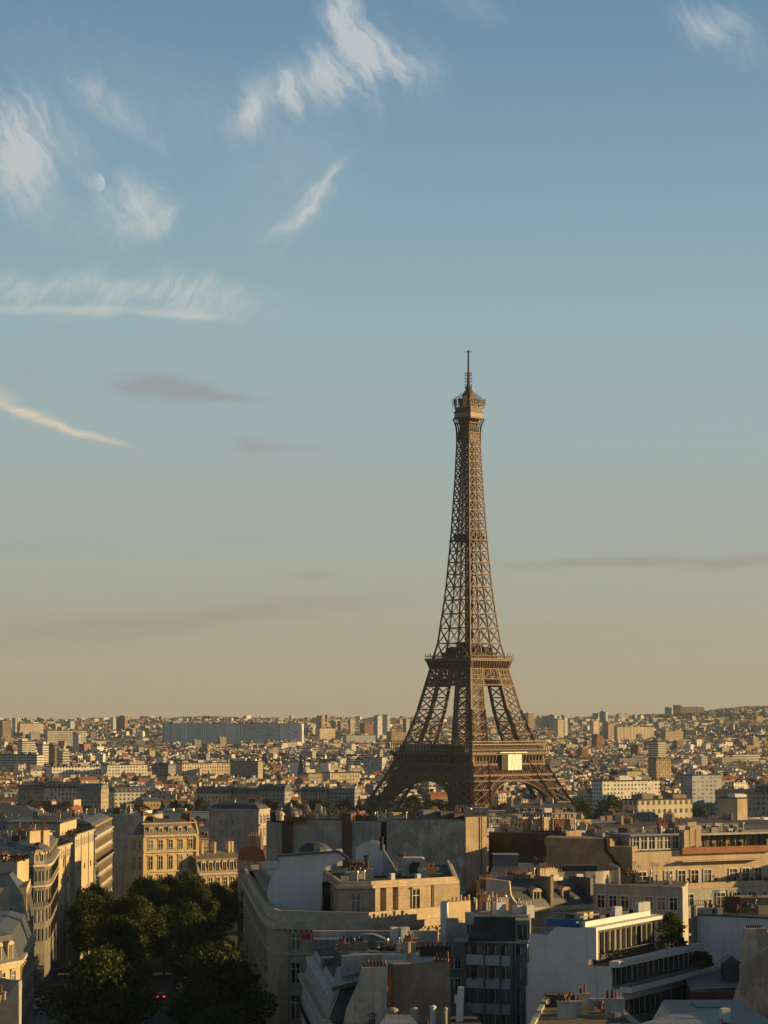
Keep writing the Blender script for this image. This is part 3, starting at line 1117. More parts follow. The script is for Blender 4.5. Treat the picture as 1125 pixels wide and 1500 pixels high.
        for i in range(n):
            j = (i + 1) % n
            b.face([(P2[i].x, P2[i].y, z), (P2[j].x, P2[j].y, z), (q[j].x, q[j].y, z + h), (q[i].x, q[i].y, z + h)], 0)
            b.face([(q[i].x, q[i].y, z + h), (q[j].x, q[j].y, z + h), (r[j].x, r[j].y, z + h + rise), (r[i].x, r[i].y, z + h + rise)], 1)
        b.face([(p.x, p.y, z + h + rise) for p in r], 1)
        return s.part(name, b, [M[m], M[top]])

    def dormers(s, A, B, z, n, w=1.0, h=1.7, depth=1.6, margin=0.8, m='stonetrim', back=0.35):
        A, B = Vector((A[0], A[1])), Vector((B[0], B[1]))
        d = B - A
        L = d.length
        u = d.normalized()
        inn = Vector((-u.y, u.x))
        ang = math.atan2(d.y, d.x)
        key = ('dormer', w, h, depth, m)
        if key not in WCACHE:
            b = MB()
            hw = w / 2
            b.box(-hw - 0.2, -hw, 0, depth, 0, h, 0)
            b.box(hw, hw + 0.2, 0, depth, 0, h, 0)
            b.box(-hw, hw, 0.1, depth, 0, h, 1)
            b.box(-0.04, 0.04, 0.04, 0.12, 0, h, 0)
            k = 7
            for i in range(k):
                t0, t1 = math.pi * i / k, math.pi * (i + 1) / k
                R0 = hw + 0.3
                b.hexa([(R0 * math.cos(t1), -0.12, h), (R0 * math.cos(t0), -0.12, h), (R0 * math.cos(t0), depth, h), (R0 * math.cos(t1), depth, h),
                        (R0 * math.cos(t1), -0.12, h + 0.12 + 0.45 * math.sin(t1)), (R0 * math.cos(t0), -0.12, h + 0.12 + 0.45 * math.sin(t0)),
                        (R0 * math.cos(t0), depth, h + 0.12 + 0.45 * math.sin(t0)), (R0 * math.cos(t1), depth, h + 0.12 + 0.45 * math.sin(t1))], 0)
            me = bpy.data.meshes.new('dormer')
            me.from_pydata(b.v, [], b.f)
            me.materials.append(M[m])
            me.materials.append(M['glass'])
            me.polygons.foreach_set('material_index', b.m)
            WCACHE[key] = me
        for i in range(n):
            k = margin + (L - 2 * margin) * (i + 0.5) / n
            p = A + u * k + inn * back
            o = bpy.data.objects.new('dormer', WCACHE[key])
            COL.objects.link(o)
            o.parent = s.o
            o.location = Vector((p.x, p.y, z)) - s.o.location
            o.rotation_euler = (0, 0, ang)


def clutter(bl, x, y, z, n, rx, ry, ang=0.0, mats=('zinc_pale', 'offwhite', 'concrete', 'metal')):
    """small roof-top plant: each vent, box or pipe a part of the building"""
    ca, sa = math.cos(ang), math.sin(ang)
    for i in range(int(n * 2.3)):
        a, c = rnd.uniform(-rx, rx), rnd.uniform(-ry, ry)
        q = (x + a * ca - c * sa, y + a * sa + c * ca)
        b = MB()
        k = rnd.random()
        if k < 0.18:
            w = rnd.uniform(0.5, 1.1)
            h = rnd.uniform(1.0, 2.0)
            b.obox(q, w, 0.32, z, z + h, ang, 0)
            b.obox(q, w + 0.08, 0.4, z + h, z + h + 0.14, ang, 0)
            for e in range(int(w * 4)):
                t_ = -w + 0.2 + 0.45 * e
                b.tube((q[0] + t_ * ca, q[1] + t_ * sa, z + h + 0.14), (q[0] + t_ * ca, q[1] + t_ * sa, z + h + rnd.uniform(0.5, 1.1)), 0.15, 0.12, 6, 1)
            bl.part('chimney', b, [M[rnd.choice(('tan', 'cream', 'offwhite', 'brick'))], M['pot']])
        elif k < 0.4:
            h = rnd.uniform(0.5, 1.3)
            b.obox(q, rnd.uniform(0.3, 1.0), rnd.uniform(0.3, 0.7), z, z + h, ang + rnd.choice((0, 0, 0.3)))
            bl.part('roof_box', b, [M[rnd.choice(mats)]])
        elif k < 0.75:
            h = rnd.uniform(0.8, 1.8)
            b.tube((*q, z), (*q, z + h), 0.12, 0.12, 7)
            b.tube((*q, z + h), (*q, z + h + 0.2), 0.26, 0.2, 7)
            bl.part('vent_pipe', b, [M[rnd.choice(('zinc_pale', 'metal', 'pot'))]])
        elif k < 0.85:
            w = rnd.uniform(0.4, 0.7)
            b.obox(q, w, w * 1.3, z, z + 0.18, ang)
            b.obox(q, w * 0.8, w * 1.1, z + 0.18, z + 0.22, ang, 1)
            bl.part('skylight', b, [M['zinc_pale'], M['glass']])
        else:
            h = rnd.uniform(2, 4)
            b.beam((*q, z), (*q, z + h), 0.06)
            for e in range(4):
                b.beam((q[0] - 0.5, q[1], z + h - 0.15 * e), (q[0] + 0.5, q[1], z + h - 0.15 * e), 0.04)
            bl.part('aerial', b, [M['metal']])


# ------------------------------------------------------------------ foliage
def leaf_mat(name, c, c2):
    m = bpy.data.materials.new(name)
    m.use_nodes = True
    t = NT(m.node_tree)
    g = t.node('ShaderNodeNewGeometry')
    n = t.noise(g.outputs['Position'], 0.45, 3.0, 0.6)
    r = g.outputs['Random Per Island']
    f = t.m('MULTIPLY_ADD', r, 0.5, t.m('MULTIPLY', n, 0.6), clamp=True)
    col = t.mix(f, c, c2)
    b = t.node('ShaderNodeBsdfPrincipled')
    t.l.new(col, b.inputs['Base Color'])
    b.inputs['Roughness'].default_value = 0.7
    b.inputs['Specular IOR Level'].default_value = 0.2
    tr = t.node('ShaderNodeBsdfTranslucent')
    t.l.new(t.mix(1.0, col, (1.2, 1.2, 0.5), 'MULTIPLY'), tr.inputs[0])
    mx = t.node('ShaderNodeMixShader')
    mx.inputs[0].default_value = 0.25
    t.l.new(b.outputs[0], mx.inputs[1])
    t.l.new(tr.outputs[0], mx.inputs[2])
    o = t.node('ShaderNodeOutputMaterial')
    t.l.new(mx.outputs[0], o.inputs[0])
    return m


M['plane_leaf'] = leaf_mat('plane_tree_leaves', (0.015, 0.028, 0.008), (0.080, 0.098, 0.020))
M['far_leaf'] = leaf_mat('far_tree_leaves', (0.022, 0.034, 0.012), (0.065, 0.08, 0.025))
M['bark'] = mat('bark', (0.09, 0.07, 0.05), 0.95, 0.4, 1.0)


def crown_mesh(seed, r, h, n, leaf, lumps=16):
    """leaves gathered on many overlapping boughs: uneven outline, gaps between the boughs; origin at the crown's foot"""
    q = random.Random(seed)
    b = MB()
    boughs = []
    for i in range(lumps):
        t = (i + 0.5) / lumps
        a = i * 2.4 + q.uniform(-0.4, 0.4)
        zz = h * (0.12 + 0.8 * t)
        rr = r * math.sqrt(max(0.05, 1 - (2 * t - 0.85) ** 2 * 0.85)) * q.uniform(0.35, 0.85)
        boughs.append((rr * math.cos(a), rr * math.sin(a), zz, r * q.uniform(0.28, 0.46)))
    boughs.append((0, 0, h * 0.9, r * 0.36))
    for i in range(n):
        bx, by, bz, br = q.choice(boughs)
        d = Vector((q.gauss(0, 1), q.gauss(0, 1), q.gauss(0, 1))).normalized()
        k = br * (q.random() ** 0.4) * (1 + 0.25 * q.gauss(0, 1) * (q.random() < 0.3))
        c = Vector((bx, by, bz)) + Vector((d.x, d.y, d.z * 0.8)) * k
        u = Vector((q.gauss(0, 1), q.gauss(0, 1), q.gauss(0, 0.7))).normalized()
        w_ = (d + Vector((q.gauss(0, .6), q.gauss(0, .6), q.gauss(0, .6)))).cross(u)
        if w_.length < 1e-3:
            continue
        w_.normalize()
        s = leaf * q.uniform(0.6, 1.4)
        b.face([c - u * s, c + w_ * s * 0.6, c + u * s, c - w_ * s * 0.6])
    return b, boughs


def tree_proto(name, seed, r, h, trunk_h, n, leaf, m='plane_leaf', lumps=16, tr=0.35):
    root = bpy.data.objects.new(name, None)
    b, boughs = crown_mesh(seed, r, h, n, leaf, lumps)
    b.v = [(x, y, z + trunk_h) for x, y, z in b.v]
    b.build('crown', [M[m]], root, local=True)
    t = MB()
    fork = trunk_h + h * 0.12
    t.tube((0, 0, -0.5), (0, 0, fork), tr, tr * 0.7, 8)
    for x, y, z, br in boughs[::2]:
        mid = Vector((x * 0.45, y * 0.45, fork + (z + trunk_h - fork) * 0.45))
        t.tube((0, 0, fork - 0.2), mid, tr * 0.5, tr * 0.32, 6, cap=False)
        t.tube(mid, (x, y, z + trunk_h), tr * 0.32, tr * 0.08, 5)
    t.build('trunk', [M['bark']], root, local=True)
    return root


def place(proto, first, loc, rz, sc, label, cat, group):
    """the first use links the prototype itself, the later ones copy it with its parts"""
    if first:
        o = proto
        COL.objects.link(o)
    else:
        o = copy_tree(proto)
    o.location = loc
    o.rotation_euler = (0, 0, rz)
    o.scale = sc if isinstance(sc, (tuple, list)) else (sc, sc, sc)
    tag(o, label, cat, group)
    return o

# ------------------------------------------------------------------ near buildings, right side of the avenue
def V3(p, z):
    return Vector((p[0], p[1], z))


def corner_block():
    F_, K1, K2, V_, E_ = (-25.9, 483), (-17.2, 386), (-15.2, 376.5), (-2.2, 372.6), (10.2, 386.5)
    B1, B0 = (11.6, 470), (6, 483)
    bl = Bld('corner_building', 'limestone corner block with wide cornice and set back attic beside the tree lined avenue', 'building', (-6, 420))
    O = bl.o
    poly = [F_, K1, K2, V_, E_, B1, B0]
    bl.wall(poly, O.location.z, 45.8, 'limestone', 'zinc')
    bl.ledge([F_, K1, K2, V_, E_], 44.9, 1.0, 0.9, dent=0.8)
    bl.ledge([F_, K1, K2, V_, E_], 41.2, 0.35, 0.3, name='string_course')
    bl.ledge([F_, K1, K2, V_, E_], 45.9, 1.6, 0.15, name='parapet', inn=0.35)
    # facade windows
    for A, B, n in ((F_, K1, 22), (V_, E_, 4)):
        bl.win(A, B, [42.0, 37.6, 33.0], n, 1.3, [2.2, 2.9, 3.2], 'stone')
    bl.win(K2, V_, [41.9, 37.2, 32.0], 3, 1.3, [2.3, 2.8, 3.4], 'stone', skip=())
    for A, B, n in ((F_, K1, 10), (K2, V_, 3), (V_, E_, 3)):
        A_, B_ = Vector((*A, 0)), Vector((*B, 0))
        for i in range(n):
            q = A_ + (B_ - A_) * ((i + 0.02) / n)
            b = MB()
            d = (B_ - A_).normalized()
            b.obox((q.x + d.x, q.y + d.y), 0.45, 0.25, 22, 44.85, math.atan2(d.y, d.x))
            bl.part('pilaster', b, [M['limestone']])
    # attic
    at = [(-9.6, 412), (-6.4, 382.5), (-1.9, 383), (10.9, 394.5), (11.0, 440), (-2, 455)]
    bl.wall(at, 45.7, 50.6, 'limestone', 'tar', name='attic')
    bl.ledge(at[:4] + [at[4]], 50.3, 0.45, 0.55)
    bl.ledge(at[:4] + [at[4]], 50.75, 0.55, 0.1, name='coping')
    u = (Vector((12.8, 11.5)) / math.hypot(12.8, 11.5))
    nrm = Vector((u.y, -u.x))
    L = math.hypot(12.8, 11.5)
    base = Vector((-1.9, 383))
    for s0, s1, dep in ((0.02, 1.0, 0.9), (2.2, 3.5, 0.9), (4.6, L, 0.9)):
        b = MB()
        q = [base + u * s0, base + u * s1, base + u * s1 + nrm * dep, base + u * s0 + nrm * dep]
        b.prism([(p.x, p.y) for p in q], 45.9, 50.28)
        bl.part('projecting_bay', b, [M['limestone']])
    A, B = base + u * 6.0 + nrm * 0.91, base + u * 10.2 + nrm * 0.91
    bl.win(A, B, [46.9], 1, 1.45, 2.9, 'stone')
    bl.ledge([(base + u * 4.6 + nrm * 0.9)[:], (base + u * L + nrm * 0.9)[:]], 46.2, 0.3, 0.25, name='sill_course', inn=0.05)
    bl.win(at[0], at[1], [46.4], 3, 1.3, 3.0, 'stone', margin=6)
    bl.win(at[1], at[2], [46.4], 1, 1.2, 3.0, 'stone')
    # rainwater pipe down the sunlit front
    q = base + u * 11.6 + nrm * 1.05
    b = MB()
    b.tube((q.x, q.y, 33), (q.x, q.y, 50.3), 0.09, n=6)
    bl.part('drainpipe', b, [M['frame_dark']])
    # mansard range along the avenue with its blank white end wall
    o = [(409, 1254), (440, 1252), (465, 1250), (496, 1248), (508, 1258), (473, 1272), (471, 1334), (397, 1334), (391, 1311), (394, 1297), (404, 1274), (410, 1272)]
    pts = [P(x, y, 395) for x, y in o]
    b = MB()
    b.extrude(pts, (-0.25, 3, 0), 0, 1)
    lo = [p + Vector((-0.27, 3.2, -4.6 if p.z > 49 else -0.4)) for p in pts]
    b.extrude(lo, (-6.2, 66, 0), 1, 1)
    bl.part('mansard_range', b, [M['white'], M['slate']], label='long slate mansard range with a blank pale end wall')
    b = MB()
    b.extrude([P(x, y, 394.6) for x, y in ((406, 1252), (440, 1250), (465, 1248), (497, 1246), (511, 1257), (507, 1259), (496, 1249), (465, 1251), (406, 1255))], (0, 1.2, 0))
    bl.part('coping', b, [M['zinc']])
    A, B = P(391, 1300, 405), P(369, 1263, 478)
    bl.dormers((B.x - 0.2, B.y), (A.x - 0.4, A.y), 46.2, 9, 1.1, 1.9, 2.2, back=0.0)
    # roof pieces seen above the attic
    b = MB()
    o = [(521, 1284), (521, 1243), (526, 1239), (534, 1235), (541, 1233.5), (549, 1235), (556, 1238), (560, 1242), (560, 1284)]
    pts = [P(x, y, 408) for x, y in o]
    b.extrude(pts, (0.4, 9, 0), 0, 1)
    vault = bl.part('vaulted_roof_house', b, [M['white'], M['zinc']])
    b = MB()
    p = [P(560, 1242, 408), P(583, 1280, 408), P(560, 1284, 408)]
    b.extrude(p, (0, 7, 0), 0, 1)
    bl.part('buttress_wall', b, [M['offwhite'], M['zinc']], vault)
    b = MB()
    p0 = P(559, 1246, 407)
    b.tube(p0, p0 + Vector((0, 0, 2.2)), 0.3, 0.3, 8)
    bl.part('flue', b, [M['black']], vault)
    b = MB()
    p = P(537, 1275, 402)
    b.tube(p - Vector((0, 0, 1)), p + Vector((0, 0, 1.9)), 0.35, 0.3, 8)
    b.dome(p + Vector((0, 0, 1.9)), 0.55, 0.5, 8, 3)
    bl.part('cowl', b, [M['black']])
    b = MB()
    pts = [P(x, y, 403) for x, y in ((588, 1284), (588, 1259), (591, 1257), (619, 1257), (622, 1259), (622, 1284))]
    b.extrude(pts, (0, 5, 0))
    box = bl.part('roof_house', b, [M['offwhite']])
    b = MB()
    p = P(606, 1270, 402.6)
    b.box(p.x - 0.7, p.x + 0.6, p.y - 0.3, p.y + 0.3, p.z - 0.9, p.z + 0.4)
    b.box(p.x - 0.3, p.x + 0.9, p.y - 0.5, p.y + 0.25, p.z + 0.1, p.z + 0.75)
    bl.part('vent_hood', b, [M['black']], box)
    for px, py, D in ((574, 1282, 396), (612, 1283, 397)):
        b = MB()
        p = P(px, py, D)
        b.obox((p.x, p.y), 0.35, 0.35, 50.5, p.z + 0.3, 0.6)
        bl.part('roof_box', b, [M['white']])
    # zinc dome in the court to the right
    b = MB()
    p = P(490, 1262, 415)
    for k in range(16):
        clutter(bl, -4.5 + rnd.uniform(-1, 1), 402 + rnd.uniform(-8, 10), 50.65, 1, 1.5, 1.5)
    b = MB()
    p = P(460, 1249, 440)
    b.tube((p.x, p.y, p.z - 4), p, 2.9, 2.9, 16)
    b.dome(p, 3.0, 1.9, 16, 5)
    bl.part('slate_dome_roof', b, [M['slate']])
    for px in (481, 497):
        b = MB()
        p = P(px, 1250, 425)
        b.obox((p.x, p.y), 0.45, 0.4, p.z - 2, p.z + 0.7, 0.3)
        bl.part('roof_box', b, [M['white']])
    clutter(bl, 5, 415, 50.65, 8, 4, 12)


corner_block()


def party_wall_block():
    D = 600
    bl = Bld('party_wall_building', 'tall grey building showing a long blank weathered wall below the tower', 'building', (0, 620))
    zt = Z(1203, D)
    A, B = X(390, 612, 1240), X(682, 596, 1240)
    d = Vector((B[0] - A[0], B[1] - A[1]))
    at = lambda k: (A[0] + d.x * k, A[1] + d.y * k)
    up = lambda p, k: (p[0] - d.y / d.length * -k, p[1] + d.x / d.length * k)
    z0 = bl.o.location.z
    # each run of wall is its own height and colour
    runs = [(0, 0.06, 'greystone', -0.4), (0.06, 0.39, 'greystone', 0.0), (0.39, 0.435, 'brick', 1.6), (0.435, 0.58, 'greystone', -0.2), (0.58, 0.61, 'black', -0.4), (0.61, 0.64, 'greystone', 0.2), (0.64, 1.0, 'patchy', 0.3)]
    for k0, k1, m, dz in runs:
        p, q = at(k0), at(k1)
        off = 0.5 if m == 'brick' else (-1.2 if m == 'black' else 0.0)
        n = (d.y / d.length * off, -d.x / d.length * off)
        poly = [(p[0] + n[0], p[1] + n[1]), (q[0] + n[0], q[1] + n[1]), (q[0] + 3, q[1] + 22), (p[0] + 3, p[1] + 22)]
        bl.wall(poly, z0, zt + dz, m, 'tar')
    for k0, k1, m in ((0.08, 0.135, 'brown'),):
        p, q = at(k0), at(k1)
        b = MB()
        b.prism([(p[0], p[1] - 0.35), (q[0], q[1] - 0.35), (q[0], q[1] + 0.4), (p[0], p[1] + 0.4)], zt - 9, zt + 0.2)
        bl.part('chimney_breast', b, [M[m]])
    bl.ledge([at(0), at(0.39)], zt, 0.25, 0.12, 'zinc', 'coping', inn=0.5)
    bl.ledge([at(0.64), at(1.0)], zt + 0.3, 0.25, 0.12, 'zinc_pale', 'coping', inn=0.5)
    # the projecting end pier that catches the sun
    s = B
    e = (s[0] + 6.4 * math.cos(R(38)), s[1] + 6.4 * math.sin(R(38)))
    zt2 = Z(1196, D)
    bl.wall([(s[0] + 0.05, s[1] - 0.3), e, (e[0] + 0, e[1] + 16), (s[0] + 0.05, s[1] + 16)], z0, zt2, 'limestone', 'tar', name='end_pier')
    u = Vector((math.cos(R(38)), math.sin(R(38))))
    b = MB()
    q = Vector(s) + u * 4.6
    b.tube((q.x + 0.15, q.y - 0.35, z0), (q.x + 0.15, q.y - 0.35, zt2), 0.12, n=6)
    bl.part('drainpipe', b, [M['brown']])
    # roof life: chimneys with pots, boxes, a water tank, plants
    for px, w, h, n, m, dd in ((404, 1.2, 1.8, 0, 'tar', 3), (432, 2.6, 0.5, 9, 'brick', 4), (452, 1.6, 0.9, 5, 'tan', 5), (478, 2.0, 0.7, 6, 'greystone', 6), (492, 1.0, 1.3, 3, 'cream', 4), (503, 1.0, 2.2, 2, 'tan', 3), (530, 1.6, 0.8, 7, 'brick', 4), (546, 1.0, 1.2, 3, 'tan', 5), (560, 0.8, 1.4, 1, 'cream', 2), (604, 0.9, 1.5, 2, 'tan', 4)):
        p = P(px, 1203, D + 4 + dd)
        bl.chimney(p.x, p.y, 0.05, w, zt - 0.5, zt + h, m, n)
    for px, w, h, m in ((627, 2.0, 1.9, 'zinc_pale'), (650, 1.6, 1.6, 'zinc'), (668, 1.3, 1.2, 'brick'), (578, 1.0, 1.3, 'cream')):
        p = P(px, 1203, D + 8)
        b = MB()
        b.obox((p.x, p.y), w, 1.4, zt - 0.5, zt + 0.3 + h, 0.5)
        b.obox((p.x, p.y), w + 0.2, 1.6, zt + 0.3 + h, zt + 0.45 + h, 0.5)
        bl.part('roof_house', b, [M[m]])
    b = MB()
    p = P(410, 1203, D + 5)
    b.tube((p.x, p.y, zt), (p.x, p.y, zt + 1.2), 0.9, 0.9, 12)
    b.dome((p.x, p.y, zt + 1.2), 1.2, 1.0, 12, 4)
    bl.part('cowl', b, [M['cream']])
    b = MB()
    p = P(424, 1203, D + 16)
    b.dome((p.x, p.y, zt), 2.6, 3.0, 14, 5)
    b.tube((p.x, p.y, zt + 2.7), (p.x, p.y, zt + 3.6), 0.8, 0.6, 10)
    bl.part('dark_dome', b, [M['slate']])
    b = MB()
    p = P(700, 1190, D + 14)
    b.box(p.x - 3.4, p.x + 2.5, p.y - 2, p.y + 2, zt2 - 1, zt2 + 1.6)
    b.box(p.x - 1.0, p.x + 6.5, p.y - 2.4, p.y + 2.4, zt2 + 0.3, zt2 + 0.9)
    bl.part('roof_house', b, [M['greystone']])
    clutter(bl, 8, 612, zt + 0.3, 10, 12, 4)
    clutter(bl, -14, 614, zt, 10, 10, 4)
    clutter(bl, 20, 611, zt2, 6, 3, 3)


party_wall_block()


def white_stepped():
    bl = Bld('stepped_building', 'modern white building stepping back in long glazed terraces with blank end wall', 'apartment building', (30, 312))
    z0 = bl.o.location.z
    C0 = Vector((27.5, 300.0))
    u = Vector((10.4, 20.0)).normalized()          # along the glazed front, away from the camera
    v = Vector((-u.y, u.x))                        # back from the front, to the left

    def q(a, c):
        p = C0 + u * a + v * c
        return (p.x, p.y)
    lv = [(0.0, 44.0, 30), (1.4, 47.1, 26), (4.3, 50.9, 21)]
    bl.wall([q(0, 0), q(30, 0), q(30, 12.2), q(0, 12.2)], z0, 44.0, 'white', 'gravel')
    bl.wall([q(0, 1.4), q(26, 1.4), q(26, 12.0), q(0, 12.0)], 44.0, 46.6, 'white', 'gravel')
    # the rounded shoulder at the top left of the end wall
    prof = [(4.3, 46.5), (4.3, 50.9), (8.3, 50.9), (8.9, 50.4), (9.7, 49.6), (10.6, 48.5), (11.3, 47.3), (11.9, 46.6)]
    pts = [V3(q(0, c), z) for c, z in prof]
    b = MB()
    b.extrude(pts, (u.x * 21, u.y * 21, 0), 0, 1)
    bl.part('upper_storey', b, [M['white'], M['zinc']])
    b = MB()
    b.prism([q(0.25, 8.2), q(1.2, 8.2), q(1.2, 11.9), q(0.25, 11.9)], 46.5, 49.9)
    bl.part('stair_wall', b, [M['white']])
    # parapets, slabs
    def slab(a0, a1, c0, c1, za, zb, m='white', name='terrace_slab'):
        b = MB()
        b.prism([q(a0, c0), q(a1, c0), q(a1, c1), q(a0, c1)], za, zb, base=True)
        return bl.part(name, b, [M[m]])
    slab(-0.05, 31.5, -1.1, 0.4, 43.7, 44.3)
    slab(-0.05, 27.5, 0.4, 1.6, 46.5, 47.2)
    slab(-0.1, 22.5, 3.2, 5.2, 50.6, 51.0)
    slab(0.0, 20.5, 4.6, 4.9, 51.0, 51.6, 'white', 'parapet')
    slab(-0.05, 0.5, 3.2, 4.3, 47.3, 50.6, 'white', 'fin_wall')
    # glazing: individual panes between slim posts
    bl.win(q(0.5, 4.3), q(21, 4.3), [47.6], 12, 1.15, 2.5, 'modern', margin=0.2)
    bl.win(q(0.2, 1.4), q(26, 1.4), [44.4], 15, 1.3, 1.9, 'modern', margin=0.2)
    for z in (40.9, 37.7, 34.5):
        bl.win(q(0.6, 0), q(30, 0), [z], 17, 1.4, 1.75, 'modern', margin=0.2)
    for z in (39.9, 36.7):
        slab(0.4, 30.4, -0.12, 0.0, z - 0.5, z + 0.75, 'concrete', 'spandrel')
    for a0, a1, c, z in ((2.6, 21, 2.2, 47.25), (0.4, 25.5, -0.6, 44.3)):
        bl.rail([q(a0, c), q(a1, c)], z, 0.9, 'frame_dark', 0.5)
    # plant, rails and tarp on the roof
    b = MB()
    b.prism([q(1.5, 6.4), q(2.4, 6.4), q(2.4, 10.2), q(1.5, 10.2)], 50.9, 51.7)
    bl.part('blue_awning', b, [M['bluetarp']])
    for a, c in ((2.4, 5.6), (4.6, 5.8), (3.5, 6.2)):
        b = MB()
        ang = math.atan2(u.y, u.x)
        for s in (-0.5, 0.5):
            p = C0 + u * (a + s) + v * c
            b.beam((p.x, p.y, 50.9), (p.x, p.y, 52.5), 0.09)
            p2 = C0 + u * (a + s) + v * (c + 0.9)
            b.beam((p2.x, p2.y, 50.9), (p2.x, p2.y, 52.5), 0.09)
        p = C0 + u * a + v * (c + 0.45)
        b.obox((p.x, p.y), 0.6, 0.5, 51.7, 52.4, ang)
        bl.part('cooling_unit', b, [M['cream']])
    slab(0.3, 9, 4.9, 5.2, 51.3, 51.5, 'frame', 'parapet')
    bl.rail([q(0.2, 5.4), q(6, 5.4), q(6, 11.5)], 50.9, 1.2, 'metal', 0.8)
    bl.rail([q(0.4, 8.4), q(0.4, 11.7)], 49.9, 0.8, 'metal', 0.5)
    slab(9, 20, 6.5, 11, 50.9, 51.7, 'tar', 'roof_house')
    for a in (12, 19.5, 21.2):
        b = MB()
        p = C0 + u * a + v * 5.6
        b.obox((p.x, p.y), 0.5, 0.45, 50.9, 52.6, 0.5)
        bl.part('chimney', b, [M['white']])
    # planting on the terraces
    for a in range(9):
        b, _ = crown_mesh(50 + a, 0.6, 0.9, 60, 0.16, 4)
        p = C0 + u * (2.9 + a * 2.05) + v * 2.6
        b.v = [(x + p.x, y + p.y, z + 47.2) for x, y, z in b.v]
        bl.part('planter_shrub', b, [M['plane_leaf']])
    for k, (a, c, r, h, z) in enumerate(((22.5, 2.6, 2.2, 4.4, 46.9), (24.5, 2.8, 1.7, 3.6, 46.9), (27.5, 0.9, 1.6, 1.8, 44.2), (29.3, 0.9, 1.4, 1.6, 44.2), (25.8, 0.7, 1.3, 1.5, 44.2))):
        b, _ = crown_mesh(80 + k, r, h, 900, 0.2, 8)
        p = C0 + u * a + v * c
        b.v = [(x + p.x, y + p.y, w + z) for x, y, w in b.v]
        o = tag(b.build('terrace_shrub', [M['far_leaf']]), ('tall dark shrub at the far end of the upper white terrace', 'second dark shrub at the far end of the upper white terrace, lower one', 'rounded dark shrub on the middle white terrace', 'dark shrub at the very end of the middle white terrace', 'small dark shrub on the middle white terrace nearest the glazing')[k], 'shrub', 'shrubs on the white terraces')


white_stepped()


def gravel_block():
    D = 262
    bl = Bld('low_building', 'low white building with gravel covered roof in front of the blank white end wall', 'building', (20, 258))
    z0 = bl.o.location.z
    A, B = P(778, 1490, D - 6), P(900, 1478, D)
    zt = Z(1480, D)
    poly = [(A.x - 1, A.y - 12), (B.x + 1.2, B.y - 14), (B.x + 0.3, B.y + 8), (A.x + 2.0, A.y + 13)]
    bl.wall(poly, z0, zt, 'white', 'gravel')
    bl.ledge([poly[3], poly[0], poly[1], poly[2], poly[3]], zt, 0.35, 0.05, 'offwhite', 'coping', inn=0.4)
    b = MB()
    p = P(826, 1472, D + 4)
    b.box(p.x - 1.4, p.x + 2.2, p.y - 1.2, p.y + 1.2, zt, zt + 1.0)
    b.box(p.x - 1.9, p.x + 1.0, p.y - 1.3, p.y + 1.3, zt + 1.0, zt + 1.25)
    bl.part('skylight_house', b, [M['tar']])
    clutter(bl, 20, 258, zt, 6, 3, 4)


gravel_block()


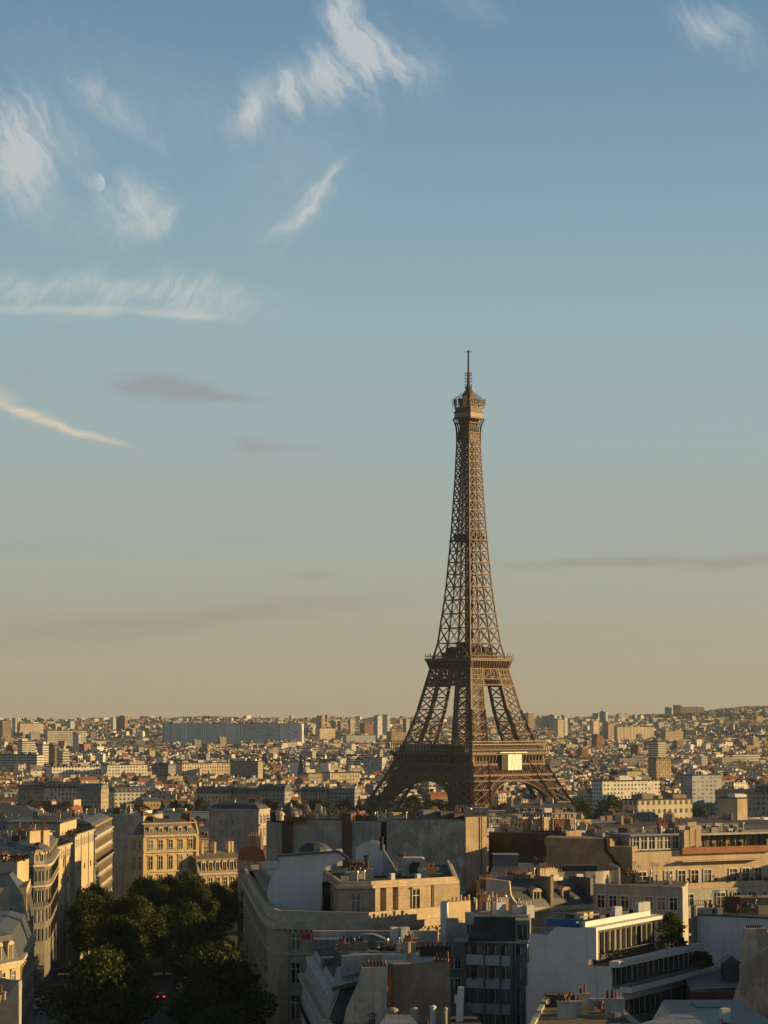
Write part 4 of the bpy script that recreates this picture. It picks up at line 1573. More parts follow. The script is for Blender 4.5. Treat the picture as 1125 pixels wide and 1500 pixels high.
def grey_office():
    D = 345
    bl = Bld('office_building', 'grey office block with three rows of wide windows under dark sloping roof', 'office', (14, 356))
    z0 = bl.o.location.z
    A, B = X(676, 347, 1400), X(772, 343, 1400)
    back = 26
    poly = [A, B, (B[0] + 2, B[1] + back), (A[0] + 2, A[1] + back)]
    bl.wall(poly, z0, 45.6, 'concrete', 'tar')
    bl.ledge([(A[0] - 0.9, A[1]), (B[0] + 0.4, B[1])], 45.6, 0.45, 0.6, 'offwhite', 'eave', inn=0.6)
    at = lambda px: X(px, 347 - (px - 676) / 96 * 4, 1400)
    for z, h in ((44.05, 1.15), (40.75, 1.65), (37.7, 1.7), (34.4, 1.7)):
        for px, w in ((687, 0.65), (700, 1.45), (714.6, 0.5), (725.5, 1.15), (740.5, 1.15), (762.5, 1.0)):
            c = at(px)
            bl.win((c[0] - 1, c[1] + 0.04), (c[0] + 1, c[1] - 0.04), [z], 1, w, h, 'modern', margin=0)
    for z in (42.55, 39.5, 36.2):
        for p0, p1 in ((683, 708), (711, 731.5), (734, 747)):
            a, c = at(p0), at(p1)
            b = MB()
            b.prism([(a[0], a[1] - 0.25), (c[0], c[1] - 0.25), (c[0], c[1] + 0.1), (a[0], a[1] + 0.1)], z, z + 1.35, base=True)
            bl.part('spandrel', b, [M['white']])
    for px in (680.5, 709.5, 732.8, 750, 755):
        c = at(px)
        b = MB()
        b.prism([(c[0] - 0.14, c[1] - 0.4), (c[0] + 0.14, c[1] - 0.4), (c[0] + 0.14, c[1] + 0.1), (c[0] - 0.14, c[1] + 0.1)], z0, 45.6)
        bl.part('pier', b, [M['concrete']])
    # dark sloping roof with pale coping and end walls
    p = [P(686, 1375, D + 0.3), P(755, 1377, D - 2), P(755, 1344, D + 3.2), P(697, 1342, D + 4)]
    b = MB()
    b.extrude(p, (0, 0.4, -0.5))
    bl.part('sloping_roof', b, [M['tar']])
    zt = Z(1343, D + 4)
    b = MB()
    b.prism([X(695, D + 4, 1343), X(760, D + 3, 1343), X(762, D + 24, 1343), X(700, D + 24, 1343)], 45.6, zt)
    bl.part('attic', b, [M['tar']])
    bl.ledge([X(693, D + 3.9, 1343), X(775, D + 2.8, 1343)], zt, 0.3, 0.25, 'offwhite', 'coping', inn=0.3)
    b = MB()
    b.prism([X(755, D - 1.8, 1360), X(776, D - 2.4, 1360), X(778, D + 18, 1360), X(757, D + 18, 1360)], 45.6, zt)
    bl.part('end_bay', b, [M['concrete']])
    c0, c1 = X(758.5, D - 1.95, 1360), X(773.5, D - 2.4, 1360)
    bl.win(c0, c1, [46.3], 1, 1.1, 1.7, 'modern', margin=0)
    # chimneys that catch the sun above the roof
    for px, py, w, h in ((731, 1338, 0.75, 1.5), (759, 1338, 0.5, 1.1), (774, 1340, 0.6, 1.3)):
        p = P(px, py, D + 9)
        b = MB()
        b.obox((p.x, p.y), w, 0.6, zt - 0.5, p.z + h, 0.5)
        for k in (-0.3, 0.3):
            b.tube((p.x + k, p.y + k * 0.5, p.z + h), (p.x + k, p.y + k * 0.5, p.z + h + 0.5), 0.14, 0.14, 6)
        bl.part('chimney', b, [M['white']])
    for p0, p1, yt, yb, D2 in ((655, 690, 1322, 1336, D + 26), (697, 730, 1317, 1331, D + 30)):
        a, c = P(p0, yt, D2), P(p1, yt - 1, D2 + 4)
        b = MB()
        b.prism([(a.x, a.y), (c.x, c.y), (c.x, c.y + 2.5), (a.x, a.y + 2.5)], 44, a.z)
        for k in range(6):
            q = a + (c - a) * ((k + 0.5) / 6)
            b.tube((q.x, q.y + 1.2, a.z), (q.x, q.y + 1.2, a.z + rnd.uniform(0.3, 1.0)), 0.2, 0.2, 6)
        bl.part('chimney', b, [M['cream']])
    clutter(bl, 17, 363, zt, 8, 5, 5, 0.4)


grey_office()


def white_turret_block():
    D = 352
    bl = Bld('narrow_building', 'narrow white building with small roof turret between limestone corner block and grey office', 'building', (9.5, 358))
    z0 = bl.o.location.z
    a, c = X(647, D, 1340), X(678, D - 1, 1340)
    bl.wall([a, c, (c[0] + 1, c[1] + 14), (a[0] + 1, a[1] + 14)], z0, 44.6, 'offwhite', 'zinc')
    a, c = X(645, D - 0.5, 1340), X(655, D - 0.8, 1340)
    bl.wall([a, c, (c[0] + 0.3, c[1] + 5), (a[0] + 0.3, a[1] + 5)], z0, Z(1323, D), 'white', 'zinc', name='stair_tower')
    a, c = X(682, D - 2.5, 1340), X(695, D - 3, 1340)
    bl.wall([a, c, (c[0], c[1] + 3), (a[0], a[1] + 3)], 42, Z(1336, D), 'offwhite', 'zinc', name='roof_turret')
    bl.win(a, c, [46.4], 1, 0.55, 1.1, 'modern', margin=0)
    for px, y, w, h in ((662, 1345, 0.8, 2.2), (671, 1352, 0.9, 1.6), (665, 1366, 0.6, 1.2)):
        p = P(px, y, D - 1)
        b = MB()
        b.obox((p.x, p.y), w, 0.7, 43, p.z, 0.1)
        bl.part('roof_box', b, [M['offwhite']])
    bl.win(X(655, D - 0.4, 1390), X(676, D - 1.0, 1390), [41.6, 38.6, 35.6], 2, 0.9, 1.6, 'pale', margin=0.1)
    clutter(bl, 10, 358, 44.6, 8, 1.3, 4)


white_turret_block()


def centre_front():
    """old block in the middle of the foreground: zinc roofs, party walls, pots"""
    bl = Bld('old_building', 'old block of zinc roofs, tan chimney walls and clay pots in the lower middle', 'building', (2, 300))
    z0 = bl.o.location.z
    fl = lambda y: -10.8 + 0.085 * (345 - y)
    poly = [(fl(346), 346), (fl(240), 240), (11, 240), (11, 288), (8, 346)]
    bl.wall(poly, z0, 41.3, 'greystone', 'tar')
    bl.ledge([(fl(346), 346), (fl(240), 240)], 41.0, 0.5, 0.6)
    bl.ledge([(fl(346), 346), (fl(240), 240)], 36.6, 0.3, 0.35, name='balcony')
    bl.rail([(fl(346) - 0.4, 346), (fl(240) - 0.4, 240)], 36.9, 1.0, 'black', 1.0)
    bl.win((fl(345), 345), (fl(241), 241), [37.0, 33.6, 30.0], 26, 1.2, 2.2, 'pale')
    # mansard towards the avenue
    mp = [(fl(343), 343), (fl(292), 292), (0.5, 292), (0.5, 343)]
    bl.mansard(mp, 41.3, 3.6, 1.5, 'slate', 'tar', 0.5)
    bl.dormers((fl(342), 342), (fl(293), 293), 41.8, 9, 1.1, 2.0, 2.2, back=0.25, m='frame')
    # long pale wall across the back, with white boxes along it
    a, c = P(458, 1363, 347), P(640, 1361, 347)
    b = MB()
    b.box(a.x, c.x, 346.2, 347.2, 41, a.z)
    bl.part('parapet_wall', b, [M['offwhite']])
    b = MB()
    b.box(a.x + 0.2, a.x + 6.2, 342.5, 346.15, a.z - 2.2, a.z - 0.8)
    bl.part('roof_house', b, [M['zinc_pale']])
    for px, w in ((577, 0.45), (592, 0.6)):
        p = P(px, 1358, 345.6)
        b = MB()
        b.obox((p.x, p.y), w, 0.5, 44, p.z, 0.35)
        bl.part('roof_box', b, [M['white']])
    p = P(540, 1372, 342)
    b = MB()
    pts = [(p.x - 2.6 + 5.2 * i / 8, p.y, p.z - 0.6 + 0.9 * math.sin(math.pi * i / 8)) for i in range(9)]
    b.extrude(pts, (0, 2.6, 0))
    bl.part('zinc_vault', b, [M['zinc_pale']])
    # roof slopes between
    b = MB()
    q = [P(500, 1392, 335), P(640, 1392, 335), P(650, 1414, 294), P(535, 1418, 296)]
    b.extrude(q, (0, 0.2, -0.5))
    bl.part('zinc_slope', b, [M['zinc']])
    b = MB()
    q = [P(497, 1402, 330), P(531, 1400, 328), P(528, 1436, 290), P(486, 1446, 290)]
    b.extrude(q, (0, 0.2, -0.5))
    bl.part('zinc_slope', b, [M['zinc']])
    # chimney walls
    D = 290
    bl.panel([P(x, y, D) for x, y in ((575, 1500), (575, 1413), (634, 1411), (636, 1405), (659, 1407), (661, 1500))], 2.2, 'tan')
    bl.panel([P(x, y, D - 1.2) for x, y in ((503, 1500), (507, 1480), (524, 1440), (530, 1418), (568, 1416), (566, 1500))], 2.0, 'patchy', label='weathered wall with sloping side')
    bl.panel([P(x, y, D - 0.9) for x, y in ((568.5, 1500), (568, 1412), (575, 1412), (574.7, 1500))], 1.5, 'brick')
    bl.panel([P(x, y, D + 10) for x, y in ((500, 1440), (500, 1400), (560, 1398), (560, 1440))], 0.8, 'greystone')
    for p0, p1, y, n in ((531, 566, 1414, 7), (637, 658, 1404, 4), (588, 606, 1411, 0)):
        for k in range(n):
            p = P(p0 + (p1 - p0) * (k + 0.5) / n, y, D - 0.3)
            b = MB()
            b.tube(p - Vector((0, 0, 0.4)), p + Vector((0, 0, rnd.uniform(0.3, 0.8))), 0.18, 0.13, 7)
            bl.part('chimney_pot', b, [M['pot']])
    p = P(598, 1392, D + 20)
    b = MB()
    b.tube(p - Vector((0, 0, 2.5)), p + Vector((0, 0, 1.0)), 0.28, 0.28, 8)
    bl.part('flue', b, [M['cream']])
    p = P(516, 1381, 333)
    bl.chimney(p.x, p.y, 0.0, 1.9, 42, p.z, 'tan', 8, potm='black')
    p = P(582, 1381, 333)
    bl.chimney(p.x, p.y, 0.0, 2.6, 42, p.z - 0.7, 'brown', 6)
    p = P(637, 1386, 320)
    bl.chimney(p.x, p.y, 0.0, 1.9, 40, p.z - 0.2, 'brown', 6)
    for px, py, D2, w, m in ((560, 1385, 338, 0.8, 'zinc'), (590, 1388, 330, 0.9, 'zinc_pale'), (480, 1408, 322, 0.7, 'zinc'), (608, 1385, 334, 1.0, 'tar')):
        p = P(px, py, D2)
        b = MB()
        b.obox((p.x, p.y), w, 0.8, 43, p.z + 0.5, 0.2)
        bl.part('skylight', b, [M[m]])
    # pale wall stub at the right and the roof at the very front
    D = 284
    b = MB()
    b.extrude([P(x, y, D) for x, y in ((668, 1497), (669, 1470), (666, 1470), (666, 1458), (670, 1458), (671, 1446), (680, 1446), (678, 1497))], (0, 0.6, 0))
    bl.part('pale_wall_stub', b, [M['white']])
    for px, py, r, m in ((575, 1482, 0.7, 'greystone'), (607, 1480, 0.5, 'offwhite'), (634, 1476, 0.4, 'white'), (652, 1478, 0.3, 'greystone'), (545, 1488, 0.5, 'tar')):
        p = P(px, py, 280)
        b = MB()
        b.tube((p.x, p.y, 41), (p.x, p.y, p.z), r * 0.8, r * 0.8, 10)
        b.dome((p.x, p.y, p.z), r, r * 0.7, 10, 4)
        bl.part('cowl', b, [M[m]])
    b = MB()
    q = [P(556, 1500, 262), P(612, 1500, 262), P(600, 1486, 276), P(566, 1486, 276)]
    b.extrude(q, (0, 0.3, -0.5))
    bl.part('zinc_slope', b, [M['zinc_pale']])
    clutter(bl, 0, 262, 41.3, 14, 6, 12)
    clutter(bl, -1, 330, 45.2, 10, 5, 10)
    # red sign board on the corner
    b = MB()
    a = P(442, 1367, 346)
    c = P(456, 1376, 346)
    b.box(a.x, c.x, 345.7, 346.0, c.z, a.z)
    tag(b.build('red_banner', [M['redcloth']]), 'small red banner on the roof corner beside the avenue', 'banner')


centre_front()


def terraced_block():
    """sunlit building with planted terraces at the right"""
    bl = Bld('terraced_building', 'cream building with long planted terraces lit by the low sun', 'apartment building', (70, 500))
    z0 = bl.o.location.z
    A = Vector((46.0, 480.0))
    u = Vector((math.cos(R(31)), math.sin(R(31))))
    n = Vector((u.y, -u.x))

    def q(s, o):
        p = A + u * s + n * o
        return (p.x, p.y)
    L = 50
    # lower shaded storeys step forward
    bl.wall([q(-8, 7), q(L, 7), q(L, -12), q(-8, -12)], z0, 39.9, 'offwhite', 'gravel')
    bl.wall([q(-3, 3.2), q(L, 3.2), q(L, -12), q(-3, -12)], 39.9, 43.6, 'offwhite', 'gravel', name='lower_storey')
    bl.wall([q(0, 0), q(L, 0), q(L, -12), q(0, -12)], 43.6, 50.6, 'cream', 'tar', name='sunlit_storey')
    bl.wall([q(2, -3.5), q(14, -3.5), q(14, -10), q(2, -10)], 50.6, 53.4, 'offwhite', 'zinc', name='roof_pavilion')
    bl.wall([q(18, -4.5), q(L, -4.5), q(L, -10), q(18, -10)], 50.6, 53.2, 'tan', 'zinc', name='roof_pavilion')
    b = MB()
    b.prism([q(17.8, -2.2), q(L, -2.2), q(L, -10.5), q(17.8, -10.5)], 53.2, 53.6, base=True)
    bl.part('canopy', b, [M['offwhite']])
    b = MB()
    b.prism([q(1.5, -2.6), q(14.5, -2.6), q(14.5, -10.5), q(1.5, -10.5)], 53.4, 53.7, base=True)
    bl.part('canopy', b, [M['zinc_pale']])
    for s in (14.4, 15.8, 17.2, 36, 48):
        b = MB()
        p = q(s, -3.0)
        b.obox(p, 0.6, 0.8, 50.6, 54.3 + (s == 15.8) * 0.7, R(31))
        bl.part('chimney', b, [M['cream']])
    bl.win(q(2, -3.5), q(14, -3.5), [50.9], 6, 1.4, 2.2, 'pale')
    bl.win(q(19, -4.5), q(L, -4.5), [50.9], 9, 1.8, 2.0, 'modern')
    # terrace parapets
    for s0, s1, o, za, zb, m, nm in ((2.0, L, 2.6, 43.3, 44.7, 'cream', 'parapet'), (-3, L, 6.6, 39.6, 40.9, 'offwhite', 'parapet'), (11, 33, 0.9, 50.0, 51.2, 'copper', 'planter_trough'), (33, L, 0.25, 50.5, 51.0, 'cream', 'parapet')):
        b = MB()
        b.prism([q(s0, o), q(s1, o), q(s1, o - 0.4), q(s0, o - 0.4)], za, zb, base=True)
        if nm == 'planter_trough':
            b.prism([q(s0, 0.5), q(s1, 0.5), q(s1, 0), q(s0, 0)], za, zb - 0.3, base=True)
        bl.part(nm, b, [M[m]])
    b = MB()
    b.prism([q(10.5, 0.02), q(30, 0.02), q(30, 1.6), q(10.5, 1.6)], 48.55, 48.75, base=True)
    bl.part('awning_slab', b, [M['cream']])
    bl.win(q(0.2, 0), q(L, 0), [44.3], 16, 1.7, 2.6, 'pale', skip=(1, 6, 11))
    bl.win(q(-2.8, 3.2), q(L, 3.2), [40.4], 14, 1.9, 2.3, 'pale', skip=(4,))
    for z in (36.2, 32.8, 29.4):
        bl.win(q(-7, 7), q(L, 7), [z], 13, 2.6, 2.4, 'modern')
        b = MB()
        b.prism([q(-7.5, 8.2), q(L, 8.2), q(L, 7.02), q(-7.5, 7.02)], z - 0.6, z - 0.2, base=True)
        bl.part('balcony', b, [M['offwhite']])
        bl.rail([q(-7.4, 8.1), q(L, 8.1)], z - 0.2, 1.0, 'black', 0.6)
    bl.rail([q(-6, 6.8), q(L, 6.8)], 40.9, 0.9, 'frame_dark', 0.5)
    # blank tan gable to the left with its slanting pipe
    g0, g1 = Vector(q(0, 0)), Vector(q(0, 0)) + Vector((-15.5, 7.0))
    b = MB()
    b.prism([(g1.x, g1.y), (g0.x - 0.02, g0.y), (g0.x + 3, g0.y + 10), (g1.x + 3, g1.y + 12)], z0, 51.6)
    bl.part('gable_wall', b, [M['tan']])
    b = MB()
    b.prism([(g1.x - 0.3, g1.y - 0.1), (g0.x - 4, g0.y + 1.4), (g0.x - 1, g0.y + 8), (g1.x + 1, g1.y + 9)], 51.6, 53.0)
    bl.part('gable_attic', b, [M['tan']])
    b = MB()
    m = (g0 + g1) / 2
    dn = Vector((-7.0, -15.5)).normalized() * 0.25
    b.beam((m.x + 3 + dn.x, m.y - 1.4 + dn.y, 51), (g0.x - 0.4 + dn.x, g0.y + 0.15 + dn.y, 45.3), 0.45)
    b.beam((m.x + 3 + dn.x, m.y - 1.4 + dn.y, 53.2), (m.x + 3 + dn.x, m.y - 1.4 + dn.y, 51), 0.45)
    bl.part('drainpipe', b, [M['black']])
    clutter(bl, 60, 496, 53.5, 14, 12, 4, R(31))
    clutter(bl, 38, 490, 54.2, 5, 4, 2, -0.4)
    # plants along the sunlit terrace
    labs = ('low green plants at the start of the sunlit terrace', 'leafy shrub by the first windows of the sunlit terrace', 'tall thin potted tree in the middle of the sunlit terrace', 'climbing shrub near the copper planter end on the sunlit terrace')
    k = 0
    for s in [3.2, 6.0, 8.2, 11.5, 13, 16.5, 18, 21, 23, 25, 26.5, 28.5, 30, 31.5, 33, 35, 36.5, 38, 40]:
        big = rnd.random()
        b, _ = crown_mesh(200 + k, rnd.uniform(0.5, 1.0), rnd.uniform(0.9, 1.6) + (1.6 if big > 0.8 else 0), 170, 0.14, 5)
        p = q(s, 2.0)
        b.v = [(x + p[0], y + p[1], z + 44.0) for x, y, z in b.v]
        bl.part('terrace_plant', b, [M['plane_leaf']])
        k += 1
    for s in (19, 21.5, 24, 26, 29, 36, 39, 42):
        b, _ = crown_mesh(300 + k, rnd.uniform(0.7, 1.2), rnd.uniform(1.0, 1.7), 170, 0.15, 5)
        p = q(s, -0.6)
        b.v = [(x + p[0], y + p[1], z + 50.7) for x, y, z in b.v]
        bl.part('roof_plant', b, [M['plane_leaf']])
        k += 1


terraced_block()


def brown_wall_block():
    D = 605
    bl = Bld('brown_building', 'building with long dark brown blank wall and pale end pillar right of centre', 'building', (35, 615))
    z0 = bl.o.location.z
    a, c = X(716, D + 4, 1240), X(832, D - 6, 1240)
    zt = Z(1221, D)
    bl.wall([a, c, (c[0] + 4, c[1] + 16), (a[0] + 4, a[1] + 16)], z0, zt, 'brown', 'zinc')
    a2, c2 = X(829.5, D - 9, 1240), X(846, D - 4, 1240)
    bl.wall([a2, c2, (c2[0] + 2, c2[1] + 14), (a2[0] + 2, a2[1] + 14)], z0, zt + 0.9, 'tan', 'zinc', name='end_pillar')
    bl.ledge([a, c], zt, 0.3, 0.1, 'zinc', 'coping', inn=0.4)
    # yellow rooftop house with domed flues
    for k, (p0, p1) in enumerate(((766, 779), (782, 795), (797, 810))):
        p, q = P(p0, 1217, D + 10), P(p1, 1217, D + 12)
        b = MB()
        b.prism([(p.x, p.y), (q.x, q.y), (q.x, q.y + 4), (p.x, p.y + 4)], zt - 1, Z(1197, D + 10))
        h = bl.part('roof_house', b, [M['cream']])
        for j in range(3):
            b = MB()
            x, y, z = p.x + (q.x - p.x) * (j + 0.5) / 3, p.y + 2, Z(1197, D + 10)
            b.tube((x, y, z), (x, y, z + 0.7), 0.3, 0.3, 8)
            b.dome((x, y, z + 0.7), 0.42, 0.4, 8, 3)
            bl.part('domed_flue', b, [M['zinc_pale']], h)
    p = P(820, 1207, D + 12)
    bl.chimney(p.x, p.y, 0.3, 1.4, zt - 1, p.z + 1, 'copper', 3)
    bl.chimney(P(755, 1214, D + 8).x, D + 8, 0.0, 3.0, zt - 1, zt + 0.6, 'brick', 7)
    bl.chimney(P(800, 1222, D + 3).x, D + 3, 0.0, 3.4, zt - 1, zt + 0.4, 'brick', 9)
    clutter(bl, 34, 613, zt, 10, 9, 4)
    # zinc roofed low range in front of it
    lo = Bld('low_building', 'low zinc roofed range with box shaped roof house under the brown wall', 'building', (35, 560))
    p, q = P(712, 1288, 520), P(815, 1285, 520)
    lo.wall([(p.x, p.y), (q.x, q.y), (q.x + 6, q.y + 70), (p.x + 6, p.y + 70)], lo.o.location.z, p.z - 1.2, 'tan', 'zinc')
    b = MB()
    zz = p.z - 1.19
    b.face([(p.x, p.y, zz), (q.x, q.y, zz), (q.x + 3, q.y + 34, zz + 2.6), (p.x + 3, p.y + 34, zz + 2.6)], 0)
    b.face([(q.x + 3, q.y + 34, zz + 2.6), (p.x + 3, p.y + 34, zz + 2.6), (p.x + 6, p.y + 70, zz), (q.x + 6, q.y + 70, zz)], 0)
    b.face([(p.x, p.y, zz), (p.x + 3, p.y + 34, zz + 2.6), (p.x + 6, p.y + 70, zz)], 0)
    b.face([(q.x, q.y, zz), (q.x + 3, q.y + 34, zz + 2.6), (q.x + 6, q.y + 70, zz)], 0)
    lo.part('roof', b, [M['zinc']])
    a, c = P(723, 1253, 552), P(758, 1253, 552)
    b = MB()
    b.box(a.x, c.x, 549, 556, zz, a.z)
    b.box(a.x - 0.2, c.x + 0.2, 548.8, 556.2, a.z, a.z + 0.3)
    lo.part('roof_house', b, [M['concrete']])
    clutter(lo, 36, 548, zz + 1.5, 6, 6, 8)


brown_wall_block()


def mansard_pair():
    """mansard house with a pale gable, two dormers and rows of pots"""
    D = 405
    bl = Bld('mansard_building', 'slate mansard house with pale gable, two dormers and rows of clay pots', 'building', (27, 412))
    z0 = bl.o.location.z
    A, B = X(748, D - 4, 1320), X(868, D + 6, 1320)
    zc = Z(1328, D)
    bk = 17
    bl.wall([A, B, (B[0] - 1, B[1] + bk), (A[0] - 1, A[1] + bk)], z0, zc, 'limestone', 'zinc')
    bl.ledge([A, B], zc - 0.7, 0.7, 0.6)
    zt = Z(1291, D + 4)
    d = Vector((B[0] - A[0], B[1] - A[1])).normalized()
    inn = Vector((-d.y, d.x))
    pts = [(0, 0, zc), (0.5, 0, zc + 1.1), (1.4, 0, zc + 2.4), (2.3, 0, zc + 3.0), (7.5, 0, zt + 0.6), (14, 0, zc)]
    b = MB()
    prof = [V3((A[0] + inn.x * o, A[1] + inn.y * o), z) for o, _, z in pts]
    L = Vector((B[0] - A[0], B[1] - A[1], 0))
    for i in range(len(prof) - 1):
        p, q = prof[i], prof[i + 1]
        b.face([p, p + L, q + L, q], 0 if i < 3 else 1)
    b.face(prof, 0)
    b.face([p + L for p in reversed(prof)], 0)
    bl.part('roof', b, [M['slate'], M['zinc']])
    # gable wall with its raised kerb, stepped like the photo's
    g = [P(x, y, D - 4.5) for x, y in ((711, 1335), (712, 1287), (746, 1291), (748, 1311), (757, 1326), (757, 1335))]
    b = MB()
    b.extrude(g, (0.2, 1.0, 0), 0, 1)
    bl.part('gable_wall', b, [M['offwhite'], M['cream']])
    for k, w in ((0.34, 1.5), (0.70, 1.5)):
        c = Vector((A[0], A[1])) + d * (L.length * k)
        bl.dormers((c.x - d.x * 1.5, c.y - d.y * 1.5), (c.x + d.x * 1.5, c.y + d.y * 1.5), zc + 0.4, 1, 1.2, 1.9, 2.4, margin=0, back=0.5)
    p = Vector((A[0], A[1])) + d * (L.length * 0.5) + inn * 2.0
    b = MB()
    ang = math.atan2(d.y, d.x)
    b.obox(p, 0.3, 2.0, zc, zt + 0.9, ang)
    bl.part('party_wall', b, [M['tan']])
    p = Vector((A[0], A[1])) + d * (L.length * 0.97) + inn * 2.2
    b = MB()
    b.obox(p, 0.3, 2.6, zc, zt + 0.5, ang)
    bl.part('party_wall', b, [M['zinc']])
    for k, o, n, h in ((-0.13, 3.0, 9, 0.5), (0.35, 6.5, 10, 0.9), (0.85, 6.5, 9, 0.9), (0.62, 7.5, 6, 0.8)):
        p = Vector((A[0], A[1])) + d * (L.length * k) + inn * o
        bl.chimney(p.x, p.y, ang, 1.9, zt - 2, zt + h, 'tan', n)
    clutter(bl, 27, 413, zt, 6, 5, 2, ang)


mansard_pair()


def grey_rear_block():
    D = 428
    bl = Bld('grey_building', 'pale grey building with rounded white penthouse and small paired windows', 'apartment building', (44, 438))
    z0 = bl.o.location.z
    A, B = X(868, D + 4, 1310), X(1000, D - 4, 1310)
    zt = Z(1299, D)
    bl.wall([A, B, (B[0] + 3, B[1] + 18), (A[0] + 3, A[1] + 18)], z0, zt, 'offwhite', 'gravel')
    bl.ledge([A, B], zt, 0.3, 0.3, 'offwhite', 'coping', inn=0.4)
    bl.win(A, B, [zt - 3.6, zt - 7.2, zt - 10.6], 7, 1.3, 2.0, 'pale')
    b = MB()
    p = P(850, 1299, D + 6)
    poly = [(p.x + 5.2 * math.cos(t), p.y + 4 + 4.0 * math.sin(t)) for t in [R(i * 20) for i in range(18)]]
    b.prism(poly, zt - 4, Z(1280, D), 0, 1)
    bl.part('penthouse', b, [M['offwhite'], M['tar']])
    b = MB()
    b.tube((p.x + 6.4, p.y, zt - 3), (p.x + 6.4, p.y, zt + 2.8), 0.3, 0.3, 8)
    b.tube((p.x + 6.4, p.y, zt + 2.8), (p.x + 5.0, p.y, zt + 3.2), 0.3, 0.3, 8)
    bl.part('flue', b, [M['metal']])
    b = MB()
    b.box(p.x - 3, p.x + 3, p.y + 2, p.y + 6, Z(1280, D), Z(1280, D) + 0.9)
    bl.part('roof_house', b, [M['tar']])
    clutter(bl, 44, 438, zt + 0.02, 10, 6, 5)


grey_rear_block()


def right_white_wall():
    D = 332
    bl = Bld('party_wall_building', 'building with broad blank white wall and tall flue at the right edge', 'building', (48, 345))
    z0 = bl.o.location.z
    A, B = X(1016, D + 4, 1380), X(1150, D - 4, 1380)
    zt = Z(1344, D)
    bl.wall([A, B, (B[0] + 3, B[1] + 14), (A[0] + 3, A[1] + 14)], z0, zt, 'white', 'tar')
    bl.ledge([A, B], zt, 0.25, 0.1, 'zinc', 'coping', inn=0.4)
    b = MB()
    p = P(1017, 1380, D + 3)
    b.tube((p.x, p.y, z0), (p.x, p.y, Z(1329, D)), 0.4, 0.4, 10)
    bl.part('flue', b, [M['concrete']])
    for px in (1036, 1052, 1090, 1098):
        p = P(px, 1340, D + 8)
        bl.chimney(p.x, p.y, 0.1, 0.6, zt - 0.3, zt + 0.5, 'tan', 2)
    b = MB()
    p = P(1108, 1325, D + 12)
    b.box(p.x - 2.8, p.x + 4, p.y - 2, p.y + 3, zt - 0.5, Z(1323, D))
    bl.part('roof_house', b, [M['tan']])
    clutter(bl, 45, 340, zt, 10, 5, 4)
    # chimney block with a sooty head, nearer
    c = Bld('chimney_building', 'tall tan chimney wall with sooty head near the lower right edge', 'building', (43, 300))
    D = 295
    q = [P(x, y, D) for x, y in ((1073, 1500), (1078, 1470), (1088, 1440), (1091, 1400), (1093, 1361), (1122, 1360), (1124, 1366), (1160, 1366), (1160, 1500))]
    b = MB()
    b.extrude(q, (0, 3, 0))
    c.part('chimney_wall', b, [M['patchy']])
    b = MB()
    a, e = P(1094.5, 1363, D - 0.05), P(1120, 1363, D - 0.05)
    for k in range(8):
        x = a.x + (e.x - a.x) * (k + 0.5) / 8
        b.tube((x, D + 1.2, a.z - 0.3), (x, D + 1.2, a.z + 0.5), 0.12, 0.1, 6)
    c.part('flue_pots', b, [M['black']])
    c.o['category'] = 'building'
    c.wall([(P(1075, 1490, D).x, D + 0.2), (62, D - 3), (62, D + 16), (P(1075, 1490, D).x + 2, D + 16)], c.o.location.z, Z(1490, D), 'tan', 'tar')
    # zinc roofs between
    r = Bld('low_building', 'low zinc roof with small dark dormer hut beside the blank white wall', 'building', (42, 318))
    p, q_ = P(1012, 1452, 300), P(1092, 1448, 300)
    zz = p.z
    r.wall([(p.x, 300), (q_.x, 300), (q_.x + 3, 327), (p.x + 2, 327)], r.o.location.z, zz, 'brown', 'zinc')
    b = MB()
    q2 = [P(1012, 1450, 301), P(1090, 1446, 301), P(1090, 1424, 325), P(1018, 1424, 326)]
    b.extrude(q2, (0, 0.3, -0.5))
    r.part('roof', b, [M['zinc']])
    b = MB()
    h = P(1070, 1422, 314)
    b.box(h.x - 0.9, h.x + 0.9, 313, 316, h.z - 1, h.z + 1.0)
    b.extrude([(h.x - 1.2, 312.7, h.z + 1.0), (h.x + 1.2, 312.7, h.z + 1.0), (h.x, 312.7, h.z + 1.9)], (0, 3.6, 0))
    r.part('dormer_hut', b, [M['slate']])
    # zinc roof at the bottom edge
    f = Bld('low_building', 'low zinc roof with small white chimney at the bottom right', 'building', (30, 244))
    p, q_ = P(930, 1500, 240), P(1082, 1500, 240)
    zz = Z(1488, 240) - 0.9
    f.wall([(p.x - 1, 226), (q_.x + 4, 226), (q_.x + 3, 262), (p.x + 5, 262)], f.o.location.z, zz, 'offwhite', 'zinc')
    b = MB()
    b.extrude([P(935, 1500, 238), P(1058, 1500, 238), P(1054, 1480, 250), P(990, 1484, 250)], (0, 0.3, -0.6))
    f.part('roof', b, [M['zinc_pale']])
    b = MB()
    a = P(1062, 1480, 243)
    b.obox((a.x, a.y), 0.4, 0.4, zz, a.z + 0.2, 0.2)
    f.part('chimney', b, [M['white']])
    b = MB()
    b.box(P(1018, 1474, 256).x, P(1056, 1474, 256).x, 255, 259, zz, Z(1473, 256))
    f.part('roof_house', b, [M['zinc']])


right_white_wall()


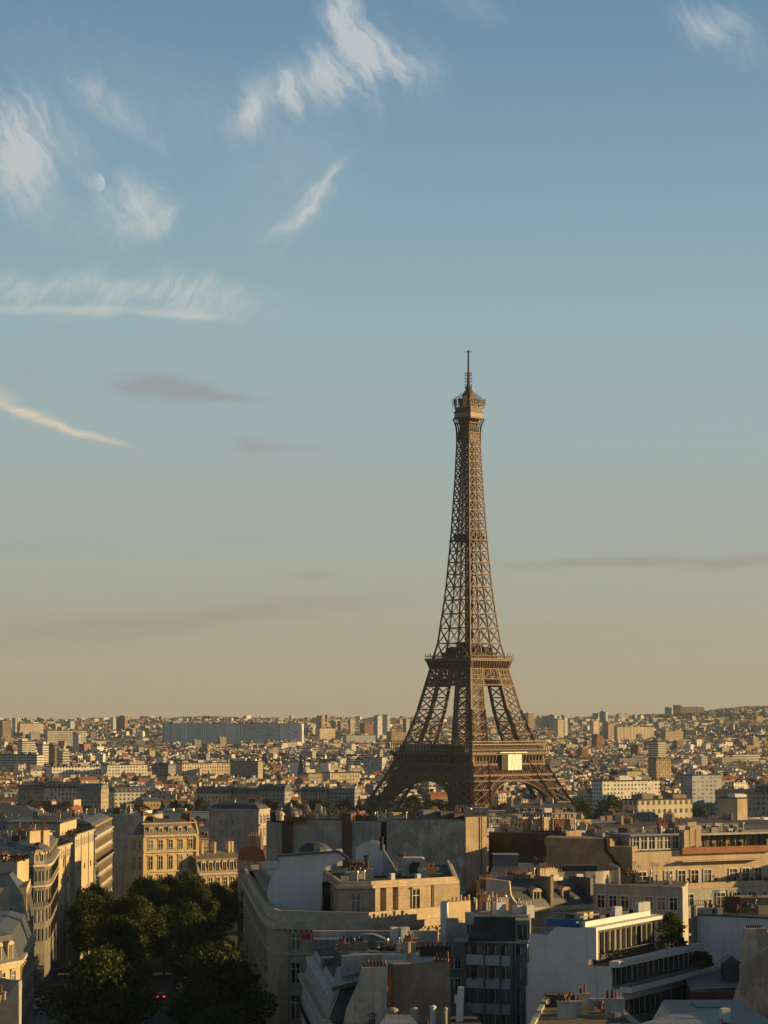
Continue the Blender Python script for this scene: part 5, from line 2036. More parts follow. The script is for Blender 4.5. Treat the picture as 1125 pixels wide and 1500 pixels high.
def beyond_right_edge():
    """unseen neighbours added just outside the picture, sized to throw evening shade over the terraces"""
    for label, x0, x1, y0, y1, zt in (('unseen stone building added for shade beyond the right edge nearest the chimney wall', 54, 78, 302, 330, 53.5),
                                      ('unseen stone building added for shade beyond the right edge behind the blank white wall', 66, 92, 352, 420, 55.0),
                                      ('unseen stone building added for shade beyond the lower right corner', 46, 70, 225, 284, 51.5),
                                      ('unseen stone building added for shade beyond the right edge beside the planted terraces', 97, 122, 492, 548, 53.0)):
        e = Bld('apartment_building', label, 'apartment building', ((x0 + x1) / 2, (y0 + y1) / 2))  # unseen building added to throw shade
        e.wall([(x0, y0), (x1, y0), (x1, y1), (x0, y1)], e.o.location.z, zt - 3, 'limestone', 'zinc')
        e.mansard([(x0, y0), (x1, y0), (x1, y1), (x0, y1)], zt - 2.99, 2.4, 1.2, 'slate', 'zinc', 0.6)
        e.win((x0, y1), (x0, y0), [zt - 6.5 - 3.3 * k for k in range(5)], 8, 1.2, 2.0, 'pale')
        for k in (0.2, 0.6, 0.9):
            e.chimney(x0 + 6, y0 + (y1 - y0) * k, 0, 2.2, zt - 1, zt + 1.6, 'tan', 6)


beyond_right_edge()

# ------------------------------------------------------------------ near buildings, left side of the avenue
xl = lambda y: -57 - 0.088 * (y - 400)            # building line, left
xr = lambda y: -15.6 - 0.088 * (y - 376)          # building line, right


def left_row():
    # 1: dormered house at the frame edge, sunlit front
    bl = Bld('dormered_house', 'cream house with two round headed dormers in sun at the left edge', 'house', (-62, 400))
    z0 = bl.o.location.z
    P0, P1, P2, P3 = (-62.0, 337.0), (-51.3, 366.0), (-54.6, 405), (-74, 410)
    P4 = (-78, 345)
    zc = Z(1407, 366)
    bl.wall([P0, P1, P2, P3, P4], z0, zc, 'cream', 'zinc')
    bl.ledge([P0, P1, P2], zc - 0.4, 0.5, 0.5)
    bl.mansard([P0, P1, P2, P3, P4], zc, 3.6, 1.3, 'slate', 'zinc', 0.7)
    bl.dormers(P0, P1, zc + 0.2, 9, 1.15, 2.2, 2.2, margin=0.8, back=0.15)
    bl.win(P0, P1, [zc - 3.4, zc - 6.9, zc - 10.3], 10, 1.15, 2.1, 'stone')
    bl.win(P1, P2, [zc - 3.4, zc - 6.9, zc - 10.3], 10, 1.15, 2.1, 'stone')
    bl.ledge([P0, P1, P2], zc - 3.9, 0.25, 0.3, name='string_course')
    bl.chimney(-61, 388, 0.2, 2.4, zc, zc + 6.6, 'tan', 8)
    bl.chimney(-59, 374, 1.2, 1.4, zc + 3, zc + 5.5, 'tan', 5)
    clutter(bl, -62, 376, zc + 4.2, 9, 4, 8)
    # slate roof at the very corner of the picture
    f = Bld('slate_roofed_house', 'house with blue grey slate roof in the bottom left corner', 'house', (-52, 305))
    z0 = f.o.location.z
    zt = Z(1437, 312)
    a = [(-60, 284), (-43.2, 296), (-43.0, 316), (-58, 320)]
    f.wall(a, z0, zt - 6.0, 'greystone', 'tar')
    b = MB()
    q = [P(-40, 1524, 292), P(27, 1524, 296), P(27, 1437, 312), P(-40, 1424, 314)]
    b.extrude(q, (0, 0.5, -0.6))
    f.part('roof', b, [M['slate']])
    b = MB()
    b.prism([(-57, 314.5), (-44.2, 312.5), (-44.2, 317.5), (-57, 318.5)], zt - 6.1, zt - 0.4, 0, 1)
    f.part('rear_wall', b, [M['greystone'], M['zinc']])
    clutter(f, -47, 305, zt - 2.6, 6, 2.5, 4)
    # 2: flower terrace house, its right wall a strip of sun
    c = Bld('terrace_house', 'tall house with red flowers on its roof terrace at the left', 'house', (-66, 445))
    z0 = c.o.location.z
    A, B = (xl(427) - 20, 424), (xl(427) + 0.4, 428)
    zt = Z(1300, 428)
    poly = [A, B, (xl(452), 452), (xl(452) - 20, 450)]
    c.wall(poly, z0, zt, 'cream', 'tar')
    g = [P(-30, 1350, 427.5), P(-30, 1300, 427.5), P(2, 1283, 427.5), P(14, 1281, 427.5), P(34, 1312, 427.5), P(41, 1350, 427.5)]
    b = MB()
    b.extrude(g, (-1.6, 20, 0), 0, 1)
    c.part('roof', b, [M['greystone'], M['slate']])
    a, e = P(7, 1263, 436), P(24, 1263, 436)
    b = MB()
    b.prism([(a.x - 7, a.y), (e.x, e.y + 1), (e.x + 0.6, e.y + 11), (a.x - 7, a.y + 10)], zt - 2, a.z)
    c.part('roof_pavilion', b, [M['cream']])
    c.rail([(a.x - 7, a.y), (e.x, e.y + 1), (e.x + 0.6, e.y + 11)], a.z, 0.9, 'black', 0.5)
    for k in range(10):
        b, _ = crown_mesh(400 + k, 0.7, 1.2, 150, 0.14, 5)
        x, y = a.x - 5 + k * 0.85, a.y + 0.8 + 0.1 * k
        b.v = [(p + x, q + y, w + a.z) for p, q, w in b.v]
        c.part('flower_tub', b, [M['flower'] if k % 3 else M['plane_leaf']])
    c.win(A, B, [zt - 5.2, zt - 8.6], 6, 1.1, 2.0, 'pale')
    c.win(B, (xl(452), 452), [zt - 3.6, zt - 7.0, zt - 10.4], 7, 1.1, 2.1, 'stone')
    for s in (0.3, 0.75):
        c.chimney(xl(440) - 6 * s, 440 + 6 * s, 1.3, 1.5, zt, zt + 3.5 + s, 'cream', 5)
    # 3: corner house with rounded end and dark mansard
    d = Bld('corner_house', 'rounded grey corner house with dark mansard windows at the left', 'house', (-80, 545))
    z0 = d.o.location.z
    D = 518
    pts = [X(25, D + 2, 1265), X(50, D - 3, 1265), X(66, D - 1, 1265), X(71, D + 3, 1265), X(74.5, D + 9, 1265)]
    back = [(xl(578), 578), (xl(578) - 24, 578)]
    zc = Z(1266, D)
    d.wall(pts + back, z0, zc, 'shadestone', 'zinc')
    d.ledge(pts + [back[0]], zc - 0.4, 0.45, 0.6)
    d.ledge(pts + [back[0]], zc - 4.4, 0.3, 0.4, name='string_course')
    d.mansard(pts + back, zc, 2.9, 0.9, 'slate', 'zinc', 0.7)
    for p, q, n in ((pts[0], pts[1], 3), (pts[1], pts[2], 2), (pts[2], pts[3], 1), (pts[3], pts[4], 1), (pts[4], back[0], 14)):
        d.win(p, q, [zc - 3.2, zc - 7.4, zc - 11.2, zc - 15], n, 0.95, [1.9, 2.3, 2.3, 2.3], 'modern', margin=0.4)
        d.dormers(p, q, zc + 0.2, n, 1.0, 1.8, 1.8, margin=0.3, back=0.15)
    d.rail(pts + [back[0]], zc - 8.2, 1.0, 'black', 0.5)
    for px, dd, n in ((46, 14, 4), (53, 16, 3), (66, 18, 4)):
        p = P(px, 1235, D + dd)
        d.chimney(p.x, p.y, 1.1, 1.1, zc + 2, zc + 5.8, 'cream', n)
    clutter(d, -80, 545, zc + 3.6, 10, 6, 16)
    # 4, 5: two plain sunlit fronts, 6: the longer one with dormers
    def front(label, ya, yb, xa, xb, zt, n, m, deep=18, mans=False, cat='apartment building'):
        e = Bld('street_building', label, cat, (xa - 8, (ya + yb) / 2))
        A, B = (xa, ya), (xb, yb)
        e.wall([A, B, (xb - deep, yb), (xa - deep, ya)], e.o.location.z, zt, m, 'tar')
        e.ledge([A, B], zt, 0.35, 0.45, 'offwhite', 'coping', inn=0.4)
        if mans:
            e.win(A, B, [zt - 3.0 - 3.3 * k for k in range(6)], n, 0.95, 1.9, 'stone')
            e.rail([(xa + 0.5, ya), (xb + 0.5, yb)], zt - 6.6, 0.9, 'black', 0.6, 'balcony_railing')
            e.ledge([A, B], zt - 6.9, 0.25, 0.6, 'offwhite', 'balcony')
        else:
            e.win(A, B, [zt - 2.6], n, 0.7, 1.7, 'pale')
            e.win(A, B, [zt - 8.5, zt - 14.5], n, 0.6, 1.2, 'modern', skip=(0, 2, 3, 5, 6, 8))
            for t in (0.3, 0.7):
                b = MB()
                b.tube((xa + (xb - xa) * t + 0.12, ya + (yb - ya) * t, 20), (xa + (xb - xa) * t + 0.12, ya + (yb - ya) * t, zt), 0.09, 0.09, 6)
                e.part('drainpipe', b, [M['frame_dark']])
        if mans:
            e.mansard([A, B, (xb - deep, yb), (xa - deep, ya)], zt + 0.36, 3.0, 1.1, 'slate', 'zinc', 0.8)
            e.dormers(A, B, zt + 0.4, n, 1.2, 2.0, 2.0, back=0.1)
        else:
            b = MB()
            b.prism([(xa - 4, ya + 3), (xb - 4, yb - 3), (xb - deep + 1, yb - 3), (xa - deep + 1, ya + 3)], zt, zt + 3.0)
            e.part('roof_pavilion', b, [M['cream']])
            b = MB()
            b.prism([(xa - 3.4, ya + 2.4), (xb - 3.4, yb - 2.4), (xb - deep + 0.5, yb - 2.4), (xa - deep + 0.5, ya + 2.4)], zt + 3.0, zt + 3.3, base=True)
            e.part('roof_pavilion_lid', b, [M['zinc']])
            e.rail([(xa - 0.3, ya), (xb - 0.3, yb)], zt + 0.35, 0.8, 'black', 0.6)
            for k in range(7):
                b, _ = crown_mesh(450 + int(ya) + k, 0.8, 1.3, 130, 0.16, 4)
                t = (k + 0.5) / 7
                x, y = xa + (xb - xa) * t - 2.0, ya + (yb - ya) * t
                b.v = [(p + x, q + y, w + zt) for p, q, w in b.v]
                e.part('roof_plant', b, [M['far_leaf']])
        for t in (0.1, 0.9):
            e.chimney(xa - 7, ya + (yb - ya) * t, 0.1, 2.2, zt, zt + 4.6, 'cream', 6)
        clutter(e, xa - 9, (ya + yb) / 2, zt + (3.8 if mans else 3.3), 6, 4, (yb - ya) / 3)
        return e
    front('plain cream street front in sun, second from the rounded corner house', 582, 611, -74.6, -73.9, 45.9, 9, 'cream')
    front('plain cream street front in sun with its lower right in shade', 617, 652, -73.6, -73.1, 47.4, 9, 'cream')
    front('grey street front with row of white dormers ending at the mansion', 655, 715, -73.1, -75.0, 45.5, 18, 'greystone', mans=True)
    b = MB()
    p = Vector((-73.0, 614.0, 36))
    # big hipped zinc hall roof behind the rounded corner house
    h = Bld('hall', 'broad hall with hipped zinc roof behind the rounded corner house', 'hall', (-95, 660))
    z0 = h.o.location.z
    zt = Z(1216, 640)
    h.wall([(-118, 636), (-82, 640), (-82, 690), (-118, 690)], z0, zt, 'offwhite', 'zinc')
    b = MB()
    r0, r1 = (-109, 663, zt + 5.4), (-92, 664, zt + 5.4)
    c4 = [(-119, 635, zt), (-81.4, 639, zt), (-81.4, 691, zt), (-119, 691, zt)]
    b.face([c4[0], c4[1], r1, r0])
    b.face([c4[1], c4[2], r1])
    b.face([c4[2], c4[3], r0, r1])
    b.face([c4[3], c4[0], r0])
    h.part('roof', b, [M['zinc']])
    clutter(h, -98, 650, zt + 1.5, 5, 12, 3)


M['flower'] = leaf_mat('red_flowers', (0.10, 0.02, 0.02), (0.30, 0.04, 0.05))
left_row()


def mansion():
    bl = Bld('mansion', 'golden stone mansion with mansard roof and tall windows at the avenue end', 'mansion', (-60, 750))
    z0 = bl.o.location.z
    A, B = X(211, 737, 1225), X(288, 748, 1225)
    d = Vector((B[0] - A[0], B[1] - A[1])).normalized()
    inn = Vector((-d.y, d.x))
    deep = 7
    C_, D_ = (B[0] + inn.x * deep, B[1] + inn.y * deep), (A[0] + inn.x * deep, A[1] + inn.y * deep)
    ch = (A[0] - d.x * 1.2 + inn.x * 1.8, A[1] - d.y * 1.2 + inn.y * 1.8)
    zc = Z(1223, 741)
    bl.wall([A, B, C_, D_, ch], z0, zc, 'gold', 'zinc')
    for z, h, o in ((zc - 0.5, 0.6, 0.7), (zc - 5.0, 0.5, 0.6), (zc - 10.5, 0.4, 0.4)):
        bl.ledge([ch, A, B], z, h, o, dent=0.9 if o == 0.7 else 0)
    bl.rail([ch, A, B], zc - 4.5, 0.8, 'stonetrim', 0.4, 'balustrade')
    bl.win(A, B, [zc - 4.1, zc - 9.7, zc - 14.6], 5, 1.35, [2.6, 3.7, 3.2], 'stone')
    bl.win(ch, A, [zc - 4.1, zc - 9.7, zc - 14.6], 1, 1.0, [2.6, 3.7, 3.2], 'stone', margin=0.2)
    bl.win(D_, ch, [zc - 4.1, zc - 9.7], 3, 1.2, [2.4, 3.2], 'stone')
    bl.mansard([A, B, C_, D_, ch], zc + 0.1, 3.1, 1.2, 'slate_warm', 'zinc', 1.4)
    bl.ledge([(A[0] + inn.x * 1.2, A[1] + inn.y * 1.2), (B[0] + inn.x * 1.2, B[1] + inn.y * 1.2)], zc + 3.1, 0.3, 0.2, 'cream', 'ridge_trim')
    bl.dormers(A, B, zc + 0.35, 5, 0.95, 1.5, 1.8, back=0.15)
    for t, h in ((0.25, 5.0), (0.95, 5.6)):
        p = Vector(A) + d * (t * (Vector(B) - Vector(A)).length) + inn * 4
        bl.chimney(p.x, p.y, math.atan2(inn.y, inn.x), 2.2, zc + 3, zc + h, 'brick', 7)
    for P_ in (A, B):
        b = MB()
        b.obox((P_[0], P_[1]), 0.5, 0.5, z0, zc - 0.6, math.atan2(d.y, d.x))
        bl.part('corner_quoin', b, [M['gold']])
    b = MB()
    p = Vector(B) + d * 0.3
    b.extrude([V3(p, zc), V3(p + inn * 1.3, zc + 3.6), V3(p + inn * 4, zc + 4.8), V3(p + inn * 7, zc)], (d.x * 0.5, d.y * 0.5, 0))
    bl.part('gable_kerb', b, [M['cream']])
    # blank gable on its left
    g = Bld('grey_house', 'grey house with blank gable wall to the left of the golden mansion', 'house', (-75, 752))
    a, c = X(153, 748, 1220), X(210, 739, 1220)
    zt = Z(1193, 750)
    g.wall([a, c, (c[0] + 4, c[1] + 18), (a[0] + 4, a[1] + 18)], g.o.location.z, zt, 'greystone', 'zinc')
    g.chimney(c[0] - 0.5, c[1] + 4, 1.5, 2, zt - 1, zt + 1.0, 'brick', 5)
    clutter(g, -74, 758, zt, 6, 5, 4)
    # lower dormered neighbour
    n = Bld('low_mansion', 'low golden house with six tall dormers and four chimneys beside the mansion', 'mansion', (-45, 735))
    A, B = X(290, 744, 1275), X(358, 755, 1275)
    d = Vector((B[0] - A[0], B[1] - A[1])).normalized()
    inn = Vector((-d.y, d.x))
    zc = Z(1279, 750)
    deep = 9
    C_, D_ = (B[0] + inn.x * deep, B[1] + inn.y * deep), (A[0] + inn.x * deep, A[1] + inn.y * deep)
    n.wall([A, B, C_, D_], n.o.location.z, zc, 'gold', 'zinc')
    n.ledge([A, B], zc - 0.3, 0.5, 0.6, dent=0.9)
    n.win(A, B, [zc - 4.4, zc - 9], 6, 1.4, [3.2, 3.2], 'stone')
    L = (Vector(B) - Vector(A)).length
    b = MB()
    prof = [(0, zc), (1.0, zc + 4.2), (5.5, zc + 6.2), (9, zc)]
    pr = [V3(Vector(A) + inn * o, z) for o, z in prof]
    v = Vector((d.x * L, d.y * L, 0))
    for p, q in zip(pr, pr[1:]):
        b.face([p, p + v, q + v, q])
    b.face(pr)
    b.face([p + v for p in reversed(pr)])
    n.part('roof', b, [M['slate_warm']])
    n.dormers(A, B, zc + 0.3, 6, 1.25, 2.9, 2.6, back=0.1)
    for t in (0.28, 0.55, 0.86, 0.93):
        p = Vector(A) + d * (t * L) + inn * 5
        n.chimney(p.x, p.y, math.atan2(inn.y, inn.x), 0.9, zc + 4, zc + 8.6, 'cream', 2)
    # grey gable house behind
    k = Bld('gable_house', 'plain grey house with four small windows in its blank wall right of the mansion', 'house', (-46, 812))
    a, c = X(306, 806, 1210), X(379, 798, 1210)
    zt = Z(1187, 800)
    e = (c[0] + 3.0, c[1] + 9)
    k.wall([a, c, e, (e[0] - 4, e[1] + 12), (a[0], a[1] + 16)], k.o.location.z, zt, 'greystone', 'zinc')
    cc = lambda px, s: X(px, 806 - (px - 306) / 73 * 8, 1210)
    for px in (325, 343):
        q = cc(px, 0)
        k.win((q[0] - 1, q[1] + 0.22), (q[0] + 1, q[1] - 0.22), [zt - 4.4, zt - 7.6], 1, 0.9, 1.2, 'modern', margin=0)
    k.win(c, e, [zt - 4, zt - 8], 3, 1.2, 2.4, 'stone', margin=0.3)
    k.ledge([a, c, e], zt, 0.4, 0.3, 'offwhite', 'coping', inn=0.3)
    k.ledge([c, e], zt - 4.6, 0.4, 0.6, 'cream', 'balcony', inn=0.1)
    k.mansard([a, c, e, (e[0] - 4, e[1] + 12), (a[0], a[1] + 16)], zt + 0.4, 1.2, 1.5, 'zinc', 'zinc', 0.6)
    for i in range(4):
        k.chimney(a[0] + 3 + i * 4, a[1] + 5, 0.1, 1.5, zt, zt + 2.6 + 0.4 * (i % 2), 'offwhite', 5)
    p = P(366, 1187, 815)
    b = MB()
    b.obox((p.x, p.y), 3.2, 2.0, zt, Z(1174, 812), 0.2)
    k.part('roof_house', b, [M['cream']])
    clutter(k, -46, 812, zt + 1.5, 10, 7, 5)


M['gold'] = mat('golden_stone', (0.50, 0.38, 0.22), 0.9, 0.2, 0.4, streak=0.2, bump=0.3)
M['slate_warm'] = mat('warm_grey_slate', (0.13, 0.115, 0.10), 0.6, 0.3, 0.8)
mansion()

# ------------------------------------------------------------------ the avenue: roadway, pavements, kerbs, markings
def avenue():
    def strip(name, o0, o1, dz, m, y0=180, y1=860, thick=0.0):
        b = MB()
        ys = [y0 + 20 * i for i in range(int((y1 - y0) / 20) + 1)]
        for a, c in zip(ys, ys[1:]):
            q = []
            for y in (a, c):
                l, r = xl(y), xr(y)
                q.append(((l + (r - l) * o0, y, ground_z(0, y) + dz), (l + (r - l) * o1, y, ground_z(0, y) + dz)))
            b.face([q[0][0], q[0][1], q[1][1], q[1][0]])
            if thick:
                for s in (0, 1):
                    p, t = q[0][s], q[1][s]
                    b.face([p, t, (t[0], t[1], t[2] - thick), (p[0], p[1], p[2] - thick)])
        o = b.build(name, [m])
        tag(o, kind='structure')
    asphalt = mat('asphalt', (0.045, 0.045, 0.046), 0.85, 0.3, 0.4)
    pave = mat('pavement_stone', (0.13, 0.125, 0.115), 0.9, 0.3, 0.5)
    paint = mat('road_paint', (0.16, 0.16, 0.155), 0.7, 0.2, 1.0)
    strip('road', 0.0, 1.0, 0.25, asphalt)
    strip('pavement', 0.0, 0.22, 0.4, pave, thick=0.3)
    strip('pavement', 0.80, 1.0, 0.4, pave, thick=0.3)
    b = MB()
    for k in range(70):
        y = 300 + 8 * k
        x = xl(y) + (xr(y) - xl(y)) * 0.5
        z = ground_z(0, y) + 0.254
        b.face([(x - 0.08, y, z), (x + 0.08, y, z), (x - 0.25 + 0.08, y + 3, z - 0.02), (x - 0.25 - 0.08, y + 3, z - 0.02)])
    tag(b.build('road_marking', [paint]), kind='structure')


avenue()

# plane trees along the avenue
protos = [tree_proto('plane_tree', 11 + i, 6.2, 13.0, 5.0, 12000, 0.25, lumps=17) for i in range(3)]
used = [False] * 3
tl = []
for k in range(12):
    y = (324, 357, 386, 408, 434, 458, 484, 510, 536, 562, 588, 614)[k]
    tl.append((xl(y) + 14.6 + rnd.uniform(-0.8, 0.8), y + rnd.uniform(-2, 2), 'left', k))
for k in range(12):
    y = (328, 361, 390, 414, 440, 466, 490, 516, 540, 566, 592, 618)[k]
    tl.append((xr(y) - (8.4 if y < 480 else 10) + rnd.uniform(-0.5, 0.5), y + rnd.uniform(-2, 2), 'right', k))
for k in range(9):
    y = 560 + 17 * k
    tl.append((xl(y) + (xr(y) - xl(y)) * (0.5 + 0.12 * (k % 2)) + rnd.uniform(-2, 2), y, 'mid', k))
for k in range(7):
    tl.append((*((-47, 640), (-43, 668), (-46, 702), (-39.5, 714), (-54, 712), (-62, 704), (-36, 690))[k], 'rear', k))
for k in range(5):
    y = 575 + 24 * k
    tl.append((xl(y) + 6 + rnd.uniform(-1, 1), y, 'back', k))
NTH = ('first', 'second', 'third', 'fourth', 'fifth', 'sixth', 'seventh', 'eighth', 'ninth', 'tenth', 'eleventh', 'twelfth', 'thirteenth')
for i, (x, y, side, k) in enumerate(tl):
    j = rnd.randrange(3)
    s = rnd.uniform(0.82, 0.97)
    if y > 555:
        s *= 1.06
    if (side, k) in (('left', 1), ('right', 1)):
        s = 1.24
    if side == 'left':
        lab = 'dark plane tree in the left row of the avenue, %s from the camera' % NTH[k]
        if k == 1:
            lab = 'large plane tree with golden sunlit top in the left row of the avenue'
    elif side == 'right':
        lab = 'dark plane tree in the right row of the avenue, %s from the camera' % NTH[k]
        if k == 1:
            lab = 'plane tree with sunlit rounded top near the limestone corner block'
    elif side == 'rear':
        lab = 'plane tree below the low dormered mansion, %s from the camera' % NTH[k]
    elif side == 'mid':
        lab = 'plane tree in the dense middle of the avenue below the mansion, %s from the camera' % NTH[k]
    else:
        lab = 'plane tree against the left street fronts, %s from the rounded corner house' % NTH[k]
    place(protos[j], not used[j], (x, y, ground_z(0, y)), rnd.uniform(0, 6.28), (s, s, s * rnd.uniform(0.94, 1.1)), lab, 'tree', 'plane trees along the avenue')
    used[j] = True


# ------------------------------------------------------------------ vehicles on the avenue
def car(label, name, x, y, rz, paint, lit=False, van=False):
    root = thing(name, label, 'van' if van else 'car', (x, y, ground_z(0, y) + 0.26), rz)
    L, W, H = (5.2, 1.95, 2.2) if van else (4.3, 1.78, 1.45)
    if van:
        prof = [(-2.6, 0.35), (-2.6, 2.1), (-2.5, 2.2), (0.9, 2.2), (1.7, 1.25), (2.5, 1.05), (2.6, 0.9), (2.6, 0.35)]
    else:
        prof = [(-2.1, 0.3), (-2.15, 0.75), (-2.05, 0.95), (-1.55, 1.4), (-1.2, 1.45), (0.2, 1.45), (1.0, 0.98), (2.0, 0.82), (2.15, 0.6), (2.12, 0.3)]
    b = MB()
    inset = lambda z: 0.0 if z < 1.0 else 0.14 * min(1, (z - 1.0) / 0.4)
    l = [(px, -W / 2 + inset(z), z) for px, z in prof]
    r = [(px, W / 2 - inset(z), z) for px, z in prof]
    b.face(l)
    b.face(r[::-1])
    for i in range(len(prof)):
        j = (i + 1) % len(prof)
        b.face([l[j], l[i], r[i], r[j]])
    pm = mat(name + '_paint', paint, 0.3, 0.1, 0.5, spec=0.6)
    b.build('body', [pm], root, local=True)
    b = MB()
    if van:
        b.extrude([(0.95, -0.8, 2.12), (1.66, -0.8, 1.3), (1.66, 0.8, 1.3), (0.95, 0.8, 2.12)], (0.03, 0, 0.03))
    else:
        b.extrude([(0.26, -0.7, 1.42), (0.98, -0.75, 1.02), (0.98, 0.75, 1.02), (0.26, 0.7, 1.42)], (0.02, 0, 0.03))
    b.build('windscreen', [M['glass']], root, local=True)
    b = MB()
    if van:
        b.box(-2.63, -2.595, -0.75, 0.75, 1.3, 1.95)
    else:
        b.extrude([(-1.56, -0.66, 1.41), (-2.03, -0.7, 0.99), (-2.03, 0.7, 0.99), (-1.56, 0.66, 1.41)], (-0.02, 0, 0.02))
    b.build('rear_window', [M['glass']], root, local=True)
    for sx in (-1.35, 1.35):
        for sy in (-1, 1):
            b = MB()
            b.tube((sx, sy * (W / 2 - 0.2), 0.32), (sx, sy * (W / 2 + 0.02), 0.32), 0.32, 0.32, 14)
            b.tube((sx, sy * (W / 2 + 0.02), 0.32), (sx, sy * (W / 2 + 0.03), 0.32), 0.2, 0.2, 10, 1)
            b.build('wheel', [M['black'], M['metal']], root, local=True)
    tm = M['tail_lit'] if lit else M['redcloth']
    for sy in (-1, 1):
        b = MB()
        xb = -2.62 if van else -2.17
        b.box(xb - 0.02, xb + 0.05, sy * 0.66 - 0.19, sy * 0.66 + 0.19, 0.72, 0.9)
        b.build('tail_light', [tm], root, local=True)
    return root


def glow(name, c, e):
    m = bpy.data.materials.new(name)
    m.use_nodes = True
    b = m.node_tree.nodes['Principled BSDF']
    b.inputs['Base Color'].default_value = (*c, 1)
    b.inputs['Emission Color'].default_value = (*c, 1)
    b.inputs['Emission Strength'].default_value = e
    return m


M['tail_lit'] = glow('lit_tail_light', (0.9, 0.03, 0.04), 3.0)
h = math.atan2(1, -0.088)
car('dark red car with lit tail lights driving away along the avenue', 'parked_car', -44.2, 515, h, (0.10, 0.02, 0.02), lit=True).name = 'moving_car'
car('pale grey van parked by the left pavement under the trees', 'parked_van', -66.0, 494, h, (0.42, 0.44, 0.48), van=True)
car('white car parked by the right pavement beside the limestone corner block', 'parked_car', xr(470) - 12, 470, h, (0.5, 0.5, 0.5))
car('dark blue car parked by the left pavement behind the van', 'parked_car', -66.8, 505, h, (0.03, 0.04, 0.08))

# ------------------------------------------------------------------ the city beyond: landmarks first, then blocks of buildings
W_ = {
    'w_cream': winmat('far_cream_wall', (0.56, 0.46, 0.33)),
    'w_stone': winmat('far_stone_wall', (0.34, 0.29, 0.22), 2.4, 3.2, glass=(0.06, 0.055, 0.05), ww=0.36, wh=0.6),
    'w_white': winmat('far_white_wall', (0.66, 0.62, 0.54), 3.2, 2.9, ww=0.5, wh=0.45),
    'w_grey': winmat('far_grey_wall', (0.26, 0.255, 0.25), 2.9, 2.9, ww=0.55, wh=0.5),
    'w_tan': winmat('far_tan_wall', (0.38, 0.28, 0.18), 2.6, 3.0),
    'w_brick': winmat('far_brick_wall', (0.26, 0.13, 0.08), 2.6, 3.0),
    'w_band': winmat('far_banded_wall', (0.52, 0.48, 0.40), 30.0, 3.0, 1.0, ww=0.97, wh=0.42),
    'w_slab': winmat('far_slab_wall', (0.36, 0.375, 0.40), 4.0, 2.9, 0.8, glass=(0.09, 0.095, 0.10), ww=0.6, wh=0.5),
}
M.update(W_)
PLAIN = {'w_cream': 'cream', 'w_stone': 'limestone', 'w_white': 'white', 'w_grey': 'concrete', 'w_tan': 'tan', 'w_brick': 'brick', 'w_band': 'offwhite', 'w_slab': 'concrete'}
TAKEN = []          # footprints kept clear: (x, y, radius)


def box_ring(hx, hy):
    return [(-hx, -hy), (hx, -hy), (hx, hy), (-hx, hy)]


def far_block(name, label, cat, c, hx, hy, z0, z1, ang, wm, roof='tar', group=None, extra=0, cap=None):
    """a far building: walls on a shared outline, a roof, plus its roof-top houses"""
    o = thing(name, label, cat, (c[0], c[1], z0), ang, group)
    b = MB()
    b.prism(box_ring(hx, hy), 0, z1 - z0)
    b.build('wall', [M[wm]], o, local=True)
    b = MB()
    h = z1 - z0
    b.box(-hx - 0.3, hx + 0.3, -hy - 0.3, hy + 0.3, h, h + 0.7)
    b.build('roof', [M[roof]], o, local=True)
    q = random.Random(int(c[0] * 7 + c[1]))
    for i in range(extra):
        b = MB()
        x, y = q.uniform(-hx * 0.8, hx * 0.8), q.uniform(-hy * 0.5, hy * 0.5)
        w = q.uniform(1.5, 4.5)
        b.box(x - w, x + w, y - min(hy * 0.4, w), y + min(hy * 0.4, w), h + 0.7, h + 0.7 + q.uniform(1.2, 3.2))
        b.build('roof_house', [M[q.choice(('white', 'cream', 'concrete', 'tan'))]], o, local=True)
    TAKEN.append((c[0], c[1], max(hx, hy)))
    return o


def lm(label, x0, x1, yt, D, deep, ang, wm, name='apartment_block', cat='apartment block', roof='tar', extra=2, drop=None, group=None):
    """landmark by its place in the photo: front from x0 to x1, top at yt, D metres away, turned by ang degrees"""
    if 5 < ang < 30 and D < 7000:
        ang, deep = 30 + 0.25 * ang, min(deep, 13)
    a = R(ang)
    p0, p1 = P(x0, yt, D), P(x1, yt, D)
    wid = p1.x - p0.x
    # the apparent width is shared between the front and the side turned to view
    fw = max(3.0, (wid - abs(math.sin(a)) * deep) / max(0.3, math.cos(a)))
    cx, cy = (p0.x + p1.x) / 2, D + deep / 2
    z0 = ground_z(cx, cy) - 1.5
    return far_block(name, label, cat, (cx, cy), fw / 2, deep / 2, z0, p0.z, a, wm, roof, group, extra)


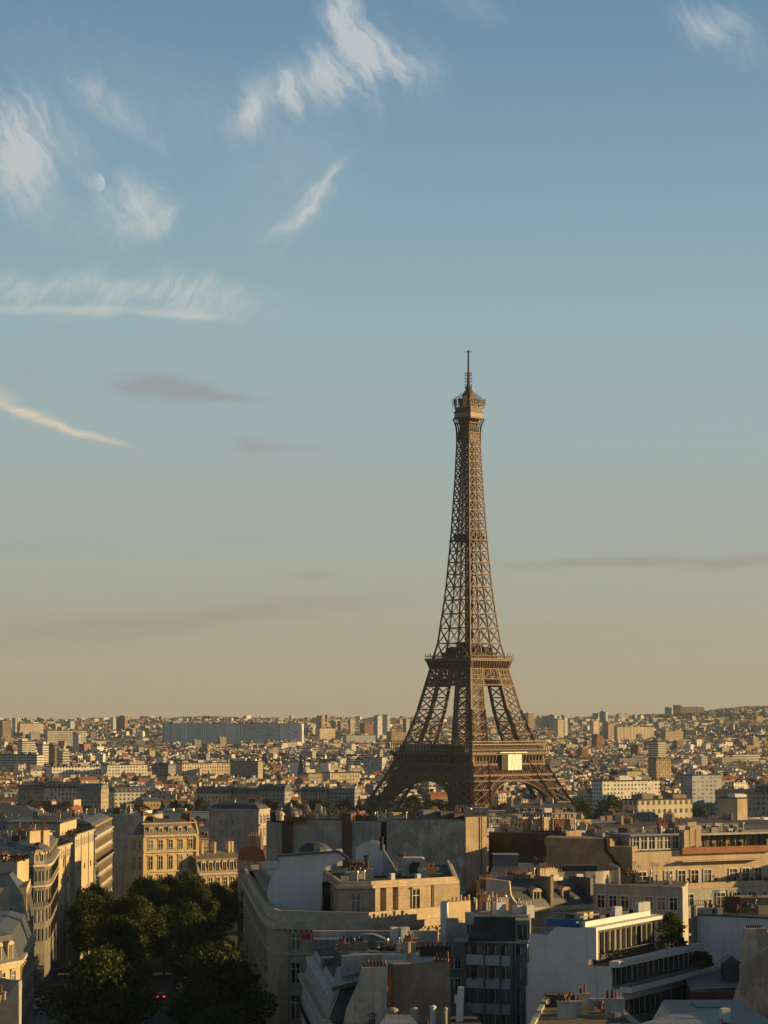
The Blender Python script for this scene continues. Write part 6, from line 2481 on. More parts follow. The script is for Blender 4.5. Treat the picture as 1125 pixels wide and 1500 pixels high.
LM = [
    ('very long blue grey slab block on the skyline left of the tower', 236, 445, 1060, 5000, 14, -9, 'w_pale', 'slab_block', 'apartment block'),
    ('slim grey tower block with sunlit side above the long slab end', 463, 476, 1050, 6200, 22, 38, 'w_tan', 'tower_block', 'tower block'),
    ('cream apartment block below the slim grey tower', 463, 491, 1067, 5200, 16, 20, 'w_cream'),
    ('dark narrow tower block standing alone on the skyline left of the tower', 511, 519, 1053, 6000, 18, -30, 'w_grey', 'tower_block', 'tower block'),
    ('pair of low tan blocks on the skyline, left one', 484, 492, 1056, 6600, 16, 35, 'w_tan'),
    ('pair of low tan blocks on the skyline, right one', 494, 502, 1056, 6600, 16, 35, 'w_tan'),
    ('grey slab with sunlit right end below the lone dark tower', 502, 550, 1077, 5000, 14, 12, 'w_slab', 'slab_block', 'apartment block'),
    ('tall dark grey tower block with stepped top beside the iron tower', 547, 560, 1049, 5600, 24, -25, 'w_slab', 'tower_block', 'tower block'),
    ('taller cream topped tower block beside the iron tower', 560, 571, 1047, 5800, 20, 35, 'w_white', 'tower_block', 'tower block'),
    ('broad pinkish apartment block left of the dark stepped tower', 527, 549, 1060, 5700, 20, 32, 'w_brick'),
    ('tan apartment block with bright side nearest the iron tower left leg', 566, 594, 1072, 4600, 18, 30, 'w_tan'),
    ('dark block behind the iron tower left leg', 590, 600, 1053, 5900, 18, -25, 'w_grey', 'tower_block', 'tower block'),
    ('brick brown tower on the left skyline', 170, 186, 1050, 6400, 20, -14, 'w_brick', 'tower_block', 'tower block'),
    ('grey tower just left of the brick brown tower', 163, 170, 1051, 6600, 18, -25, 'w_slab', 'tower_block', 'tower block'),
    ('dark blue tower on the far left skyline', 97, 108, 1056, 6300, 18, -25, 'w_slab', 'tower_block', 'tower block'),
    ('tall bright white tower at the far left', 17, 24, 1052, 5600, 16, 35, 'w_white', 'tower_block', 'tower block'),
    ('tan tower block at the left edge of the skyline', -4, 16, 1056, 5500, 24, 30, 'w_tan', 'tower_block', 'tower block'),
    ('cream low block on the left skyline beside the white tower', 26, 62, 1060, 5900, 18, 25, 'w_cream'),
    ('long low cream block below the left skyline', 66, 124, 1070, 4700, 18, 18, 'w_band', 'office_block', 'office'),
    ('bright white block with tall sunlit side left of centre', 105, 118, 1075, 4300, 18, 40, 'w_white', 'tower_block', 'tower block'),
    ('long cream block with rows of windows at the left', 25, 51, 1086, 3500, 22, 25, 'w_band', 'office_block', 'office'),
    ('white office tower with striped windows at the left', 55, 70, 1091, 3200, 18, -20, 'w_band', 'office_tower', 'office'),
    ('plain tan office tower beside the striped white one', 69, 84, 1092, 3180, 18, 32, 'tan', 'office_tower', 'office'),
    ('lower cream office block in front of the plain tan office tower', 82, 101, 1101, 2900, 18, 28, 'w_band', 'office_block', 'office'),
    ('wide flat grey office hall at the left edge', -10, 60, 1106, 3000, 30, -8, 'w_band', 'office_block', 'office'),
    ('long bright terrace of white houses left of centre, western half', 68, 146, 1123, 2450, 16, 14, 'w_white', 'terrace', 'apartment building'),
    ('long bright terrace of white houses left of centre, eastern half', 148, 214, 1121, 2450, 16, 14, 'w_white', 'terrace', 'apartment building'),
    ('large cream institution with columns of windows left of the tower', 258, 336, 1118, 2500, 26, 8, 'w_cream', 'institution', 'building'),
    ('tall square bright gable above the cream institution', 227, 243, 1108, 2700, 16, 35, 'w_white'),
    ('slate roofed dark wing right of the cream institution', 337, 384, 1116, 2480, 18, -12, 'w_stone', 'institution', 'building', 'slate'),
    ('dark wing left of the cream institution', 222, 258, 1120, 2540, 18, -24, 'w_grey', 'institution', 'building'),
    ('long cream stone block with many windows left of the tower', 472, 527, 1132, 2250, 20, 10, 'w_cream', 'long_block', 'apartment building'),
    ('cream block adjoining the long stone block', 440, 472, 1133, 2300, 20, 14, 'w_stone', 'long_block', 'apartment building'),
    ('cream block with bright top in the city left of the tower', 507, 528, 1113, 2900, 18, 24, 'w_band'),
    ('bright square house end left of the green steeple', 429, 437, 1117, 2500, 14, 38, 'white', 'house', 'house'),
    ('bright leaning gable right of the green steeple', 472, 482, 1118, 2600, 14, 36, 'white', 'house', 'house'),
    ('pale flat roofed block in shade near the iron tower', 532, 566, 1110, 2900, 20, -14, 'w_slab'),
    ('long white building with two rows of bright windows right of the tower', 866, 970, 1144, 1900, 22, 13, 'w_white', 'long_building', 'apartment building'),
    ('white rooftop block with emblem on top of the long white building', 906, 941, 1130, 2000, 12, 8, 'cream', 'rooftop_block', 'building'),
    ('cream building with row of square windows at right', 912, 1018, 1172, 1420, 18, 16, 'w_square', 'long_building', 'apartment building'),
    ('grey office block with tan sunlit end at right', 998, 1059, 1136, 1880, 22, 14, 'w_slab', 'office_block', 'office'),
    ('cream office block with bright top right of the long white building', 950, 984, 1112, 2600, 22, 20, 'w_tan', 'office_block', 'office'),
    ('square tower block with striped front above the cream office block', 951, 976, 1086, 3400, 20, 34, 'w_band', 'tower_block', 'tower block'),
    ('long cream slab with ribs right of the tower', 897, 960, 1065, 5300, 16, 18, 'w_ribs', 'slab_block', 'apartment block'),
    ('narrow taller tower at the left end of the ribbed cream slab', 884, 900, 1061, 5200, 16, 35, 'w_tan', 'tower_block', 'tower block'),
    ('pinkish hospital like block on the right hilltop', 990, 1032, 1036, 8100, 30, 16, 'w_tan', 'hilltop_block', 'building'),
    ('darker wing of the hilltop block', 974, 989, 1037, 8150, 30, -22, 'w_slab', 'hilltop_block', 'building'),
    ('tallest middle part of the hilltop block', 987, 997, 1033, 8080, 24, 10, 'w_brick', 'hilltop_block', 'building'),
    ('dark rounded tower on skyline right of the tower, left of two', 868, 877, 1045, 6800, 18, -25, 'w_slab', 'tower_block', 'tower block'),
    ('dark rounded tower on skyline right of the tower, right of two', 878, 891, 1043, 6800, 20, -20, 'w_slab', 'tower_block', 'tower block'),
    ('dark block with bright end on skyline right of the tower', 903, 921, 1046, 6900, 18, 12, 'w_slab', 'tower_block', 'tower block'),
    ('pale tower on the skyline next to the iron tower right leg', 768, 783, 1045, 6400, 20, 30, 'w_tan', 'tower_block', 'tower block'),
    ('low cream block on the skyline right of the pale tower', 786, 801, 1049, 6500, 18, 25, 'w_cream'),
    ('dark low block on the skyline right of the low cream block', 801, 816, 1048, 6500, 18, -20, 'w_slab'),
    ('cream block with sunlit window wall right of the tower', 864, 878, 1056, 5700, 18, 28, 'w_cream'),
    ('dark narrow tower between skyline blocks right of the tower', 825, 832, 1052, 5600, 16, -28, 'w_slab', 'tower_block', 'tower block'),
    ('tall dark slab with bright cream wing right of the tower', 812, 826, 1054, 5400, 16, 20, 'w_cream'),
    ('brown block among low roofs right of the tower', 867, 884, 1078, 4300, 16, 30, 'w_brick'),
    ('brown end block beside dark slab right of the tower', 926, 936, 1092, 3500, 16, 34, 'w_brick'),
    ('long grey cream block near the right edge', 1063, 1114, 1105, 3300, 18, 12, 'w_band', 'office_block', 'office'),
    ('low tan range of houses below the right hill', 968, 1002, 1071, 5000, 16, 22, 'w_tan'),
    ('pinkish villa block on the right hill', 1078, 1098, 1050, 6900, 16, 24, 'w_tan'),
    ('grey barracks front seen through the left arch', 604, 668, 1146, 2900, 18, -8, 'w_slab', 'barracks', 'building'),
    ('small cream palace with rounded roofs near the right edge', 1058, 1096, 1170, 1330, 16, 24, 'cream', 'palace', 'building'),
]
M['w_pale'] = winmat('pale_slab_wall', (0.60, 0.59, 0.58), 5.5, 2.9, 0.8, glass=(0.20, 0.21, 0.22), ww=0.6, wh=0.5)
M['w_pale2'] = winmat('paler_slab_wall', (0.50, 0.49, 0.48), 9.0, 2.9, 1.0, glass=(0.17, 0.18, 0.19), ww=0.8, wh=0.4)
M['w_bay'] = winmat('ribbed_slab_wall', (0.66, 0.62, 0.58), 4.5, 80.0, 1.0, glass=(0.20, 0.20, 0.20), ww=0.4, wh=0.98)
M['w_square'] = winmat('square_window_wall', (0.52, 0.45, 0.33), 3.9, 4.6, 1.0, ww=0.5, wh=0.5)
M['w_ribs'] = winmat('ribbed_wall', (0.46, 0.38, 0.28), 9.0, 60.0, 1.0, glass=(0.12, 0.09, 0.07), ww=0.3, wh=0.98)
for l in LM:
    extra = 0 if (l[2] - l[1]) < 12 else 9 if (l[2] - l[1]) > 60 else 3
    lm(*l[:7], l[7], *(l[8:10] if len(l) > 8 else ()), roof=l[10] if len(l) > 10 else 'tar', extra=extra)

# the long slab is built of bays of slightly different colour and height
slab = [o for o in COL.objects if o.get('label', '').startswith('very long blue grey')][0]
wl = [c for c in slab.children if c.name.startswith('wall')][0]
hx_ = max(v.co.x for v in wl.data.vertices)
hy_ = max(v.co.y for v in wl.data.vertices)
hz_ = max(v.co.z for v in wl.data.vertices)
q = random.Random(3)
x = -hx_
while x < hx_ - 6:
    w = q.uniform(10, 34)
    x1 = min(hx_, x + w)
    b = MB()
    b.box(x + 0.4, x1 - 0.4, -hy_ - q.uniform(0.3, 1.8), hy_ + 0.3, 0, hz_ + q.uniform(-2.0, 2.2))
    b.build('stair_bay' if w < 16 else 'wall_bay', [M[q.choice(('w_pale', 'w_pale2', 'w_pale2', 'w_bay'))]], slab, local=True)
    x += w

# the green steeple
p = P(440.5, 1135, 2450)
o = thing('church', 'church with slim dark green steeple in the city left of the tower', 'church', (p.x, p.y, ground_z(p.x, p.y)))
b = MB()
g = o.location.z
zt = P(440, 1103, 2450).z - g
b.box(-3.2, 3.2, -3.2, 3.2, 0, zt - 20)
b.build('belfry', [M['limestone']], o, local=True)
b = MB()
b.hexa([(-3.4, -3.4, zt - 20), (3.4, -3.4, zt - 20), (3.4, 3.4, zt - 20), (-3.4, 3.4, zt - 20), (-0.15, -0.15, zt), (0.15, -0.15, zt), (0.15, 0.15, zt), (-0.15, 0.15, zt)])
b.build('steeple', [mat('green_copper', (0.06, 0.09, 0.08), 0.6, 0.3, 0.3)], o, local=True)
b = MB()
b.extrude([(-6, 3, zt - 26), (6, 3, zt - 26), (0, 3, zt - 18)], (0, 34, 0))
b.box(-6, 6, 3, 37, 0, zt - 26)
b.build('nave', [M['slate']], o, local=True)
# slim spire on the left skyline
p = P(337, 1060, 7200)
o = thing('church', 'tiny church spire on the skyline above the long slab block', 'church', (p.x, p.y, ground_z(p.x, p.y)))
b = MB()
zt = P(337, 1049, 7200).z - o.location.z
b.box(-5, 5, -5, 5, 0, zt - 22)
b.hexa([(-5, -5, zt - 22), (5, -5, zt - 22), (5, 5, zt - 22), (-5, 5, zt - 22), (-0.4, -0.4, zt), (0.4, -0.4, zt), (0.4, 0.4, zt), (-0.4, 0.4, zt)])
b.build('spire', [M['greystone']], o, local=True)


# ------------------------------------------------------------------ blocks between the foreground and the river
KEEP = [(-8, 716, 30), (42, 722, 30), (-60, 750, 34), (-46, 812, 20), (-95, 660, 32), (0, 612, 33), (35, 612, 24), (35, 560, 24), (-80, 545, 30), (62, 500, 40), (40, 438, 22), (-45, 735, 28)]
WALLN = {'w_cream': 'cream', 'w_stone': 'stone', 'w_white': 'white', 'w_grey': 'grey', 'w_tan': 'tan', 'w_brick': 'brick'}


def inside(x, y, r):
    for a, c, k in KEEP:
        if (x - a) ** 2 + (y - c) ** 2 < (k + r) ** 2:
            return True
    for a, c, k in TAKEN:
        if abs(y - c) < 700 and (x - a) ** 2 + (y - c) ** 2 < (min(k, 40) + r + 4) ** 2:
            return True
    if (x - TX) ** 2 + (y - TY) ** 2 < 150 ** 2:
        return True
    if y < 900 and xl(y) - 3 - r * 0.3 < x < xr(y) + 3 + r * 0.3:
        return True
    return False


LABELS = {}


def chimney_local(b, x, y, ln, z0, z1, pots, q):
    b.box(x - 0.4, x + 0.4, y - ln, y + ln, z0, z1, 0)
    for k in range(pots):
        yy = y - ln + 2 * ln * (k + 0.5) / pots
        h = q.uniform(0.4, 1.2)
        b.box(x - 0.16, x + 0.16, yy - 0.16, yy + 0.16, z1, z1 + h, 1)


def where(x, y):
    px = 562.5 + F * x / y
    side = 'far left' if px < 150 else 'left' if px < 330 else 'centre left' if px < 520 else 'below the tower' if px < 830 else 'right' if px < 980 else 'far right'
    row = 'near' if y < 800 else 'second' if y < 1000 else 'third' if y < 1250 else 'far'
    return side, row


def town_house(x, y, ang, hx, hy, z1, style, wm, q):
    z0 = ground_z(x, y) - 1
    o = thing('apartment_building', None, 'apartment building', (x, y, z0), ang)
    h = z1 - z0
    b = MB()
    b.prism(box_ring(hx, hy), 0, h, 0)
    for zz in (h - 3.3, h - 0.35):
        b.box(-hx - 0.02, hx + 0.02, -hy - 0.45, -hy, zz, zz + 0.3, 1)
        b.box(-hx - 0.02, hx + 0.02, hy, hy + 0.45, zz, zz + 0.3, 1)
    b.build('wall', [M[wm], M[PLAIN[wm]]], o, local=True)
    nch = 0
    rw = ''
    if style in ('mansard', 'tile'):
        top = 'zinc' if style == 'mansard' else 'tile'
        low = q.choice(('slate', 'zinc', 'zinc_pale', 'slate_warm')) if style == 'mansard' else 'tile'
        mh, ins = q.uniform(2.6, 3.6), q.uniform(0.9, 1.5)
        b = MB()
        r1, r2 = h + mh, h + mh + q.uniform(0.8, 1.8)
        b.hexa([(-hx, -hy - 0.3, h), (hx, -hy - 0.3, h), (hx, hy + 0.3, h), (-hx, hy + 0.3, h), (-hx, -hy + ins, r1), (hx, -hy + ins, r1), (hx, hy - ins, r1), (-hx, hy - ins, r1)], 0, skip=(0, 1))
        b.hexa([(-hx, -hy + ins, r1), (hx, -hy + ins, r1), (hx, hy - ins, r1), (-hx, hy - ins, r1), (-hx, -0.3, r2), (hx, -0.3, r2), (hx, 0.3, r2), (-hx, 0.3, r2)], 1, skip=(0,))
        nd = max(2, int(hx * 2 / 3.2))
        for s in (-1, 1):
            for k in range(nd):
                xx = -hx + 2 * hx * (k + 0.5) / nd
                yy = s * (hy - 0.1)
                b.box(xx - 0.7, xx + 0.7, min(yy, yy - s * 1.6), max(yy, yy - s * 1.6), h + 0.3, h + 2.2, 2)
                b.box(xx - 0.45, xx + 0.45, min(yy + s * 0.02, yy + s * 0.06), max(yy + s * 0.02, yy + s * 0.06), h + 0.5, h + 2.0, 3)
        b.build('roof', [M[low], M[top], M[PLAIN[wm]], M['glass']], o, local=True)
        nch = q.choice((1, 2, 2, 3))
        xs = q.sample([-hx + 0.45, hx - 0.45, 0.0, hx * 0.4], nch)
        for xx in xs:
            b = MB()
            chimney_local(b, xx, q.uniform(-1.5, 1.5), q.uniform(1.4, min(3.6, hy - 2)), h, r2 + q.uniform(0.9, 2.6), q.randint(4, 8), q)
            b.build('chimney', [M[q.choice(('tan', 'cream', 'tan', 'offwhite', 'limestone', 'cream', 'offwhite', 'brick'))], M['pot']], o, local=True)
        rw = ('slate roofed' if low == 'slate' else 'zinc roofed' if low.startswith('zinc') else 'grey roofed') if style == 'mansard' else 'red tiled'
    else:
        b = MB()
        b.box(-hx - 0.1, hx + 0.1, -hy - 0.1, -hy + 0.3, h, h + 0.9, 1)
        b.box(-hx - 0.1, hx + 0.1, hy - 0.3, hy + 0.1, h, h + 0.9, 1)
        b.box(-hx - 0.1, -hx + 0.3, -hy + 0.3, hy - 0.3, h, h + 0.9, 1)
        b.box(hx - 0.3, hx + 0.1, -hy + 0.3, hy - 0.3, h, h + 0.9, 1)
        b.box(-hx + 0.3, hx - 0.3, -hy + 0.3, hy - 0.3, h, h + 0.15, 0)
        b.build('roof', [M[q.choice(('gravel', 'gravel', 'zinc', 'zinc_pale', 'zinc_pale', 'concrete'))], M[PLAIN[wm]]], o, local=True)
        st = q.random() < 0.7
        if st:
            b = MB()
            k = q.uniform(0.55, 0.85)
            b.box(-hx * k, hx * k, -hy * 0.6, hy * 0.6, h + 0.15, h + 3.1)
            b.build('set_back_storey', [M[wm if q.random() < 0.5 else q.choice(('w_white', 'w_cream'))]], o, local=True)
            b = MB()
            b.box(-hx * k - 0.5, hx * k + 0.5, -hy * 0.6 - 0.5, hy * 0.6 + 0.5, h + 3.1, h + 3.4)
            b.build('set_back_roof', [M[q.choice(('zinc', 'zinc_pale', 'offwhite', 'zinc_pale'))]], o, local=True)
        for k in range(q.randint(1, 3)):
            b = MB()
            xx, yy = q.uniform(-hx * 0.7, hx * 0.7), q.uniform(-hy * 0.4, hy * 0.4)
            w = q.uniform(0.8, 2.2)
            zz = h + (3.4 if st else 0.15)
            b.box(xx - w, xx + w, yy - w * 0.6, yy + w * 0.6, zz, zz + q.uniform(0.8, 2.4))
            b.build('roof_house', [M[q.choice(('white', 'cream', 'concrete', 'white', 'tan'))]], o, local=True)
        rw = 'flat roofed with set back top storey' if st else 'flat roofed'
    side, row = where(x, y)
    size = 'wide' if hx > 12.5 else 'narrow' if hx < 9 else 'mid sized'
    loc = {'far left': 'at the far left', 'left': 'behind the golden mansion', 'centre left': 'behind the grey party wall', 'below the tower': 'below the iron tower', 'right': 'right of the iron tower', 'far right': 'at the far right'}[side]
    rowt = {'near': 'nearest row', 'second': 'second row', 'third': 'third row', 'far': 'farthest row'}[row] if y < 1600 else 'beyond river'
    ch = '' if not nch else ' with one chimney' if nch == 1 else ' with two chimneys' if nch == 2 else ' with three chimneys'
    if rw.startswith('flat'):
        rw = 'stepped flat roofed' if 'set back' in rw else 'flat roofed'
    key = '%s %s %s building%s, %s, %s' % (size, WALLN[wm], rw, ch, loc, rowt)
    LABELS.setdefault(key, []).append(o)
    return o


def town(y0, y1, seed):
    q = random.Random(seed)
    n = 0
    gy = y0
    while gy < y1:
        span = gy * 0.165 + 20
        gx = -span
        while gx < span:
            cx, cy = gx + q.uniform(-6, 6), gy + q.uniform(-6, 6)
            reg = math.sin(cx * 0.006 + 1.3) + math.sin(cy * 0.0047 + cx * 0.003)
            ang = R(38) if reg > 0.5 else R(22) if reg > -0.1 else R(-14) if reg > -0.8 else R(52)
            ang += R(q.uniform(-5, 5))
            ca, sa = math.cos(ang), math.sin(ang)
            hb = q.uniform(18, 23)
            for r in (-1, 1):
                xx = -34.0
                while xx < 30:
                    w = q.uniform(15, 29)
                    hx = w / 2
                    lx, ly = xx + hx, r * q.uniform(13.5, 15.5)
                    X_, Y_ = cx + lx * ca - ly * sa, cy + lx * sa + ly * ca
                    xx += w
                    if not (600 < Y_ < 1620) or inside(X_, Y_, hx) or abs(X_) > Y_ * 0.172 + 12:
                        continue
                    if 1330 < Y_ < 1560 and abs(X_ - TX) < 900 and Y_ > 1395:      # the river and its quays
                        continue
                    hh = hb + q.uniform(-3, 3.5) + (6 if q.random() < 0.1 else 0)
                    st = q.choice(('mansard', 'mansard', 'mansard', 'flat', 'flat', 'tile' if q.random() < 0.4 else 'flat'))
                    wm = q.choice(('w_cream', 'w_cream', 'w_stone', 'w_stone', 'w_white', 'w_tan', 'w_grey', 'w_brick' if q.random() < 0.5 else 'w_cream'))
                    town_house(X_, Y_, ang, hx, 6.6, ground_z(X_, Y_) + hh, st, wm, q)
                    n += 1
            gx += 84
        gy += 66
    return n


NT_ = town(640, 1400, 5)


def quay_row(px0, px1, yt, D, ang, seed, walls=('w_stone', 'w_stone', 'w_grey', 'w_cream'), deep=7.5):
    """a street front of adjoining houses, its roofs near photo row yt"""
    q = random.Random(seed)
    x, x1 = P(px0, yt, D).x, P(px1, yt, D).x
    y, a = D, R(ang)
    zt = P(562, yt, D).z - 4.0
    while x < x1:
        hx = q.uniform(9, 14)
        cx, cy = x + hx * math.cos(a), y + hx * math.sin(a)
        town_house(cx, cy, a + R(q.uniform(-9, 12)), hx, deep, zt + q.uniform(-5.5, 2.5), q.choice(('mansard', 'mansard', 'flat')), q.choice(walls), q)
        TAKEN.append((cx, cy, hx))
        x += 2 * hx * math.cos(a) + (q.uniform(8, 20) if q.random() < 0.25 else 0)
        y += 2 * hx * math.sin(a)


quay_row(30, 150, 1150, 1830, -11, 1)
quay_row(160, 190, 1142, 1850, 20, 2, ('w_cream', 'w_white'))
quay_row(215, 440, 1152, 1860, -9, 3)
quay_row(446, 522, 1147, 1900, -13, 4)
quay_row(1050, 1150, 1150, 1500, -20, 5)
for key, lst in LABELS.items():
    for o in lst:
        o['label'] = key
        if len(lst) > 1:
            o['group'] = key.split(',')[0] + 's ' + key.split(', ')[1] + ' ' + key.split(', ')[2]
        else:
            o['group'] = 'apartment buildings between the foreground and the river'
print('town buildings', NT_, 'labels', len(LABELS))

# ------------------------------------------------------------------ river and parkland at the tower's foot
b = MB()
b.face([(-900, 1440, -6.0), (900, 1400, -6.0), (900, 1520, -6.0), (-900, 1560, -6.0)])

# ------------------------------------------------------------------ trees of the park and the river banks
fp = [tree_proto('park_tree', 31 + i, 6.0, 11.0, 3.0, 1500, 0.62, 'far_leaf', 14, 0.3) for i in range(3)]
fu = [False] * 3
spots = []
q = random.Random(12)
for k in range(70):
    a = q.uniform(0, 6.28)
    r = q.uniform(78, 150)
    x, y = TX + r * math.cos(a), TY + r * math.sin(a) * 0.9 - 25
    spots.append((x, y, 'park'))
for k in range(44):
    px = q.uniform(255, 440)
    y = q.uniform(1600, 1780)
    spots.append(((px - 562.5) / F * y, y, 'quay'))
for k in range(30):
    px = q.uniform(0, 240)
    y = q.uniform(1640, 1770)
    spots.append(((px - 562.5) / F * y, y, 'quayleft'))
for k in range(14):
    px = q.uniform(840, 900)
    y = q.uniform(1500, 1680)
    spots.append(((px - 562.5) / F * y, y, 'right'))
for k in range(10):
    px = q.uniform(140, 400)
    y = q.uniform(900, 1300)
    spots.append(((px - 562.5) / F * y, y, 'court'))
LB = {'park': 'dark leafy tree in the park around the feet of the iron tower', 'quay': 'dark tree in the clump along the river left of the tower',
      'quayleft': 'dark tree along the river bank at the far left', 'right': 'dark tree in the clump right of the iron tower', 'court': 'tree rising between the roofs at the left'}
for x, y, w in spots:
    if (abs(x - TX) + abs(y - TY)) < 70:
        continue
    j = q.randrange(3)
    s = q.uniform(0.9, 1.5)
    place(fp[j], not fu[j], (x, y, ground_z(x, y)), q.uniform(0, 6.28), (s, s, s * q.uniform(0.9, 1.2)), LB[w], 'tree', LB[w].replace('dark tree', 'dark trees').replace('dark leafy tree', 'dark leafy trees').replace('tree rising', 'trees rising'))
    fu[j] = True


# ------------------------------------------------------------------ the far city, too many to tell apart
def far_city():
    q = random.Random(77)
    keys = ['w_cream', 'w_stone', 'w_white', 'w_grey', 'w_tan', 'w_brick', 'zinc', 'slate', 'tile', 'tar', 'white', 'cream', 'concrete', 'pot', 'zinc_pale', 'brown']
    ix = {k: i for i, k in enumerate(keys)}
    b = MB()

    def obox(c, hx, hy, z0, z1, ang, mw, mr):
        ca, sa = math.cos(ang), math.sin(ang)
        g = [(c[0] + a * hx * ca - e * hy * sa, c[1] + a * hx * sa + e * hy * ca) for a, e in ((-1, -1), (1, -1), (1, 1), (-1, 1))]
        b.hexa([(x, y, z0) for x, y in g] + [(x, y, z1) for x, y in g], [mr, mr, mw, mw, mw, mw], skip=(0,))

    gy = 1790.0
    while gy < 9600:
        far = min(1.0, max(0.0, (gy - 1800) / 6500))
        cell = 46 + 34 * far
        span = gy * 0.172 + 40
        gx = -span
        while gx < span:
            cx, cy = gx + q.uniform(-10, 10), gy + q.uniform(-10, 10)
            reg = math.sin(cx * 0.0032 + 0.7) + math.sin(cy * 0.0026 + cx * 0.0017 + 2.0)
            ang = (R(40) if reg > 0.4 else R(24) if reg > -0.3 else R(-16) if reg > -1.0 else R(56)) + R(q.uniform(-9, 9))
            ca, sa = math.cos(ang), math.sin(ang)
            gx += cell
            hillside = ground_z(cx, cy) > 62
            if hillside and q.random() < 0.5:
                continue
            if q.random() < 0.06:
                continue
            run = []
            base_h = q.gauss(15.5, 2.2)
            for r_ in (-1, 1):
                k = -cell * 0.47
                while k < cell * 0.42:
                    w = q.uniform(7, 19) * (1 + 0.25 * far)
                    if q.random() > 0.12:
                        run.append((k + w / 2, r_ * cell * 0.22 + q.uniform(-1.5, 1.5), w / 2))
                    k += w
            for lx, ly, hx in run:
                hy = q.uniform(4.5, 6.5) * (1 + 0.2 * far)
                x, y = cx + lx * ca - ly * sa, cy + lx * sa + ly * ca
                if any(abs(y - c) < 60 and abs(x - a) < r + 6 for a, c, r in TAKEN):
                    continue
                if (x - TX) ** 2 + (y - TY) ** 2 < 165 ** 2:
                    continue
                if abs(x - TX * y / TY) < 70 and 1800 < y < 2500:      # the long lawn behind the tower
                    if q.random() < 0.6:
                        continue
                g = ground_z(x, y)
                h = base_h + q.gauss(0, 1.6) if q.random() > 0.03 else q.uniform(21, 32 if gy > 3000 else 25)
                if hillside:
                    h = q.uniform(7, 15)
                h = max(7, h)
                if 4000 < y < 4780 and -0.093 < x / y < -0.028:
                    h = min(h, 10)
                mw = ix[q.choice(('w_cream', 'w_cream', 'w_stone', 'w_stone', 'w_white', 'w_white', 'w_tan', 'w_tan', 'w_grey', 'w_grey', 'w_brick'))]
                mr = ix[q.choice(('zinc', 'slate', 'slate', 'slate', 'tar', 'tar', 'tar', 'zinc_pale', 'brown'))]
                a2 = ang
                obox((x, y), hx, hy, g - 3, g + h, a2, mw, mr)
                if h < 23 and q.random() < 0.6:
                    # steep roof
                    c2, s2 = math.cos(a2), math.sin(a2)
                    P_ = lambda u, v, z: (x + u * c2 - v * s2, y + u * s2 + v * c2, z)
                    rz = g + h + q.uniform(2, 3.6)
                    rr = ix[q.choice(('zinc', 'slate', 'slate', 'tile', 'brown'))]
                    b.face([P_(-hx, -hy, g + h), P_(hx, -hy, g + h), P_(hx, -hy * 0.3, rz), P_(-hx, -hy * 0.3, rz)], rr)
                    b.face([P_(hx, hy, g + h), P_(-hx, hy, g + h), P_(-hx, hy * 0.3, rz), P_(hx, hy * 0.3, rz)], rr)
                    b.face([P_(-hx, -hy * 0.3, rz), P_(hx, -hy * 0.3, rz), P_(hx, hy * 0.3, rz), P_(-hx, hy * 0.3, rz)], ix['zinc'])
                    b.face([P_(hx, -hy, g + h), P_(hx, hy, g + h), P_(hx, hy * 0.3, rz), P_(hx, -hy * 0.3, rz)], mw)
                    b.face([P_(-hx, hy, g + h), P_(-hx, -hy, g + h), P_(-hx, -hy * 0.3, rz), P_(-hx, hy * 0.3, rz)], mw)
                    top = rz
                else:
                    top = g + h
                for e in range(q.choice((1, 2, 3, 4)) if gy < 5200 else q.choice((0, 1, 2))):
                    lx2 = q.uniform(-0.9, 0.9) * hx
                    c2, s2 = math.cos(a2), math.sin(a2)
                    w = q.uniform(0.5, 1.0) if q.random() < 0.6 else q.uniform(1.5, 3.0)
                    mm = ix[q.choice(('white', 'white', 'cream', 'cream', 'concrete', 'pot', 'brown', 'zinc_pale'))]
                    obox((x + lx2 * c2, y + lx2 * s2), w, q.uniform(1.0, 2.6), top - 2.5, top + q.uniform(0.8, 2.4), a2, mm, mm)
        gy += cell * 0.92
    o = b.build('distant_buildings', [M[k] for k in keys])
    o['kind'] = 'stuff'


far_city()


def far_woods():
    """trees on the far hills and between the far roofs: thousands of jagged clumps"""
    q = random.Random(5)
    b = MB()

    def clump(x, y, r, h):
        g = ground_z(x, y) - 1
        n = 26
        for i in range(n):
            d = Vector((q.gauss(0, 1), q.gauss(0, 1), abs(q.gauss(0, 1)))).normalized()
            c = Vector((x, y, g + h * 0.35)) + Vector((d.x * r, d.y * r, d.z * h * 0.65)) * q.uniform(0.55, 1.05)
            s = r * q.uniform(0.25, 0.5)
            u = Vector((q.gauss(0, 1), q.gauss(0, 1), q.gauss(0, 1))).normalized()
            w = d.cross(u)
            if w.length < 0.1:
                continue
            w.normalize()
            b.face([c - u * s, c + w * s, c + u * s, c - w * s])
    k = 0
    while k < 3400:
        y = q.uniform(6400, 9900)
        x = q.uniform(-0.18, 0.18) * y
        g = ground_z(x, y)
        if g < 56 and q.random() < 0.7:
            continue
        clump(x, y, q.uniform(7, 13), q.uniform(12, 19))
        k += 1
    for k in range(5200):
        y = q.uniform(1850, 6400)
        x = q.uniform(-0.18, 0.18) * y
        n = math.sin(x * 0.013 + y * 0.004) + math.sin(y * 0.017 - x * 0.006)
        if n < 0.2:
            continue
        clump(x, y, q.uniform(5, 10), q.uniform(10, 15))
    o = b.build('distant_trees', [M['far_leaf']])
    o['kind'] = 'stuff'


far_woods()


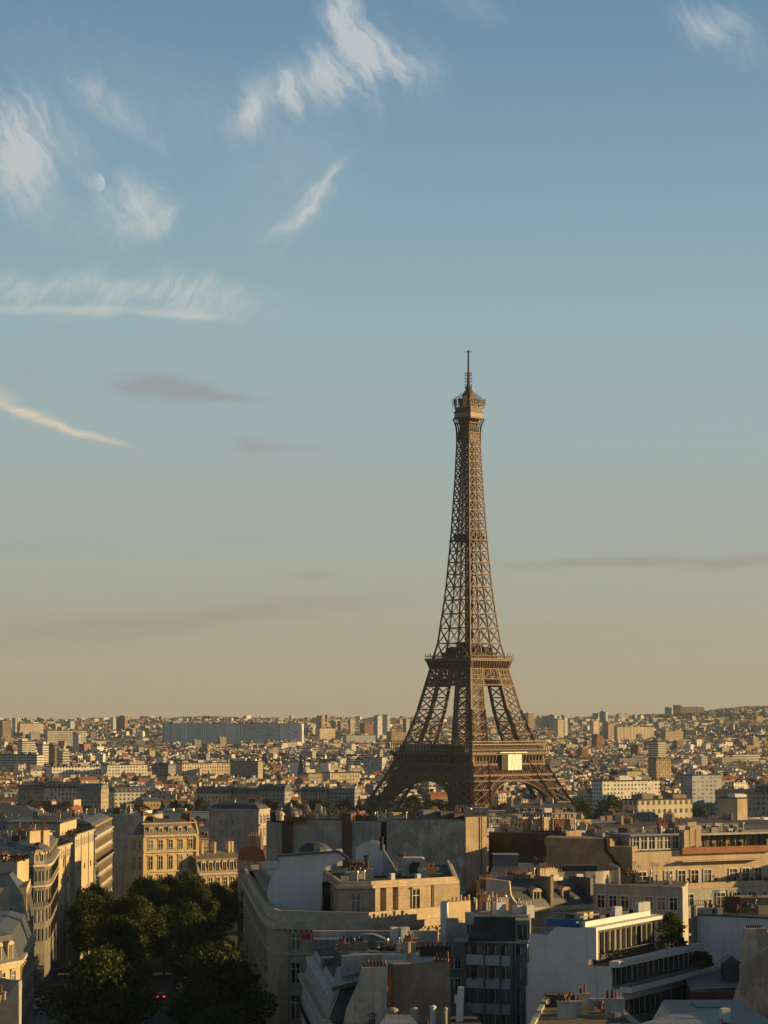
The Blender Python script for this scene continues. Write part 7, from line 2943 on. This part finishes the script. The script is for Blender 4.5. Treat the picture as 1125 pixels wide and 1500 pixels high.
# ------------------------------------------------------------------ the moon
def moon():
    d = ray(138.5, 268)
    Rm = 60000.0
    c = Vector((0, 0, EYE)) + d.normalized() * Rm
    r = 16.2 / F * Rm * 0.93
    b = MB()
    n, k = 48, 24
    # only the half that faces the sun is there to be seen by day: a half ball
    ax = SV.copy()
    a = ax.cross(Vector((0, 0, 1))).normalized()
    e = ax.cross(a)
    ring = []
    for i in range(k + 1):
        t = math.pi / 2 * i / k
        ring.append([c + ax * r * math.sin(t) + (a * math.cos(2 * math.pi * j / n) + e * math.sin(2 * math.pi * j / n)) * r * math.cos(t) for j in range(n)])
    for i in range(k):
        for j in range(n):
            b.face([ring[i][j], ring[i][(j + 1) % n], ring[i + 1][(j + 1) % n], ring[i + 1][j]])
    m = mat('moon_rock', (0.09, 0.103, 0.146), 1.0, 0.35, 0.006, spec=0.0, fine=0.04)
    # by day the sky's own light lies over the moon, so its dark part cannot be told from the sky
    t = NT.__new__(NT)
    t.t, t.n, t.l = m.node_tree, m.node_tree.nodes, m.node_tree.links
    bs = [n for n in t.n if n.type == 'BSDF_PRINCIPLED'][0]
    ou = [n for n in t.n if n.type == 'OUTPUT_MATERIAL'][0]
    ad, tr = t.node('ShaderNodeAddShader'), t.node('ShaderNodeBsdfTransparent')
    t.l.new(bs.outputs[0], ad.inputs[0])
    t.l.new(tr.outputs[0], ad.inputs[1])
    t.l.new(ad.outputs[0], ou.inputs[0])
    o = b.build('moon', [m], smooth=True)
    tag(o, 'pale half moon in the upper left sky between white clouds', 'moon')


moon()

# ------------------------------------------------------------------ evening haze over the city
b = MB()
b.box(-3200, 3200, -1200, 12500, -12, 345)
hz = b.build('haze', [])
hm = bpy.data.materials.new('haze_air')
hm.use_nodes = True
t = NT(hm.node_tree)
pv = t.node('ShaderNodeVolumePrincipled')
pv.inputs['Color'].default_value = (0.68, 0.84, 1.0, 1)
pv.inputs['Density'].default_value = 2.2e-5
pv.inputs['Anisotropy'].default_value = 0.2
ou = t.node('ShaderNodeOutputMaterial')
t.l.new(pv.outputs[0], ou.inputs['Volume'])
hz.data.materials.append(hm)
hz['kind'] = 'stuff'
